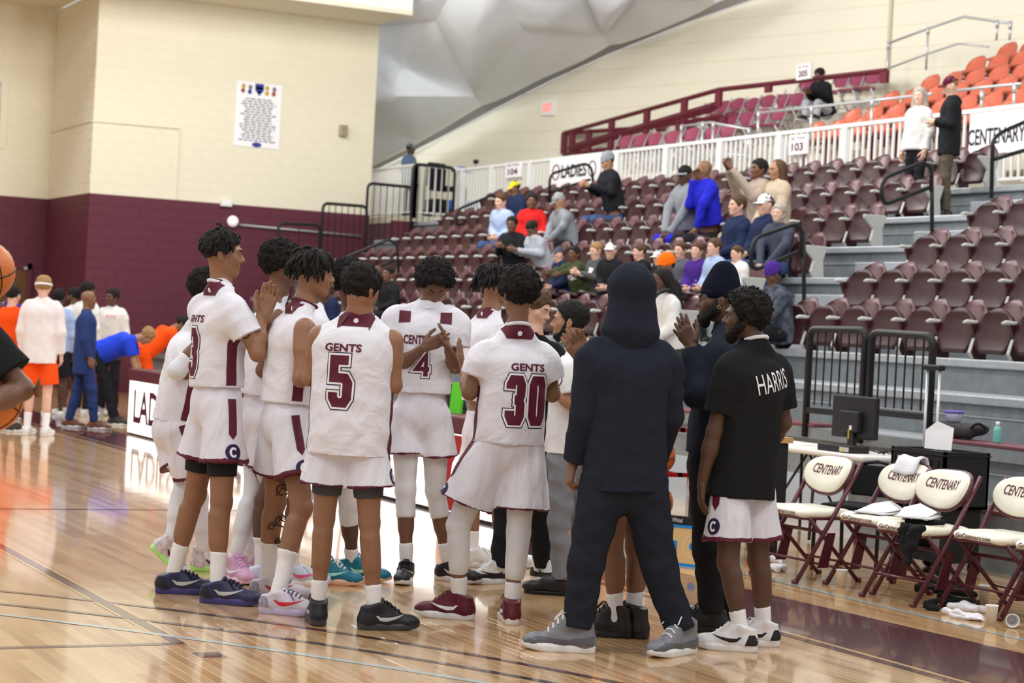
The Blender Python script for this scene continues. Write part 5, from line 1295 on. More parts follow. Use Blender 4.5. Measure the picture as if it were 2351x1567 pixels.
# ---- fair young man in black
p = Per('fair-skinned young man in black looking down between number 30 and the coach', dict(l=(1145, 1338), r=(1245, 1335)), (1205, 1010), (1215, 795), (1222, 760), (1230, 706), 150, 118,
        dict(l=dict(e=(1160, 900), w=(1190, 940, -.1))), dict(l=dict(k=(1160, 1160), d=-120), r=dict(k=(1235, 1160), d=130)), 'light', .98, tilt=.35)
p.head().limbs().body(); hair_short(p.hd, p.FR, p.hs, p.e, p.base, M_hairb, .010, .066, -.02); eyes(p.hd, p.FR, p.hs, p.e, p.base, M_hairb); p.jersey(M_blackf, .50, .6, seed=21, name='polo_shirt'); p.pants(M_blackf)
p.shoes(leather('black_white_shoe', (222, 220, 216)), leather('white_sole', (226, 224, 222)), M_white, 'mid', M_print_black, tongue=M_blackf, heel=leather('black_heel', (26, 24, 30)), guard=leather('black_heel', (26, 24, 30)))
# ---- coach in white polo
p = Per('coach in a white quarter-zip top facing left, clapping', dict(l=(1290, 1366), r=(1330, 1352)), (1300, 1055), (1318, 828), (1326, 790), (1306, 738), -78, -84,
        dict(l=dict(e=(1318, 930, -.04), w=(1268, 892, -.04), h=(1235, 878), c=.3), r=dict(e=(1330, 900, 0), w=(1262, 850, -.2), h=(1240, 830), c=.3)), dict(l=dict(k=(1285, 1200), d=-85), r=dict(k=(1320, 1200), d=-85)), 'tan', .98)
p.head(nose=1.2).limbs().body(); hair_short(p.hd, p.FR, p.hs, p.e, p.base, M_hair, .014, .040, -.03); eyes(p.hd, p.FR, p.hs, p.e, p.base, M_hair); beard(p.hd, p.FR, p.hs, p.e, p.base, M_hair, .2)
p.jersey(mat('white_knit', s2l(236, 234, 234), .85, .2, bump=.3, bs=350), .56, .72, seed=22, name='knit_top', fat=1.02); p.pants(M_greyp); p.shoes(leather('black_dress_shoe', (28, 26, 30)), M_black, M_blackf, 'dress'); p.ring(M_jw, .07)
v, f = disc(.05, 22, .044); c0 = p.sc-p.r*.06+p.f*.2-p.tu*.09
b = B(); d_ = unit(p.wr['l']-p.el['l']); b.tube([p.wr['l']-d_*.03+np.cross(d_, UP)*.034*math.cos(t)+unit(np.cross(d_, np.cross(d_, UP)))*.034*math.sin(t)-p.base for t in np.linspace(0, 6.28, 15)[:-1]], .010, 6, closed=True); b.build('wristwatch', M_black, p.e, True)
lf = -p.r; press('emblem_ring', v, f, p.jb, p.sc+lf*.2+p.f*.06-p.tu*.11, unit(np.cross(UP, lf)), UP, M_print_navy, p.jo, p.base, .003, .02, -lf)
v, f = disc(.026, 7); press('emblem', v, f, p.jb, p.sc+lf*.2+p.f*.06-p.tu*.11, unit(np.cross(UP, lf)), UP, M_print_navy, p.jo, p.base, .003, .02, -lf)
# ---- player hidden by the hooded man, bare legs and clapping hands showing
p = Per('player hidden behind the hooded man, clapping hands and bare legs showing', dict(l=(1412, 1462), r=(1452, 1462)), (1432, 1060), (1440, 800), (1440, 750), (1440, 700), -70, -80,
        dict(l=dict(e=(1365, 900, -.0), w=(1334, 826, .1), h=(1304, 776), n=(.2, 1, 0), t=(.8, 0, .5), c=.12), r=dict(e=(1370, 900, .0), w=(1342, 830, -.3), h=(1324, 778), n=(0, -1, 0), t=(.8, 0, .5), c=.15)), dict(l=dict(k=(1405, 1255), d=-88), r=dict(k=(1462, 1255), d=-60)), 'mid', 1.0)
p.head().limbs(cov=True).body(); hair_short(p.hd, p.FR, p.hs, p.e, p.base, M_hair); p.long(M_navyf, .55, seed=23, cuff=.5); p.shorts(M_sw, .6); p.socks(M_sock, .62); p.shoes(leather('black_camo_shoe', (38, 34, 32)), leather('black_sole', (30, 28, 30)), M_blackf, 'high', M_print_black)
# ---- hooded man
p = Per('man in a dark navy hooded sweatshirt with the hood up, back turned', dict(l=(1322, 1496), r=(1566, 1500)), (1432, 1105), (1445, 800), (1450, 742), (1450, 674), -12, -12,
        dict(l=dict(e=(1346, 952, .0), w=(1316, 1062, .06), h=(1305, 1112), n=(1, .2, 0), t=(-.3, 1, 0), c=.95), r=dict(e=(1532, 952, .05), w=(1505, 1060, .2), h=(1500, 1110), c=.5)), dict(l=dict(k=(1345, 1290), d=-88), r=dict(k=(1512, 1300), d=-140)), 'mid', 1.08, sw=.172)
p.head(hs=.97).limbs(cov=True).body()
p.long(M_navyf, .70, .020, .080, .052, .009, 'hooded_sweatshirt', 24, 1.0, .97, sep=True)
fl = Field(); T = lambda x, y, z: p.hd+p.hs*(p.FR @ np.array([x, y, z]))
fl.ell(T(0, -.005, .045), np.array([.108, .125, .105]), p.FR, .05); fl.cap(T(0, .02, .02), p.nb+p.f*.0+UP*.02, .112, .115, .05, (p.f, 1.05)); fl.cap(p.nb+UP*.04, p.nb-UP*.03, .115, .15, .04, (p.f, 1.2))
V, Q = field_mesh(fl, .010, None, lambda P: wob(P, .007, (25, 45, 70), 3)); mk('hood', V-p.base, Q, M_navyf, p.jo, True)
p.pants(mat('navy_sweatpants', s2l(38, 41, 50), .95, .1, ns=300, na=.12, bump=.25, bs=7, bdist=.06, distort=.5), .118, .086, .070, folds=.012, end=1.93)
p.shoes(leather('grey_shoe', (122, 122, 128)), leather('white_sole', (226, 224, 222)), M_white, 'high', None, guard=leather('slate_mudguard', (92, 92, 100), .25))
# ---- beanie man
p = Per('bearded man in a navy beanie clapping, facing left', dict(l=(1632, 1450), r=(1672, 1440)), (1632, 1060), (1668, 790), (1670, 750), (1646, 690), -75, -92,
        dict(l=dict(e=(1600, 905, -.08), w=(1588, 792, .0), h=(1562, 735), n=(.2, 1, 0), t=(.9, 0, .3), c=.14), r=dict(e=(1612, 880, 0), w=(1592, 800, -.28), h=(1545, 728), n=(0, -1, 0), t=(.9, 0, .4), c=.1)), dict(l=dict(k=(1625, 1260), d=-88), r=dict(k=(1655, 1260), d=-80)), 'deep', 1.02)
p.head().limbs(cov=True).body(); beard(p.hd, p.FR, p.hs, p.e, p.base, M_hair, 1.2); eyes(p.hd, p.FR, p.hs, p.e, p.base, M_hair); beanie(p.hd, p.FR, p.hs, p.e, p.base, mat('navy_knit', s2l(22, 25, 40), .9, .1, bump=.5, bs=220, stretch=(6, 6, .5)), .05)
p.long(M_navyf, .60, .02, .082, .055, .010, 'sweatshirt', 25, 1.0, .93, sep=True); p.ring(M_navyf, .066, th=.022); p.pants(M_blackf, .11, .08, .066, folds=.010); p.shoes(leather('black_shoe', (30, 28, 36)), leather('black_sole', (30, 28, 30)), M_blackf, 'mid', M_print_black)
b = B(); q = p.hd+p.hs*(p.FR @ V3(-.086, .0, -.036)); b.tube([q+.009*(math.cos(t)*p.FR[:, 1]+math.sin(t)*UP)-p.base for t in np.linspace(0, 6.28, 11)[:-1]], .0025, 5, closed=True); b.build('earring', mat('gold', s2l(206, 170, 96), .25, .5, metal=1), p.e, True)
# ---- bearded player in the black shirt at right
p = Per('bearded player in a black warm-up shirt with white lettering on the back', dict(l=(1700, 1494), r=(1752, 1482)), (1706, 1075), (1732, 828), (1732, 778), (1708, 728), -42, -82,
        dict(l=dict(e=(1640, 990, .0), w=(1612, 1108, .02), h=(1608, 1162), n=(1, .2, 0), t=(-.3, 1, 0), c=.32), r=dict(e=(1800, 970, .05), w=(1740, 1060, .3))), dict(l=dict(k=(1672, 1290), d=-82), r=dict(k=(1742, 1285), d=-100)), 'deep', .97, tilt=.0)
p.head().limbs(cov=True).body(); hair_afro(p.hd, p.FR, p.hs, p.e, p.base, .036, front=.045, low=-.03, tuft=1500); beard(p.hd, p.FR, p.hs, p.e, p.base, M_hair, 1.0); eyes(p.hd, p.FR, p.hs, p.e, p.base, M_hair)
p.jersey(M_blackf, .70, .74, .014, .007, 'warm_up_shirt', 26, 1.10, .082); p.ring(M_jw, .068, 'collar', -.006, .011)
rg = unit(p.r+p.tu*.20); word('HARRIS', p.jb, p.sc-p.f*.15+p.r*.015-p.tu*.10, rg, np.cross(rg, p.f) if np.cross(rg, p.f)[2] > 0 else -np.cross(rg, p.f), .24, .10, M_print_white, p.jo, p.base, .0, .003, dirv=p.f)
p.shorts(M_sw, .78, .118, .02, trim=M_print_maroon, trimw=.03); p.kit_marks('l'); p.socks(M_sock, .66); p.shoes(leather('white_shoe', (228, 226, 228)), leather('white_sole', (226, 224, 222)), M_white, 'mid', M_print_black, heel=leather('black_heel', (26, 24, 30)))
# ------------------------------------------------------------------ scorer's tables with lit front panels
M_led = mat('lit_panel', (1, .98, .93), .4, emit=1.6); M_cap = mat('maroon_table_pad', s2l(96, 40, 48), .55)
YL = 7.03
def led(x0, x1, label):
    o = empty('scorer_table', (x0, YL, 0), label, 'table', "lit scorer's tables"); L_ = x1-x0
    b = B(); b.box(0, L_, .0, .05, .03, .68); bevel(b.build('lit_panel', M_led, o), .004)
    b = B(); b.box(-.01, L_+.01, -.03, .62, .68, .83); bevel(b.build('padded_top', M_cap, o), .02)
    b = B(); b.box(0, L_, .02, .07, 0, .03); b.box(0, .05, .07, .6, 0, .68); b.box(L_-.05, L_, .07, .6, 0, .68); b.build('frame', M_black, o); return o, L_
o, L_ = led(-24.6, -21.15, "lit scorer's table reading LADIES at the far left end")
flat_text('lettering', 'LADIES', (1.12, 0, .37), (1, 0, 0), (0, 0, 1), .5, M_print_maroon, o, .025, 1.75, .42, push=.006)
o, L_ = led(-21.1, -17.65, "lit scorer's table with a large maroon letter, behind the braided player")
flat_text('lettering', 'GENTS', (1.75, 0, .35), (1, 0, 0), (0, 0, 1), .5, M_print_maroon, o, .02, 2.9, .52, push=.006)
o, L_ = led(-17.6, -14.15, "lit scorer's table with a red round logo near the coach")
v, f = disc(.42, 24, 0, 2.85, .35); mk('logo_disc', [(a, -.006, min(max(c, .04), .67)) for a, c in v], f, mat('red_print', s2l(176, 30, 36), .5), o)
flat_text('logo_letters', 'CA', (2.95, -.004, .35), (1, 0, 0), (0, 0, 1), .4, M_led, o, .01, .55, .34, push=.006)
v, f = ribbon([(.25, .68), (.32, .30), (.30, .05)], .07); mk('logo_stripe', [(a, -.006, c) for a, c in v], f, MATS['red_print'], o)
# things on the scorer's tables
M_screen = mat('laptop_dark', s2l(46, 52, 58), .4)
def laptop(px_, label, col):
    p = ony(px_[0], px_[1], YL+.35); p[2] = .83; o = empty('laptop', p, label, 'laptop', 'laptops on the scorer tables')
    b = B(); b.box(-.18, .18, -.05, .19, 0, .02); bevel(b.build('keyboard', M_screen, o), .006)
    b = B(); b.obox((0, -.07, .13), (.18, 0, 0), (0, .006, .002), (0, -.035, .115)); b.build('lid', col, o)
laptop((1062, 900), 'dark laptop on the scorer table between numbers 4 and 30', M_screen)
p = ony(1049, 925, YL+.2); b = B(); b.obox((0, 0, .13), (.11, .0, 0), (0, .01, 0), (.02, 0, .13)); o = b.build('green_card', mat('lime_card', s2l(90, 210, 40), .6)); o.location = (p[0], p[1], .83); tag(o, 'lime green card standing on the scorer table', 'card')
# ------------------------------------------------------------------ bench chairs
M_vinyl = mat('cream_vinyl', s2l(238, 234, 216), .45, .4, ns=10, na=.04); M_chair = mat('maroon_chair_frame', s2l(84, 26, 40), .35, .5)
def bench_chair(pos, rz, label):
    o = empty('folding_chair', pos, label, 'chair', 'padded bench chairs', rz)
    W2 = .232
    for e in (-1, 1):
        b = B(); x = e*W2
        b.tube([(x, .235, .80), (x, .03, .46), (x, -.265, .01)], .0155, 8); b.tube([(x, -.265, .012), (x+e*.0, -.29, .012)], .02, 8); b.build('front_leg', M_chair, o, True)
        b = B(); b.tube([(x*.90, -.17, .43), (x*.90, .27, .01)], .0145, 8); b.tube([(x*.90, .265, .012), (x*.90, .29, .012)], .02, 8); b.build('rear_leg', M_chair, o, True)
        b = B(); b.poly([(x*.95, -.02, .33), (x*.95, .05, .33), (x*.95, .0, .10), (x*.95, -.09, .10)], (e*.006, 0, 0)); b.build('gusset', M_chair, o)
    for (sw_, sy_, sz_, sr_) in ((.9, .20, .08, .009), (.9, .14, .135, .009), (1, -.18, .15, .009), (1, -.05, .335, .012)):
        b = B(); b.tube([(-W2*sw_, sy_, sz_), (W2*sw_, sy_, sz_)], sr_, 6); b.build('stretcher', M_chair, o, True)
    fl = Field(); fl.cap((-.16, -.16, .455), (.16, -.16, .455), .06, None, .05, (V3(0, 0, 1), 2.1)); fl.cap((-.16, .15, .452), (.16, .15, .452), .06, None, .05, (V3(0, 0, 1), 2.1)); fl.cap((-.17, -.16, .455), (-.17, .15, .452), .05, None, .05, (V3(0, 0, 1), 1.7)); fl.cap((.17, -.16, .455), (.17, .15, .452), .05, None, .05, (V3(0, 0, 1), 1.7)); fl.ell((0, 0, .455), (.2, .2, .034), None, .05)
    V, Q = field_mesh(fl, .011, None, lambda P: wob(P, .004, (25, 50), 2, 1, True)); mk('seat_pad', V, Q, M_vinyl, o, True); tr = bvh_of(V, Q)
    b = B(); b.tube(rounded([(-.2, -.2, .425), (.2, -.2, .425), (.2, .18, .425), (-.2, .18, .425), (-.2, -.2, .425)], .05), .014, 6); b.build('seat_frame', M_chair, o, True)
    word('GoCentenary.com', tr, (-.02, -.22, .452), (1, 0, 0), (0, 0, 1), .29, .034, M_print_maroon, o, V3(0, 0, 0), .01, .002, name='seat_lettering', dirv=(0, 1, 0))
    # oval padded back
    up = unit(V3(0, .36, .68)); nf = np.cross(V3(1, 0, 0), up); c0 = V3(0, .180, .70)
    n = 40; rim = []
    for i in range(n):
        a = 2*math.pi*i/n; ca, sa = math.cos(a), math.sin(a); hx = .222*np.sign(ca)*abs(ca)**.82; hy = (.13 if sa > 0 else .135)*np.sign(sa)*abs(sa)**.85
        rim.append((hx, hy))
    V = []; Fc = []
    for (sc, dn) in ((1, -.014), (1.0, .012), (.90, .028), (.6, .034), (.3, .035)):
        for hx, hy in rim: V.append(c0+V3(1, 0, 0)*hx*sc+up*hy*sc+nf*(dn+.05*(hx*sc/.222)**2))
    V.append(c0+nf*.035)
    for k in range(4):
        for i in range(n): Fc.append((k*n+i, k*n+(i+1) % n, (k+1)*n+(i+1) % n, (k+1)*n+i))
    for i in range(n): Fc.append((4*n+i, 4*n+(i+1) % n, 5*n))
    Fc.append(tuple(range(n)))
    V = np.array(V); mk('back_pad', V, Fc, M_vinyl, o, True); tr = BVHTree.FromPolygons([tuple(p) for p in V], Fc)
    word('CENTENARY', tr, c0+nf*.2+up*.015, (1, 0, 0), up, .29, .070, M_print_maroon, o, V3(0, 0, 0), .012, .002, name='back_lettering', dirv=-nf)
    b = B(); b.tube([c0+V3(1, 0, 0)*hx*1.02+up*hy*1.03-nf*.012+nf*.05*(hx/.222)**2 for hx, hy in rim], .013, 6, closed=True); b.build('back_frame', M_chair, o, True)
    return o
CH_ = []
for (cx, cy, lab, rz) in ((-11.0, 7.84, 'cream padded folding chair nearest the bearded player, its seat bare', .06), (-10.49, 8.08, 'cream padded folding chair with a white towel over its back', .06),
                          (-9.95, 7.97, 'cream padded folding chair with a black cloth hanging off its seat', .08), (-9.46, 8.18, 'cream padded folding chair fourth along, cut by the right edge', .06), (-8.92, 8.2, 'cream padded folding chair at the far right, only its seat edge in view', .06)):
    o = bench_chair((cx, cy, 0), rz, lab); CH_.append(o)
def loc(o, p): m = o.matrix_basis; return np.array(m @ Vector(p))
M_towel = mat('towel', s2l(236, 234, 240), .95, .05, bump=.5, bs=240)
def cloth(name, pts, m, label, cat, th=.012, seed=1, amp=.02, h=.011):
    fl = Field()
    for (a, b_, r) in pts: fl.cap(a, b_, r, None, .03)
    V, Q = field_mesh(fl, h, None, lambda P: wob(P, amp, (30, 60, 95), seed, 1, True)); c0 = V.mean(0); c0[2] = V[:, 2].min(); o = mk(name, V-c0, Q, m, None, True); o.location = c0; return tag(o, label, cat)
q = CH_[1]; V = []; Fc = []; nu, path = 9, [(.275, .775), (.275, .82), (.262, .848), (.235, .856), (.205, .842), (.186, .805), (.170, .770), (.160, .745)]
for (y, z) in path:
    for i in range(nu+1):
        u = i/nu; x = -.02+(u-.5)*.21+.03*(z-.8); V.append(loc(q, (x, y-.006*math.sin(u*9)-.004, z+.010*math.sin(u*7+1)-.02*abs(u-.5)+.008)))
for j in range(len(path)-1):
    for i in range(nu): k = j*(nu+1)+i; Fc.append((k, k+1, k+nu+2, k+nu+1))
c0 = np.mean(V, 0); o = mk('hand_towel', np.array(V)-c0, Fc, M_towel, None, True); o.location = c0; md = o.modifiers.new('s', 'SOLIDIFY'); md.thickness = .010; tag(o, 'small white towel draped over a chair back', 'towel')
q = CH_[2]; cloth('black_shirt', [(loc(q, (.02, -.16, .50)), loc(q, (.18, -.02, .505)), .022), (loc(q, (.05, -.22, .48)), loc(q, (.20, -.20, .48)), .025), (loc(q, (.07, -.25, .46)), loc(q, (.10, -.25, .33)), .028), (loc(q, (.15, -.24, .46)), loc(q, (.14, -.25, .27)), .028), (loc(q, (.19, -.22, .46)), loc(q, (.19, -.23, .36)), .022)], M_blackf, 'black shirt draped over the front of a chair seat', 'shirt', amp=.014)
def clipboard(q, x, y, z, rz, label):
    o = empty('clipboard', loc(q, (x, y, z)), label, 'clipboard', 'clipboards on the chairs', rz+q.rotation_euler[2])
    b = B(); b.box(-.12, .12, -.16, .16, 0, .005); b.build('board', M_grey, o); b = B(); b.box(-.11, .11, -.15, .15, .005, .009); b.build('paper', M_print_white, o)
    b = B(); b.add([(-.10, -.14, .010), (.09, -.10, .012), (.10, .12, .03), (-.02, .15, .075), (-.10, .05, .05)], [(0, 1, 2, 3, 4)]); b.build('loose_sheet', M_print_white, o); b = B(); b.box(-.05, .05, .14, .17, .005, .015); b.build('clip', M_silver, o)
clipboard(CH_[1], -.02, -.02, .494, .3, 'clipboard with papers on the chair below the white towel'); clipboard(CH_[2], .0, -.06, .527, .6, 'clipboard with a folded sheet lying on the black shirt')
# cups, towels and clothes on the floor
M_cup = mat('white_paper_cup', s2l(232, 230, 228), .6)
def cup(p, label, lying=False):
    o = empty('paper_cup', (p[0], p[1], .037 if lying else 0), label, 'cup', 'paper cups on the floor')
    b = B(); pr = [(.026, .002), (.027, 0), (.0365, .112), (.039, .114), (.039, .118), (.0365, .118), (.035, .112), (.0255, .006)]; b.lathe(pr, n=20); c = b.build('wall', M_cup, o, True)
    b = B(); b.tube([(.0385*math.cos(t), .0385*math.sin(t), .116) for t in np.linspace(0, 6.283, 21)[:-1]], .002, 5, closed=True); r_ = b.build('rim', M_cup, o, True)
    if lying:
        for x in (c, r_): x.rotation_euler = (math.radians(86), 0, .9)
cup(onz(1931, 1348), 'paper cup standing by the feet of the second bench chair'); cup(onz(2275, 1435), 'paper cup standing on the edge of the white floor towel'); cup(onz(2322, 1436), 'paper cup lying on its side at the right edge', True); cup(onz(2258, 1386), 'paper cup half hidden behind a chair leg at right')
g = lambda x, y, z=.02: onz(x, y)+V3(0, 0, z)
cloth('floor_towel', [(g(1775, 1308), g(1800, 1312), .03), (g(1770, 1300, .05), g(1790, 1305, .04), .03), (g(1760, 1306), g(1785, 1314), .025)], M_towel, 'crumpled white towel on the floor behind the bearded player', 'towel', amp=.02)
cloth('floor_towel', [(g(2170, 1410), g(2250, 1425), .028), (g(2180, 1400, .03), g(2240, 1412, .035), .03), (g(2185, 1418, .015), g(2255, 1428, .015), .022), (g(2210, 1400, .03), g(2262, 1408, .02), .03)], M_towel, 'crumpled white towel on the floor beside a paper cup', 'towel', amp=.02, seed=4)
cloth('black_jacket', [(g(2125, 1395), g(2180, 1390), .035), (g(2160, 1380, .03), g(2230, 1392, .02), .035), (g(2130, 1400), g(2150, 1402), .03)], M_blackf, 'black jacket on the floor behind the white towel', 'clothing', amp=.02, seed=5)
cloth('black_trousers', [(g(2110, 1358), g(2180, 1362), .04), (g(2130, 1345, .04), g(2200, 1362), .04), (g(2190, 1366), g(2235, 1370), .03)], M_blackf, 'black trousers heaped behind the chair legs', 'clothing', amp=.02, seed=6)
# ------------------------------------------------------------------ folding table with monitor and boxes
M_tbl = mat('white_table_top', s2l(224, 220, 214), .5)
tz = .74; tA = onz(1795, 1036, tz); tB = onz(2080, 1052, tz)
TX1, TX0, TY0, TY1 = -12.35, -14.2, 9.27, 9.93
t = empty('folding_table', ((TX0+TX1)/2, (TY0+TY1)/2, 0), 'white plastic folding table under the monitor', 'table')
hx, hy = (TX1-TX0)/2, (TY1-TY0)/2
b = B(); b.box(-hx, hx, -hy, hy, tz-.045, tz); bevel(b.build('table_top', M_tbl, t), .02, 3)
for e in (-1, 1):
    b = B(); x = .20 if e > 0 else -.70
    b.tube(rounded([(x, -hy+.08, tz-.045), (x, -hy+.06, .02), (x, -hy+.06, .015)], .02), .014, 6); b.tube([(x, hy-.08, tz-.045), (x, hy-.06, .01)], .014, 6); b.tube([(x, -hy+.06, .2), (x, hy-.06, .2)], .011, 6); b.tube([(x, 0, .2), (x-e*.45, 0, tz-.05)], .011, 6); b.build('leg', M_black, t, True)
def ontab(x, y): return onz(x, y, tz)
p = ony(1956, 1010, 9.62); mo = empty('monitor', (p[0], 9.62, tz), 'black computer monitor seen from behind', 'monitor', None, .05)
M_mon = mat('black_plastic', s2l(36, 34, 37), .5)
b = B(); b.box(-.27, .27, .0, .045, .10, .44); bevel(b.build('screen_housing', M_mon, mo), .012)
b = B(); b.box(-.12, .12, -.05, .0, .15, .32); bevel(b.build('rear_bulge', M_mon, mo), .012); b = B(); b.box(-.035, .035, -.02, .02, .0, .16); b.build('neck', M_mon, mo); b = B(); b.lathe([(.14, 0), (.14, .008), (.05, .018)], n=24); b.build('foot', M_mon, mo, True)
b = B(); b.box(.02, .05, -.053, -.05, .17, .205); b.build('sticker', M_print_white, mo); b = B(); b.box(.012, .022, -.056, -.05, .10, .17); b.build('yellow_plug', mat('yellow_plug', s2l(226, 180, 40), .5), mo)
p = ony(1945, 1022, 9.43); dv = empty('recorder_box', (p[0]-.05, 9.43, tz), 'black recorder box with cable sockets under the monitor', 'electronics', None, .05)
b = B(); b.box(-.2, .2, -.10, .10, 0, .055); bevel(b.build('case', M_mon, dv), .006); b = B(); b.box(.08, .19, -.104, -.10, .01, .045); b.build('socket_panel', M_grey, dv); b = B(); b.box(.11, .14, -.108, -.104, .012, .03); b.build('yellow_plug', MATS['yellow_plug'], dv)
p = ony(2030, 1025, 9.6); b = B()
for k in range(4):
    a0 = rng.uniform(0, 6); b.tube(rounded([(0, 0, .01)]+[(.05*j*math.cos(a0+j*.5), .04*j*math.sin(a0+j*.8), .012+.03*(j % 2)) for j in range(1, 6)], .05, 3), .005, 5)
o = b.build('cables', M_black, None, True); o.location = (p[0], p[1], tz-.002); tag(o, 'tangle of black cables on the table beside the monitor', 'cables')
p = ony(1835, 1015, 9.6); b = B(); b.box(-.15, .15, -.1, .1, 0, .008); o = b.build('paper_stack', M_print_white); o.location = (p[0], p[1], tz); tag(o, 'sheets of paper on the left end of the table', 'paper')
# crate trolley with handle, shoulder bag, food box, sanitiser
M_crate = mat('black_crate', s2l(30, 30, 32), .55)
cx0 = ony(2170, 1060, 9.15); cr = empty('crate_trolley', (cx0[0], 9.2, .0), 'black folding crate trolley with a pulled-up handle', 'trolley')
cr.location = (-11.30, 9.16, 0)
zt = .87; zbm = .47
b = B()
for (x0, x1, y0, y1) in ((-.30, .30, -.20, -.18), (-.30, .30, .18, .20), (-.30, -.28, -.20, .20), (.28, .30, -.20, .20)): b.box(x0, x1, y0, y1, zbm, zt)
b.box(-.3, .3, -.2, .2, zbm, zbm+.02); b.build('crate', M_crate, cr)
b = B()
for k in range(7): b.box(-.26+.08*k, -.245+.08*k, -.21, -.20, zbm+.04, zt-.06)
b.box(-.305, .305, -.21, .21, zt-.03, zt-.02); b.build('ribs', M_mon, cr); b = B(); b.box(-.21, -.13, -.212, -.20, zt-.13, zt-.06); b.build('label_patch', M_print_white, cr)
b = B(); b.box(-.28, .28, -.18, .18, .09, .14); b.box(-.28, -.24, -.16, .16, .14, zbm); b.box(.24, .28, -.16, .16, .14, zbm); b.build('base', M_crate, cr)
for (x, y) in ((-.25, -.15), (.25, -.15), (-.25, .15), (.25, .15)):
    b = B(); b.tube([(x-.015, y, .05), (x+.015, y, .05)], .05, 14); b.build('wheel', M_black, cr, True)
b = B(); b.tube([(-.34, .12, zt-.4), (-.34, .12, 1.44)], .011, 8); b.build('handle_tube', M_alu, cr, True); b = B(); b.tube([(-.20, .12, zt-.4), (-.20, .12, 1.44)], .011, 8); b.build('handle_tube', M_alu, cr, True); b = B(); b.box(-.37, -.17, .09, .15, 1.43, 1.47); bevel(b.build('handle_grip', M_black, cr), .012)
b = B(); b.add([(-.12, -.05, zt), (.12, .0, zt), (.10, .03, zt+.16), (-.05, .0, zt+.20), (-.14, -.03, zt+.13)], [(0, 1, 2, 3, 4)]); o = b.build('paper_sheet', M_print_white); o.location = cr.location; tag(o, 'white paper standing in the black crate', 'paper')
fl = Field(); fl.cap((-.20, 0, .06), (.20, .0, .07), .10, .09, .05, (V3(0, 0, 1), 1.8)); fl.cap((-.18, -.12, .05), (.2, -.1, .05), .06, .06, .05); V, Q = field_mesh(fl, .014, None, lambda P: wob(P, .012, (25, 45), 3, 1, True))
V[:, 2] -= V[:, 2].min(); bag = empty('shoulder_bag', (cr.location[0]+.26, 9.95, .885), 'dark grey shoulder bag lying on the bench behind the crate', 'bag'); mk('bag_body', V, Q, mat('charcoal_nylon', s2l(52, 50, 50), .8, bump=.2, bs=300), bag, True)
bag.location = (-12.58, 10.40, .886)
b = B(); b.tube(rounded([(.22, -.1, .08), (.32, -.12, .15), (.30, 0, .10), (.2, .1, .1)], .08), .012, 6); b.build('strap', M_black, bag, True)
p = ony(2187, 985, 10.36); tb = empty('food_box', (-12.66, 10.38, .886+.125), 'clear plastic food box with a purple lid on the bag', 'container')
b = B(); b.lathe([(.055, 0), (.062, .01), (.075, .075), (.072, .075), (.058, .012)], n=20); b.build('tub', mat('clear_plastic', s2l(190, 186, 214), .15, .5, alpha=.65), tb, True); b = B(); b.lathe([(.08, .075), (.082, .085), (.078, .09), (.0, .09)], n=20); b.build('lid', mat('purple_lid', s2l(118, 92, 200), .35), tb, True)
p = ony(2293, 1024, 10.36); sb = empty('sanitiser_bottle', (p[0], 10.34, .886), 'small green hand sanitiser bottle on the maroon bench', 'bottle')
b = B(); b.lathe([(.030, 0), (.033, .01), (.033, .10), (.026, .12), (.014, .13)], n=18); b.build('bottle', mat('green_gel', s2l(120, 196, 186), .12, .5, alpha=.8), sb, True); b = B(); b.lathe([(.015, .13), (.016, .165), (.0, .165)], n=14); b.build('bottle_cap', M_white, sb, True)
# office chair behind the bench chairs
p = onz(2060, 1330); oc = empty('stacking_chair', (-11.35, 8.52, 0), 'black tubular chair behind the second bench chair', 'chair', None, .5)
b = B()
for e in (-1, 1): b.tube(rounded([(e*.24, .25, .0), (e*.24, .22, .45), (e*.22, .27, .66), (e*.14, .28, .74), (0, .28, .76)], .1), .014, 6); b.tube(rounded([(e*.24, -.22, 0), (e*.24, -.22, .43), (e*.24, .22, .43)], .06), .014, 6)
b.build('frame', M_black, oc, True); b = B(); b.box(-.21, .21, -.22, .2, .42, .47); bevel(b.build('seat', M_blackf, oc), .02); b = B(); b.obox((0, .27, .62), (.2, 0, 0), (0, .015, 0), (0, .01, .11)); bevel(b.build('backrest', M_blackf, oc), .02)
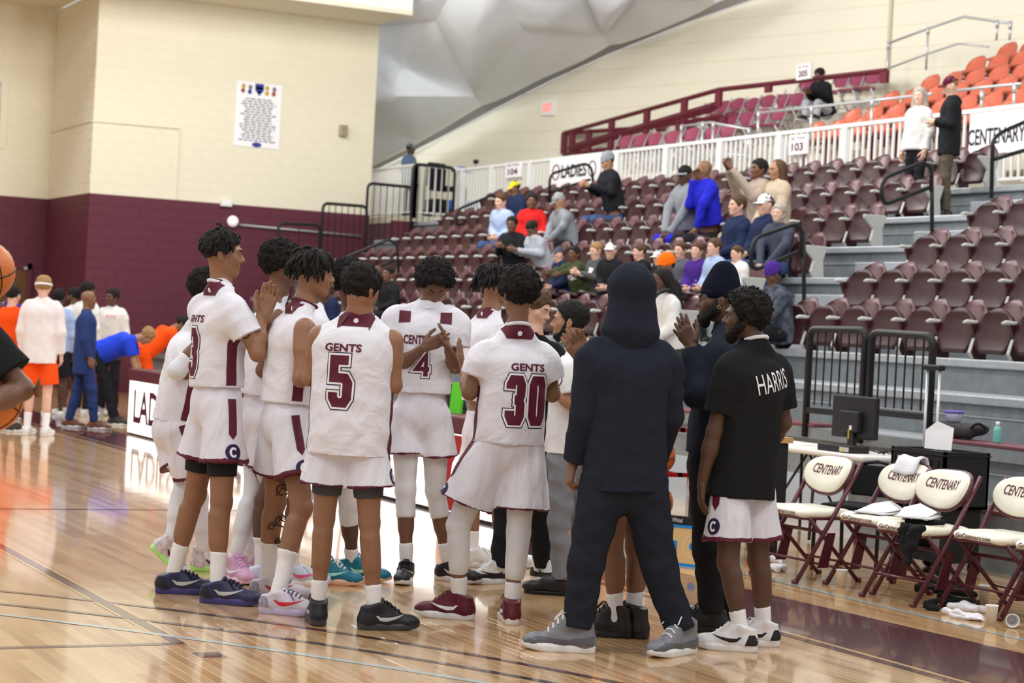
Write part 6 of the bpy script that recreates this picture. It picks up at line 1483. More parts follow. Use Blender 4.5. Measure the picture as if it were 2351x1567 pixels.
# ------------------------------------------------------------------ ball rack, cabinet and court board behind the huddle
def ball_mat():
    m = bpy.data.materials.new('basketball_leather'); m.use_nodes = True; nt = m.node_tree; b = nt.nodes['Principled BSDF']
    b.inputs['Base Color'].default_value = (*s2l(206, 116, 52), 1); b.inputs['Roughness'].default_value = .5
    v = nt.nodes.new('ShaderNodeTexVoronoi'); v.inputs['Scale'].default_value = 90; tc = nt.nodes.new('ShaderNodeTexCoord'); nt.links.new(tc.outputs['Object'], v.inputs['Vector'])
    bp = nt.nodes.new('ShaderNodeBump'); bp.inputs['Strength'].default_value = .3; bp.inputs['Distance'].default_value = .004; nt.links.new(v.outputs['Distance'], bp.inputs['Height']); nt.links.new(bp.outputs[0], b.inputs['Normal']); return m
M_ball = ball_mat(); R_B = .12; _bm = None
def basketball(c, label, rot=(0, 0, 0), group='basketballs'):
    global _bm
    o = empty('basketball', (c[0], c[1], c[2]-R_B), label, 'ball', group)
    if _bm is None:
        V = []; Fc = []; n, k = 28, 16
        for i in range(k+1):
            ph = math.pi*i/k
            for j in range(n): V.append((R_B*math.sin(ph)*math.cos(2*math.pi*j/n), R_B*math.sin(ph)*math.sin(2*math.pi*j/n), R_B*math.cos(ph)))
        for i in range(k):
            for j in range(n): Fc.append((i*n+j, (i+1)*n+j, (i+1)*n+(j+1) % n, i*n+(j+1) % n))
        a = mk('ball', V, Fc, M_ball, o, True); b = B(); r = R_B*1.001; T = np.linspace(0, 2*math.pi, 37)[:-1]
        b.tube([(r*math.cos(t), r*math.sin(t), 0) for t in T], .003, 5, closed=True); b.tube([(r*math.cos(t), 0, r*math.sin(t)) for t in T], .003, 5, closed=True)
        for e in (-1, 1): b.tube([unit(V3(.42*math.cos(t)*1.0+e*.0, e*(.72+.18*math.cos(2*t)), .62*math.sin(t)))*r for t in T], .003, 5, closed=True)
        s_ = b.build('seams', M_black, o, True); _bm = (a, s_)
    else: a, s_ = inst(_bm[0], o), inst(_bm[1], o)
    for q in (a, s_): q.location = (0, 0, R_B); q.rotation_euler = rot
    return o
RX, RYk = -13.0, 7.62
rk = empty('ball_rack', (RX, RYk, 0), 'red and white basketball rack behind the coach', 'rack'); M_redr = mat('red_rack', s2l(176, 26, 34), .4)
for e in (-.55, .55):
    for y in (-.18, .18):
        b = B(); b.box(e-.02, e+.02, y-.02, y+.02, .05, 1.05); b.build('upright', M_white, rk)

for z in (.22, .55, .88):
    b = B(); b.box(-.57, .57, -.10, -.06, z, z+.03); b.box(-.57, .57, .06, .10, z, z+.03); b.box(-.57, -.53, -.2, .2, z, z+.03); b.box(.53, .57, -.2, .2, z, z+.03); b.build('shelf_rail', M_redr if z > .3 else M_white, rk)
for x in (-.5, .5):
    for y in (-.18, .18):
        b = B(); b.tube([(x-.015, y, .035), (x+.015, y, .035)], .035, 12); b.build('castor', M_black, rk, True)
for i, z in enumerate((.22, .55, .88)):
    for j in range(4): basketball(V3(RX-.39+.26*j, RYk, z+.03+R_B*.86), 'orange basketball on the %s shelf of the rack, %s from its left end' % (['bottom', 'middle', 'top'][i], ORD[j]), (.3*j, .5*i, .7*j))
cA = onz(1548, 1214); cb = empty('cabinet_cart', (-12.05, 7.95, 0), 'black equipment cart with a wooden top', 'cart')
b = B(); b.box(-.30, .30, -.22, .22, .18, .86); bevel(b.build('body', M_mon, cb), .01); b = B(); b.box(-.32, .32, -.24, .24, .86, .90); b.build('wooden_top', mat('light_wood', s2l(202, 160, 100), .5, ns=10, na=.15, stretch=(1, 8, 1)), cb)
b = B(); b.box(-.004, .004, -.225, -.22, .2, .84); b.build('door_gap', M_black, cb)
for x in (-.24, .24):
    for y in (-.17, .17): b = B(); b.tube([(x, y, .18), (x, y, .0)], .03, 8); b.build('castor', M_black, cb, True)
cloth('cart_towel', [(V3(-12.1, 7.9, .925), V3(-11.9, 7.95, .93), .03), (V3(-12.05, 7.9, .95), V3(-11.85, 7.85, .94), .03)], M_towel, 'white towel on the wooden top of the cart', 'towel', amp=.015, seed=9)
q = onz(1585, 1300); cbd = empty('tactics_board', (q[0]+.02, q[1], 0), 'tactics board printed with a basketball court leaning on the cart', 'board', None, .62)
b = B(); b.box(-.34, .34, 0, .02, .0, .28, 0); b.build('board', mat('court_print', s2l(224, 190, 132), .5), cbd)
M_bl = mat('blue_print', s2l(28, 140, 220), .5)
for z0, z1 in ((.0, .018), (.262, .28)): b = B(); b.box(-.34, .34, -.004, -.001, z0, z1); b.build('blue_border', M_bl, cbd)
v, f = disc(.028, 18, 0, 0, .14); mk('centre_disc', [(a, -.003, c) for a, c in v], f, M_bl, cbd)
for e in (-1, 1): b = B(); b.box(e*.19-.07, e*.19+.07, -.004, -.001, .11, .17); b.build('blue_key', M_bl, cbd)
v, f = disc(.075, 24, .072, 0, .14); mk('centre_ring', [(a, -.002, c) for a, c in v], f, M_print_white, cbd)
b = B(); b.box(-.34, .34, 0.0, .03, .281, .34); b.build('header', M_mon, cbd); flat_text('lettering', 'Great White!', (-.16, 0, .312), (1, 0, 0), (0, 0, 1), .03, M_print_white, cbd, .0, .15, .03)
basketball(V3(onz(1745, 1262)[0], onz(1745, 1262)[1], R_B), 'orange basketball on the floor behind the bearded player', (.4, .2, 1))
# ------------------------------------------------------------------ things on the walls
p0 = onx(543.8, 185, XE); p1 = onx(647.6, 193.8, XE); p2 = onx(535.9, 333.6, XE); PW = p1[1]-p0[1]; PHh = p0[2]-p2[2]; pc = V3(XE+.012, (p0[1]+p1[1])/2, (p0[2]+p2[2])/2)
po = empty('wall_poster', pc, 'white sportsmanship poster with club logos on the cream wall', 'poster')
b = B(); b.box(-.004, .004, -PW/2, PW/2, -PHh/2, PHh/2); b.build('sheet', M_print_white, po)
M_ink = mat('grey_ink', s2l(120, 118, 128), .6); rg2 = np.random.default_rng(3)
for k in range(17):
    wl_ = PW*rg2.uniform(.28, .42); z = PHh*(.24-.040*k); x = 0; segs = []
    b = B(); y = -wl_
    while y < wl_:
        d_ = rg2.uniform(.05, .13); b.box(.005, .007, y, min(y+d_, wl_), z-.012, z+.014); y += d_+.025
    b.build('text_line', M_ink, po)
def patch(shape, y, z, m, nm): mk(nm, [(.007, y+a, z+c) for a, c in shape], [tuple(range(len(shape)))], m, po)
M_gold2 = mat('gold_print', s2l(190, 160, 60), .6); M_bluep = mat('royal_print', s2l(52, 62, 140), .6); M_redp = mat('brick_print', s2l(160, 70, 60), .6)
patch([(-.09, .11), (.09, .11), (.09, -.02), (0, -.13), (-.09, -.02)], 0, PHh*.40, M_bluep, 'shield_logo'); patch([(-.07, .05), (.07, .05), (.07, 0), (-.07, 0)], 0, PHh*.40, M_print_white, 'shield_band'); patch([(-.05, -.03), (.05, -.03), (0, -.09)], 0, PHh*.40, M_redp, 'shield_tip')
for (y, z, m) in ((-.35, .43, M_gold2), (-.2, .42, M_ink), (.17, .43, M_gold2), (.33, .42, M_ink), (-.36, .36, M_redp), (-.21, .35, M_bluep), (.17, .35, M_gold2), (.32, .35, M_redp)):
    patch([(.045*math.cos(t), .05*math.sin(t)) for t in np.linspace(0, 6.283, 9)[:-1]], y*PW, z*PHh, m, 'club_logo')
patch([(.10*math.cos(t), .05*math.sin(t)) for t in np.linspace(0, 6.283, 17)[:-1]], 0, -.46*PHh, M_bluep, 'oval_logo')
c = onx(785, 300, XE); ws = empty('wall_speaker', (XE+.08, c[1], c[2]), 'small beige loudspeaker box high on the cream wall', 'speaker'); b = B(); b.box(-.075, .06, -.075, .075, -.11, .11); bevel(b.build('case', mat('beige_plastic', s2l(172, 158, 138), .6), ws), .01); b = B(); b.box(.06, .065, -.06, .06, -.09, .09); b.build('grille', mat('beige_grille', s2l(150, 136, 118), .7), ws)
c = onx(517, 467, XE); wl2 = empty('wall_light', (XE+.06, c[1], c[2]), 'white emergency light box on the paint line of the wall', 'light'); b = B(); b.box(-.05, .05, -.11, .11, -.06, .06); bevel(b.build('case', M_white, wl2), .015); b = B(); b.box(.05, .055, -.08, .08, -.03, .03); b.build('lens', mat('frosted', s2l(232, 232, 226), .3), wl2)
c = onx(530, 508, XE); wg = empty('globe_lamp', (XE+.12, c[1], c[2]), 'white globe lamp on the maroon wall', 'lamp'); 
b = B(); b.lathe([(.001, -.11)]+[(.11*math.cos(t), .11*math.sin(t)) for t in np.linspace(-1.5, 1.5, 11)]+[(.001, .11)], n=20); b.build('globe', mat('opal_glass', s2l(236, 234, 230), .25, emit=.35), wg, True); b = B(); b.tube([(-.12, 0, 0), (-.08, 0, 0)], .05, 12); b.build('bracket', M_maroon, wg, True)
a = onx(548, 516, XE); c = onx(826, 542, XE); b = B(); b.tube([(XE+.06, a[1], a[2]), (XE+.06, c[1], c[2])], .022, 8); pp = b.build('wall_pipe', M_silver, None, True); tag(pp, 'silver pipe running along the maroon wall', 'pipe')
# mobility scooter on the platform
sp = V3(-36.9, 17.0, ZR0); sc_ = empty('mobility_scooter', sp, 'blue mobility scooter parked behind the white railing', 'scooter', None, .3); M_sblue = mat('scooter_blue', s2l(36, 92, 190), .35)
b = B(); b.box(-.28, .45, -.24, .24, .12, .20); bevel(b.build('deck', M_black, sc_), .03); b = B(); b.box(.2, .6, -.27, .27, .2, .42); bevel(b.build('front_cowl', M_sblue, sc_), .06); b = B(); b.box(-.5, -.1, -.25, .25, .2, .45); bevel(b.build('rear_cowl', M_black, sc_), .05)
b = B(); b.tube([(.5, 0, .4), (.35, 0, 1.02)], .035, 8); b.tube([(.33, -.28, 1.0), (.33, .28, 1.0)], .02, 8); b.build('tiller', M_black, sc_, True); b = B(); b.box(.27, .42, -.12, .12, .96, 1.1); bevel(b.build('console', M_sblue, sc_), .03)
b = B(); b.tube([(.36, .3, 1.0), (.36, .34, 1.22)], .008, 6); b.lathe([(.05, 1.2), (.06, 1.24), (.05, 1.28)], (.36, .34, 0), 12); b.build('mirror', M_black, sc_, True)
b = B(); b.box(-.45, 0, -.24, .24, .62, .72); b.box(-.5, -.4, -.24, .24, .7, 1.2); bevel(b.build('seat', M_blackf, sc_), .04)
for (x, y) in ((.45, -.25), (.45, .25), (-.35, -.27), (-.35, .27)): b = B(); b.tube([(x, y-.04, .12), (x, y+.04, .12)], .12, 16); b.build('wheel', M_black, sc_, True)
# ------------------------------------------------------------------ people in the stands and along the far bench
def cl(name, rgb): return mat('cloth_'+name, s2l(*rgb), .9, .12, ns=40, na=.08, bump=.2, bs=300)
M_shoeb = leather('dark_shoe', (40, 36, 36)); M_shoew = leather('pale_shoe', (214, 212, 210)); M_jean = cl('jean', (62, 82, 122)); M_khaki = cl('khaki', (168, 150, 124)); M_ltgrey = cl('pale_grey', (176, 180, 188)); M_dk = cl('dark', (40, 40, 46))
def dress(p, top, bottom, hair, hat=None, brim=None, sleeve=None, hs=1.0, shoe_m=None, shorts=False, bd=None, longhair=None, feet=True, hem=.56, hood=False, wide=1.05):
    p.head(hs=hs).limbs(cov=True); p.body(); eyes(p.hd, p.FR, p.hs, p.e, p.base, hair or M_hair)
    if hair is not None and hat is None: hair_short(p.hd, p.FR, p.hs, p.e, p.base, hair, .012, .052, -.035, .012)
    elif hair is not None: hair_short(p.hd, p.FR, p.hs, p.e, p.base, hair, .005, .02, -.05, .013)
    if hat is not None:
        if brim is None: beanie(p.hd, p.FR, p.hs, p.e, p.base, hat, .015, .013)
        else: cap_hat(p.hd, p.FR, p.hs, p.e, p.base, hat, brim, .013)
    if bd is not None: beard(p.hd, p.FR, p.hs, p.e, p.base, bd, .4, .011)
    if longhair is not None:
        fl = Field(); T = lambda x, y, z: p.hd+p.hs*(p.FR @ np.array([x, y, z]))
        fl.ell(T(0, -.03, .035), np.array([.095, .10, .095])*p.hs, p.FR, .03, [(T(0, .04, .03), unit(p.FR[:, 1]*.8-UP*.5))])
        for e in (-1, 1): fl.cap(T(e*.07, -.02, .0), T(e*.085, -.03, -.20), .04*p.hs, .045*p.hs, .03)
        fl.cap(T(0, -.08, 0), T(0, -.08, -.22), .07*p.hs, .07*p.hs, .03); V, Q = field_mesh(fl, .013, None, lambda P: wob(P, .008, (60, 120), 2, .3)); mk('long_hair', V-p.base, Q, longhair, p.e, True)
    if sleeve: p.jersey(top, hem, sleeve, seed=int(abs(p.base[0]*100)) % 97, name='shirt')
    else: p.long(top, hem, seed=int(abs(p.base[0]*100)) % 97, name='top', hood=hood, fat=wide)
    if shorts: p.shorts(bottom, .85)
    else: p.pants(bottom, .095, .075, .062)
    if feet:
        for k in 'lr':
            if k in p.g: shoe(p.e, p.base, p.g[k], p.f, shoe_m or M_shoeb, M_shoew, M_shoeb, 'low', None, 0, 0, p.s)
    return p
def sit(label, row, px_, top, bottom, sk='mid', yaw=0.0, look=0.0, tilt=.1, lean=.15, arms='lap', hair=None, Y=None, Z=None, zf=None, group='spectators', **kw):
    """px_ = pixel of the middle of the head; the seat row gives the distance"""
    Y = RY(row)+.06 if Y is None else Y; Z = RZ(row) if Z is None else Z
    zf = ((RZ(row-1) if row > 1 else 1.22) if zf is None else zf)
    hd = ony(px_[0], px_[1], Y-.04-lean*.5); f = unit(V3(math.sin(yaw), -math.cos(yaw), 0)); hipz = Z+.13
    s = min(max((hd[2]-hipz)/(.70*math.cos(lean)), .62), 1.06)
    pv = V3(hd[0], hd[1], 0)-f*(lean*.5)*s; pv[1] = Y; pv[0] = hd[0]-f[0]*lean*.45; pv[2] = hipz
    lk = f; a = look; lk = V3(f[0]*math.cos(a)-f[1]*math.sin(a), f[0]*math.sin(a)+f[1]*math.cos(a), 0); lk = unit(lk*math.cos(tilt)-UP*math.sin(tilt))
    p = Per.raw(label, V3(pv[0], pv[1]+f[1]*.30, zf), s, f, lk, sk, group=group)
    p.pv = pv; p.hd = hd; p.nb = hd-UP*.135*s-lk*.015; p.tu = unit(p.nb-p.pv); p.sc = p.nb-p.tu*.035*s
    p.sh = {'r': p.sc+p.r*.165*s-p.tu*.03*s, 'l': p.sc-p.r*.165*s-p.tu*.03*s}; p.hp = {'r': pv+p.r*.085*s, 'l': pv-p.r*.085*s}
    for k, e in (('r', 1), ('l', -1)):
        kn = p.hp[k]+f*.44*s+p.r*e*.05*s; kn[2] = zf+.50*s if zf+.50*s < hipz+.14 else hipz+.10; p.kn[k] = kn
        g = kn+f*.02; g = V3(g[0], g[1], zf); p.g[k] = g; p.an[k] = g+UP*.085*s; p.leg[k] = dict(d=0)
    for k, e in (('r', 1), ('l', -1)):
        if arms == 'lap': el = p.sh[k]-p.tu*.27*s+f*.08*s+p.r*e*.04*s; wr = p.hp[k]+f*.30*s+UP*.13*s-p.r*e*.05*s
        elif arms == 'phone': el = p.sh[k]-p.tu*.25*s+f*.12*s+p.r*e*.03*s; wr = p.sc+f*.34*s-UP*.20*s+p.r*e*.035*s
        elif arms == 'knees': el = p.sh[k]-p.tu*.22*s+f*.16*s+p.r*e*.03*s; wr = (p.kn['l']+p.kn['r'])/2+UP*.08+p.r*e*.05*s-f*.02
        elif arms == 'chin': el = p.sh[k]-p.tu*.24*s+f*.16*s; wr = hd+lk*.12*s-UP*.10*s+p.r*e*.02 if e > 0 else p.hp[k]+f*.3*s+UP*.12*s
        elif arms == 'raise': el = p.sh[k]-p.tu*.16*s+f*.20*s; wr = hd+f*.42*s+p.r*e*.04*s-UP*.02
        elif arms == 'reach': el = p.sh[k]+f*.24*s-UP*.10*s; wr = p.sh[k]+f*.46*s-UP*.16*s
        p.el[k] = el; p.wr[k] = wr; p.hand[k] = {}
    for k in 'lr': p.hand[k] = dict(hv=(unit(p.wr[k]-p.el[k]), p.r*(-1 if k == 'r' else 1), UP, .5))
    dress(p, top, bottom, hair, **kw)
    if row: SEATED.append((row, pv[0]))
    return p
M_redh = cl('red', (206, 38, 36)); M_gry = cl('grey', (138, 142, 148)); M_blk = cl('black', (34, 34, 38)); M_nvy = cl('navy', (36, 46, 76)); M_blue = cl('royal', (40, 44, 190)); M_beige = cl('beige', (190, 172, 150)); M_tan2 = cl('taupe', (170, 154, 140)); M_wht = cl('white', (226, 224, 220)); M_lblue = cl('sky', (164, 182, 216)); M_olive = cl('olive', (70, 76, 50)); M_purp = cl('purple', (74, 44, 132)); M_camo = mat('cloth_camo', s2l(78, 84, 96), .9, .1, ns=14, na=.75)
M_yel = cl('yellow', (240, 206, 40)); M_orng = cl('orange', (244, 112, 24)); M_capw = cl('cap_white', (228, 228, 226))
sit('spectator in a yellow cap and navy jacket near the 104 sign', 5, (1182, 432), M_nvy, M_dk, 'dark', .2, -.5, .35, .3, hat=M_yel, brim=M_yel, hair=M_hair)
sit('spectator in a light blue patterned top holding a pink bag', 4, (1150, 462), M_lblue, M_jean, 'light', .3, 0, .2, .35, hair=M_hairb)
sit('smiling spectator in a bright red hoodie', 4, (1221, 462), M_redh, M_dk, 'dark', .9, .2, .0, .1, hair=M_hair, hood=True)
sit('spectator in a grey sweater and grey cap bent forward', 4, (1283, 463), M_gry, M_dk, 'tan', .0, -.3, .5, .45, 'knees', hat=M_gry, brim=M_gry, hair=M_hairg)
sit('spectator in a black jacket over a white shirt looking at a phone', 3, (1175, 515), M_blk, M_blk, 'dark', .6, .2, .1, .15, 'phone', hair=M_hair)
sit('young spectator in a pale grey sweatsuit with bowed head', 3, (1222, 525), M_ltgrey, M_ltgrey, 'dark', .1, 0, .7, .5, 'phone', hair=M_hair)
sit('spectator in a black hoodie and grey knit hat by the LADIES banner', 5, (1395, 372), M_blk, M_jean, 'tan', .0, -.2, .4, .35, 'phone', hat=M_gry, hair=M_hair, hood=True)
sit('spectator in a dark cap and blue jacket beside the bald man', 4, (1572, 402), M_gry, M_blue, 'deep', .1, .3, .2, .3, 'knees', hat=M_blk, brim=M_gry, hair=M_hair)
sit('bald spectator in a royal blue jacket, hand at his chin', 4, (1616, 390), M_blue, M_blk, 'mid', .0, -.2, .1, .3, 'chin', hood=True)
sit('spectator in a taupe hoodie raising a phone', 4, (1742, 388), M_tan2, M_khaki, 'dark', .0, 0, .0, .1, 'raise', hair=M_hair)
sit('woman with long wavy hair in a beige turtleneck', 4, (1783, 390), M_beige, M_khaki, 'tan', .0, .1, .1, .05, 'lap', longhair=M_hairb)
sit('spectator in a navy quarter-zip with receding hair', 3, (1692, 472), M_nvy, M_jean, 'light', .0, .0, .0, .05, 'lap', hair=M_hairb)
sit('spectator in a white cap behind the grey-bearded man', 3, (1757, 470), M_nvy, M_jean, 'light', .0, .0, .1, .05, 'lap', hat=M_capw, brim=M_capw, hair=M_hairb)
sit('grey-bearded spectator in a slate jacket and jeans', 3, (1788, 490), cl('slate', (70, 74, 88)), M_jean, 'light', .35, .2, .0, .1, 'knees', hair=M_hairg, bd=M_hairg)
kg = 'boys along the second row'
sit('boy in a camouflage cap at the left of the boys', 2, (1283, 583), M_nvy, M_dk, 'light', .0, -.1, .1, .2, hat=M_camo, brim=M_camo, hair=M_hairb, group=kg)
p = sit('boy in an olive hoodie stretching out an arm', 2, (1318, 582), M_olive, M_dk, 'dark', .2, .2, .1, .25, 'reach', hair=M_hair, group=kg)
v, f = ribbon([(-.05, -.05), (-.04, .06), (.03, .05), (-.01, 0), (.05, -.04), (-.02, -.06)], .035); press('chest_print', v, f, p.jb, p.sc+p.f*.2-p.tu*.16, -p.r, p.tu, M_print_white, p.jo, p.base, .004, .03, -p.f)
p = sit('fair-haired boy in a grey printed sweatshirt', 2, (1368, 575), cl('charcoal', (86, 88, 88)), M_dk, 'light', .1, .1, .2, .2, 'phone', hair=M_hairbl, group=kg)
v, f = ribbon([(-.05, -.05), (-.04, .06), (.03, .05), (-.01, 0), (.05, -.04), (-.02, -.06)], .035); press('chest_print', v, f, p.jb, p.sc+p.f*.2-p.tu*.16, -p.r, p.tu, M_print_white, p.jo, p.base, .004, .03, -p.f)
sit('boy in a white cap and dark shirt left of the hooded man', 2, (1402, 575), M_blk, M_dk, 'light', .5, .2, .1, .1, hat=M_capw, brim=M_capw, hair=M_hairb, group=kg)
sit('boy in black with cropped hair behind the hood', 2, (1468, 578), M_blk, M_dk, 'light', .0, -.1, .1, .2, hair=M_hairb, group=kg)
sit('child in a white cap behind the orange knit hat', 2, (1512, 590), M_blk, M_dk, 'light', .0, -.1, .2, .2, hat=M_capw, brim=M_capw, hair=M_hairb, group=kg)
sit('boy in a plain grey shirt, first of four in a row', 2, (1562, 574), cl('heather', (92, 92, 104)), M_dk, 'light', .2, .2, .1, .1, hair=M_hairb, group=kg)
sit('boy in a grey shirt with purple sleeves', 2, (1600, 576), M_purp, M_ltgrey, 'light', .3, .2, .0, .1, hair=M_hairb, group=kg)
sit('boy in a pale blue polo looking left', 2, (1640, 568), M_lblue, M_ltgrey, 'light', .0, .0, .0, .1, hair=M_hairb, group=kg)
sit('boy in a white sweatshirt at the right of the boys', 2, (1692, 582), M_wht, M_ltgrey, 'light', .1, -.1, .1, .1, hair=M_hairb, group=kg)
sit('spectator in an orange knit hat behind the woman in white', 1, (1528, 612), M_blk, M_dk, 'dark', .0, .0, .2, .15, hat=M_orng, hair=M_hair)
sit('woman with long braids and a headband in a white sweater', 0, (1518, 645), M_wht, M_olive, 'deep', .1, .0, .5, .3, longhair=M_hair, Y=11.12, Z=1.24, zf=.85)
sit('spectator in a purple head wrap and camouflage hoodie', 1, (1775, 632), M_camo, M_blk, 'deep', .0, -.1, .5, .25, 'knees', hat=M_purp, hair=M_hair)
sit('spectator in a black jacket on the left edge of the seats', 1, (890, 628), M_blk, M_dk, 'dark', .3, .2, .0, .1, hair=M_hair, group='spectators')
sit('long-haired spectator behind the man in the black jacket', 1, (862, 628), M_dk, M_dk, 'tan', .0, .0, .1, .1, longhair=M_hairb)
sit('spectator in a blue jacket low behind the braided player', 0, (745, 660), M_nvy, M_dk, 'deep', .0, -.2, .6, .4, hair=M_hair, Y=11.06, Z=1.22, zf=.85)
sit('spectator in a black jacket and pale trousers in section 205', 0, (1882, 172), M_blk, M_ltgrey, 'dark', .3, -.1, .45, .35, 'phone', hair=M_hair, Y=20.3, Z=ony(1880, 255, 20.3)[2]-.16, zf=ony(1850, 283, 19.9)[2]+.02)
b = B(); b.box(-.16, .16, -.10, .10, 0, .28); q = ony(1112, 530, RY(5)-.35); o = b.build('pink_bag', cl('pink', (214, 52, 130))); bevel(o, .03); o.location = (q[0], RY(5)-.4, RZ(4)+.0); tag(o, 'bright pink bag beside the spectator in light blue', 'bag')
# pans of taken seats were noted above; now the seats themselves
build_seats()
def stand(label, foot, hgt, body, look, top, bottom, sk, arms='down', hair=M_hair, z=0.0, P0=None, tilt=.05, lean=0.0, res=.016, group='people along the far bench', step=.0, fat=1.0, **kw):
    g = onz(*foot) if P0 is None else P0; s = hgt/1.86; f = heading(body); lk = heading(look); lk = unit(lk*math.cos(tilt)-UP*math.sin(tilt))
    p = Per.raw(label, V3(g[0], g[1], z), s, f, lk, sk, res, .0095, group=group)
    B0 = V3(g[0], g[1], z); p.pv = B0+UP*.98*s-f*lean*.25; p.tu = unit(UP*math.cos(lean)+f*math.sin(lean)); p.sc = p.pv+p.tu*.55*s; p.nb = p.sc+p.tu*.045*s; p.hd = p.nb+unit(p.tu+lk*.15)*.150*s
    p.sh = {'r': p.sc+p.r*.18*s-p.tu*.03*s, 'l': p.sc-p.r*.18*s-p.tu*.03*s}; p.hp = {'r': p.pv+p.r*.09*s, 'l': p.pv-p.r*.09*s}
    for k, e in (('r', 1), ('l', -1)):
        st = step*e; q = B0+p.r*e*.11*s+f*st; p.g[k] = q; p.an[k] = q+UP*.085*s; p.kn[k] = (p.hp[k]+p.an[k])/2+f*.03*s; p.leg[k] = dict(d=0)
        if arms == 'down': el = p.sh[k]-UP*.30*s+p.r*e*.05*s-f*.01; wr = el-UP*.25*s+f*.07*s
        elif arms == 'fold': el = p.sh[k]-UP*.28*s+p.r*e*.04*s; wr = el+f*.20*s-p.r*e*.12*s+UP*.03
        elif arms == 'hang': el = p.sh[k]-UP*.28*s+f*.06; wr = el-UP*.24*s+f*.10*s
        p.el[k] = el; p.wr[k] = wr; p.hand[k] = {}
    for k in 'lr': p.hand[k] = dict(hv=(unit(p.wr[k]-p.el[k]), p.r*(-1 if k == 'r' else 1), f, .4))
    dress(p, top, bottom, hair, **kw)
    return p
M_suit = cl('suit_navy', (46, 62, 112)); M_pk = cl('warmup_white', (236, 226, 226)); M_os = cl('orange_kit', (240, 82, 24)); M_brs = leather('brown_shoe', (110, 68, 44))
stand('bald man in a navy suit walking past the far bench', (185, 983), 1.80, 75, 60, M_suit, M_suit, 'mid', hair=None, step=.16, shoe_m=M_brs, hem=.78)
p = stand('fair player in a white long-sleeved top and headband, back turned', (82, 1000), 1.93, 5, -5, M_pk, M_os, 'light', hair=M_hairbl, shorts=True, shoe_m=M_shoew, hem=.72)
b = B(); b.tube([p.hd+p.hs*(p.FR @ V3(.090*math.cos(t), -.014+.111*math.sin(t), .022-.008*math.sin(t)))-p.base for t in np.linspace(0, 6.283, 25)[:-1]], .014, 6, closed=True); b.build('headband', M_whitecloth, p.e, True); p.socks(M_sock, .6)
stand('dark-haired player in an orange sleeveless jersey at far left', (12, 990), 1.80, 30, 20, M_os, M_os, 'light', sleeve=.3, hair=M_hair, shorts=True)
stand('player in a white top with tall dark hair behind the suited man', (185, 955), 1.96, 40, 30, M_wht, M_dk, 'mid', shoe_m=M_shoew)
stand('bearded player in white looking left behind the headband', (158, 952), 1.86, -60, -70, M_wht, M_dk, 'dark', shorts=True, bd=M_hair, shoe_m=M_shoew)
stand('player with black curly hair behind the fair player', (120, 960), 1.82, 0, 10, M_lblue, M_blk, 'deep', shorts=True, shoe_m=M_shoew)
p = stand('player in a white long-sleeved top lettered in orange, right of the suit', (246, 952), 1.88, 200, 215, M_wht, M_dk, 'deep', shoe_m=M_shoew)
word('TTT', p.jb, p.sc+p.f*.2-p.tu*.10-p.r*.05, -p.r, UP, .16, .05, mat('orange_print', s2l(230, 110, 50), .6), p.jo, p.base, .01, .004, dirv=-p.f)
stand('man in a royal blue polo bending down over the bench', (262, 975), 1.80, 85, 95, cl('polo_blue', (44, 72, 214)), M_blk, 'tan', 'hang', hair=M_hairbl, tilt=1.0, lean=1.15, sleeve=.75)
stand('player in orange bending behind the lit table', (352, 962), 1.82, 60, 80, M_os, M_os, 'mid', 'hang', hair=M_hair, tilt=.8, lean=.9, sleeve=.6)
stand('person in purple and dark behind the near ball', (8, 962), 1.86, 20, 10, M_purp, M_dk, 'deep')
q = ony(2112, 222, RY(6)-.42); stand('grey-haired woman in a speckled white poncho top and black trousers', None, (q[2]-RZ(5))/.925, -120, -150, mat('cloth_speckled', s2l(214, 212, 210), .95, .1, ns=90, na=.3), M_blk, 'light', hair=M_hairg, P0=V3(q[0], RY(6)-.42, 0), z=RZ(5), longhair=M_hairg, hem=.50, wide=1.22, res=.014, group='standing spectators')
q = ony(2186, 198, RY(6)-.40); stand('man in a maroon cap and dark puffer jacket standing by the seats', None, (q[2]-RZ(5))/.925, -80, -95, M_blk, cl('olive_brown', (88, 80, 68)), 'light', 'fold', hair=M_hairbl, P0=V3(q[0], RY(6)-.40, 0), z=RZ(5), hat=cl('maroon_cap', (84, 24, 52)), brim=MATS['cloth_maroon_cap'], res=.014, tilt=.3, hem=.66, hood=True, group='standing spectators')
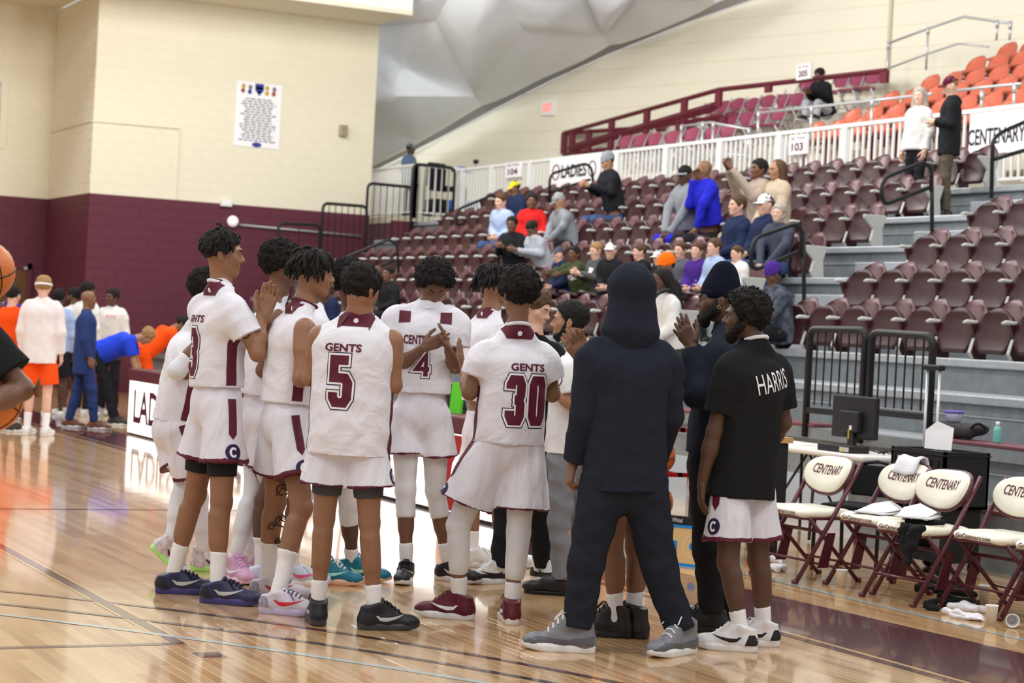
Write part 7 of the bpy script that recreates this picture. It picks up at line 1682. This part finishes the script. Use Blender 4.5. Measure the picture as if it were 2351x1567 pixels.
q = ony(940, 365, 16.95); stand('person in a grey cap standing at the scooter on the platform', None, 1.72, 120, 90, cl('dusty_blue', (110, 128, 160)), M_dk, 'deep', hair=M_hair, P0=V3(q[0], 16.95, 0), z=ZR0, hat=M_gry, brim=M_gry, res=.02, group='standing spectators')
# ------------------------------------------------------------------ near left: arm with the balls
c1 = dep(-36, 622, 7.85); basketball(c1, 'orange basketball raised on a palm at the upper left edge', (.3, .2, .4), 'near basketballs')
c2 = dep(-22, 918, 7.4); bb = basketball(c2, 'orange basketball held under an arm at the left edge', (1.2, .3, .9), 'near basketballs')
D0 = 7.45; base = onz(-120, 1700); base = V3(dep(-110, 900, D0)[0], dep(-110, 900, D0)[1], 0)
p = Per.raw('person in black at the left edge holding two basketballs, arm in view', base, 1.0, heading(30), heading(30), 'dark', .012, .009)
p.pv = dep(-170, 1060, D0); p.tu = UP; p.sc = dep(-150, 740, D0); p.nb = p.sc+UP*.05; p.hd = p.nb+UP*.15; p.sh = {'r': p.sc+p.r*.19, 'l': p.sc-p.r*.19}; p.hp = {'r': p.pv+p.r*.09, 'l': p.pv-p.r*.09}
p.el['r'] = dep(52, 893, D0-.10); p.wr['r'] = dep(-60, 945, D0-.32); p.hand['r'] = dict(h=(-100, 945, 0.0))
p.wr['l'] = c1+V3(0, 0, -.155)-FH*.06; p.el['l'] = (p.sh['l']+p.wr['l'])/2-UP*.17-FH*.02; p.hand['l'] = dict(hv=(FH, UP, RH, -.12))
p.P = lambda x, y, dd=0.0: dep(x, y, D0+dd); p.D = D0
for k, e in (('r', 1), ('l', -1)): q = base+p.r*.12*e; p.g[k] = q; p.an[k] = q+UP*.085; p.kn[k] = (p.hp[k]+p.an[k])/2; p.leg[k] = dict(d=30)
p.head().limbs(); p.fl.cap(dep(84, 905, D0-.12), dep(90, 872, D0-.14), .013, .010, .01)
p.body(); hair_short(p.hd, p.FR, p.hs, p.e, p.base, M_hair); p.jersey(M_blackf, .62, .78, name='shirt', sl_r=.095); p.pants(M_blackf); p.shoes(M_shoeb, M_shoew, M_shoeb)
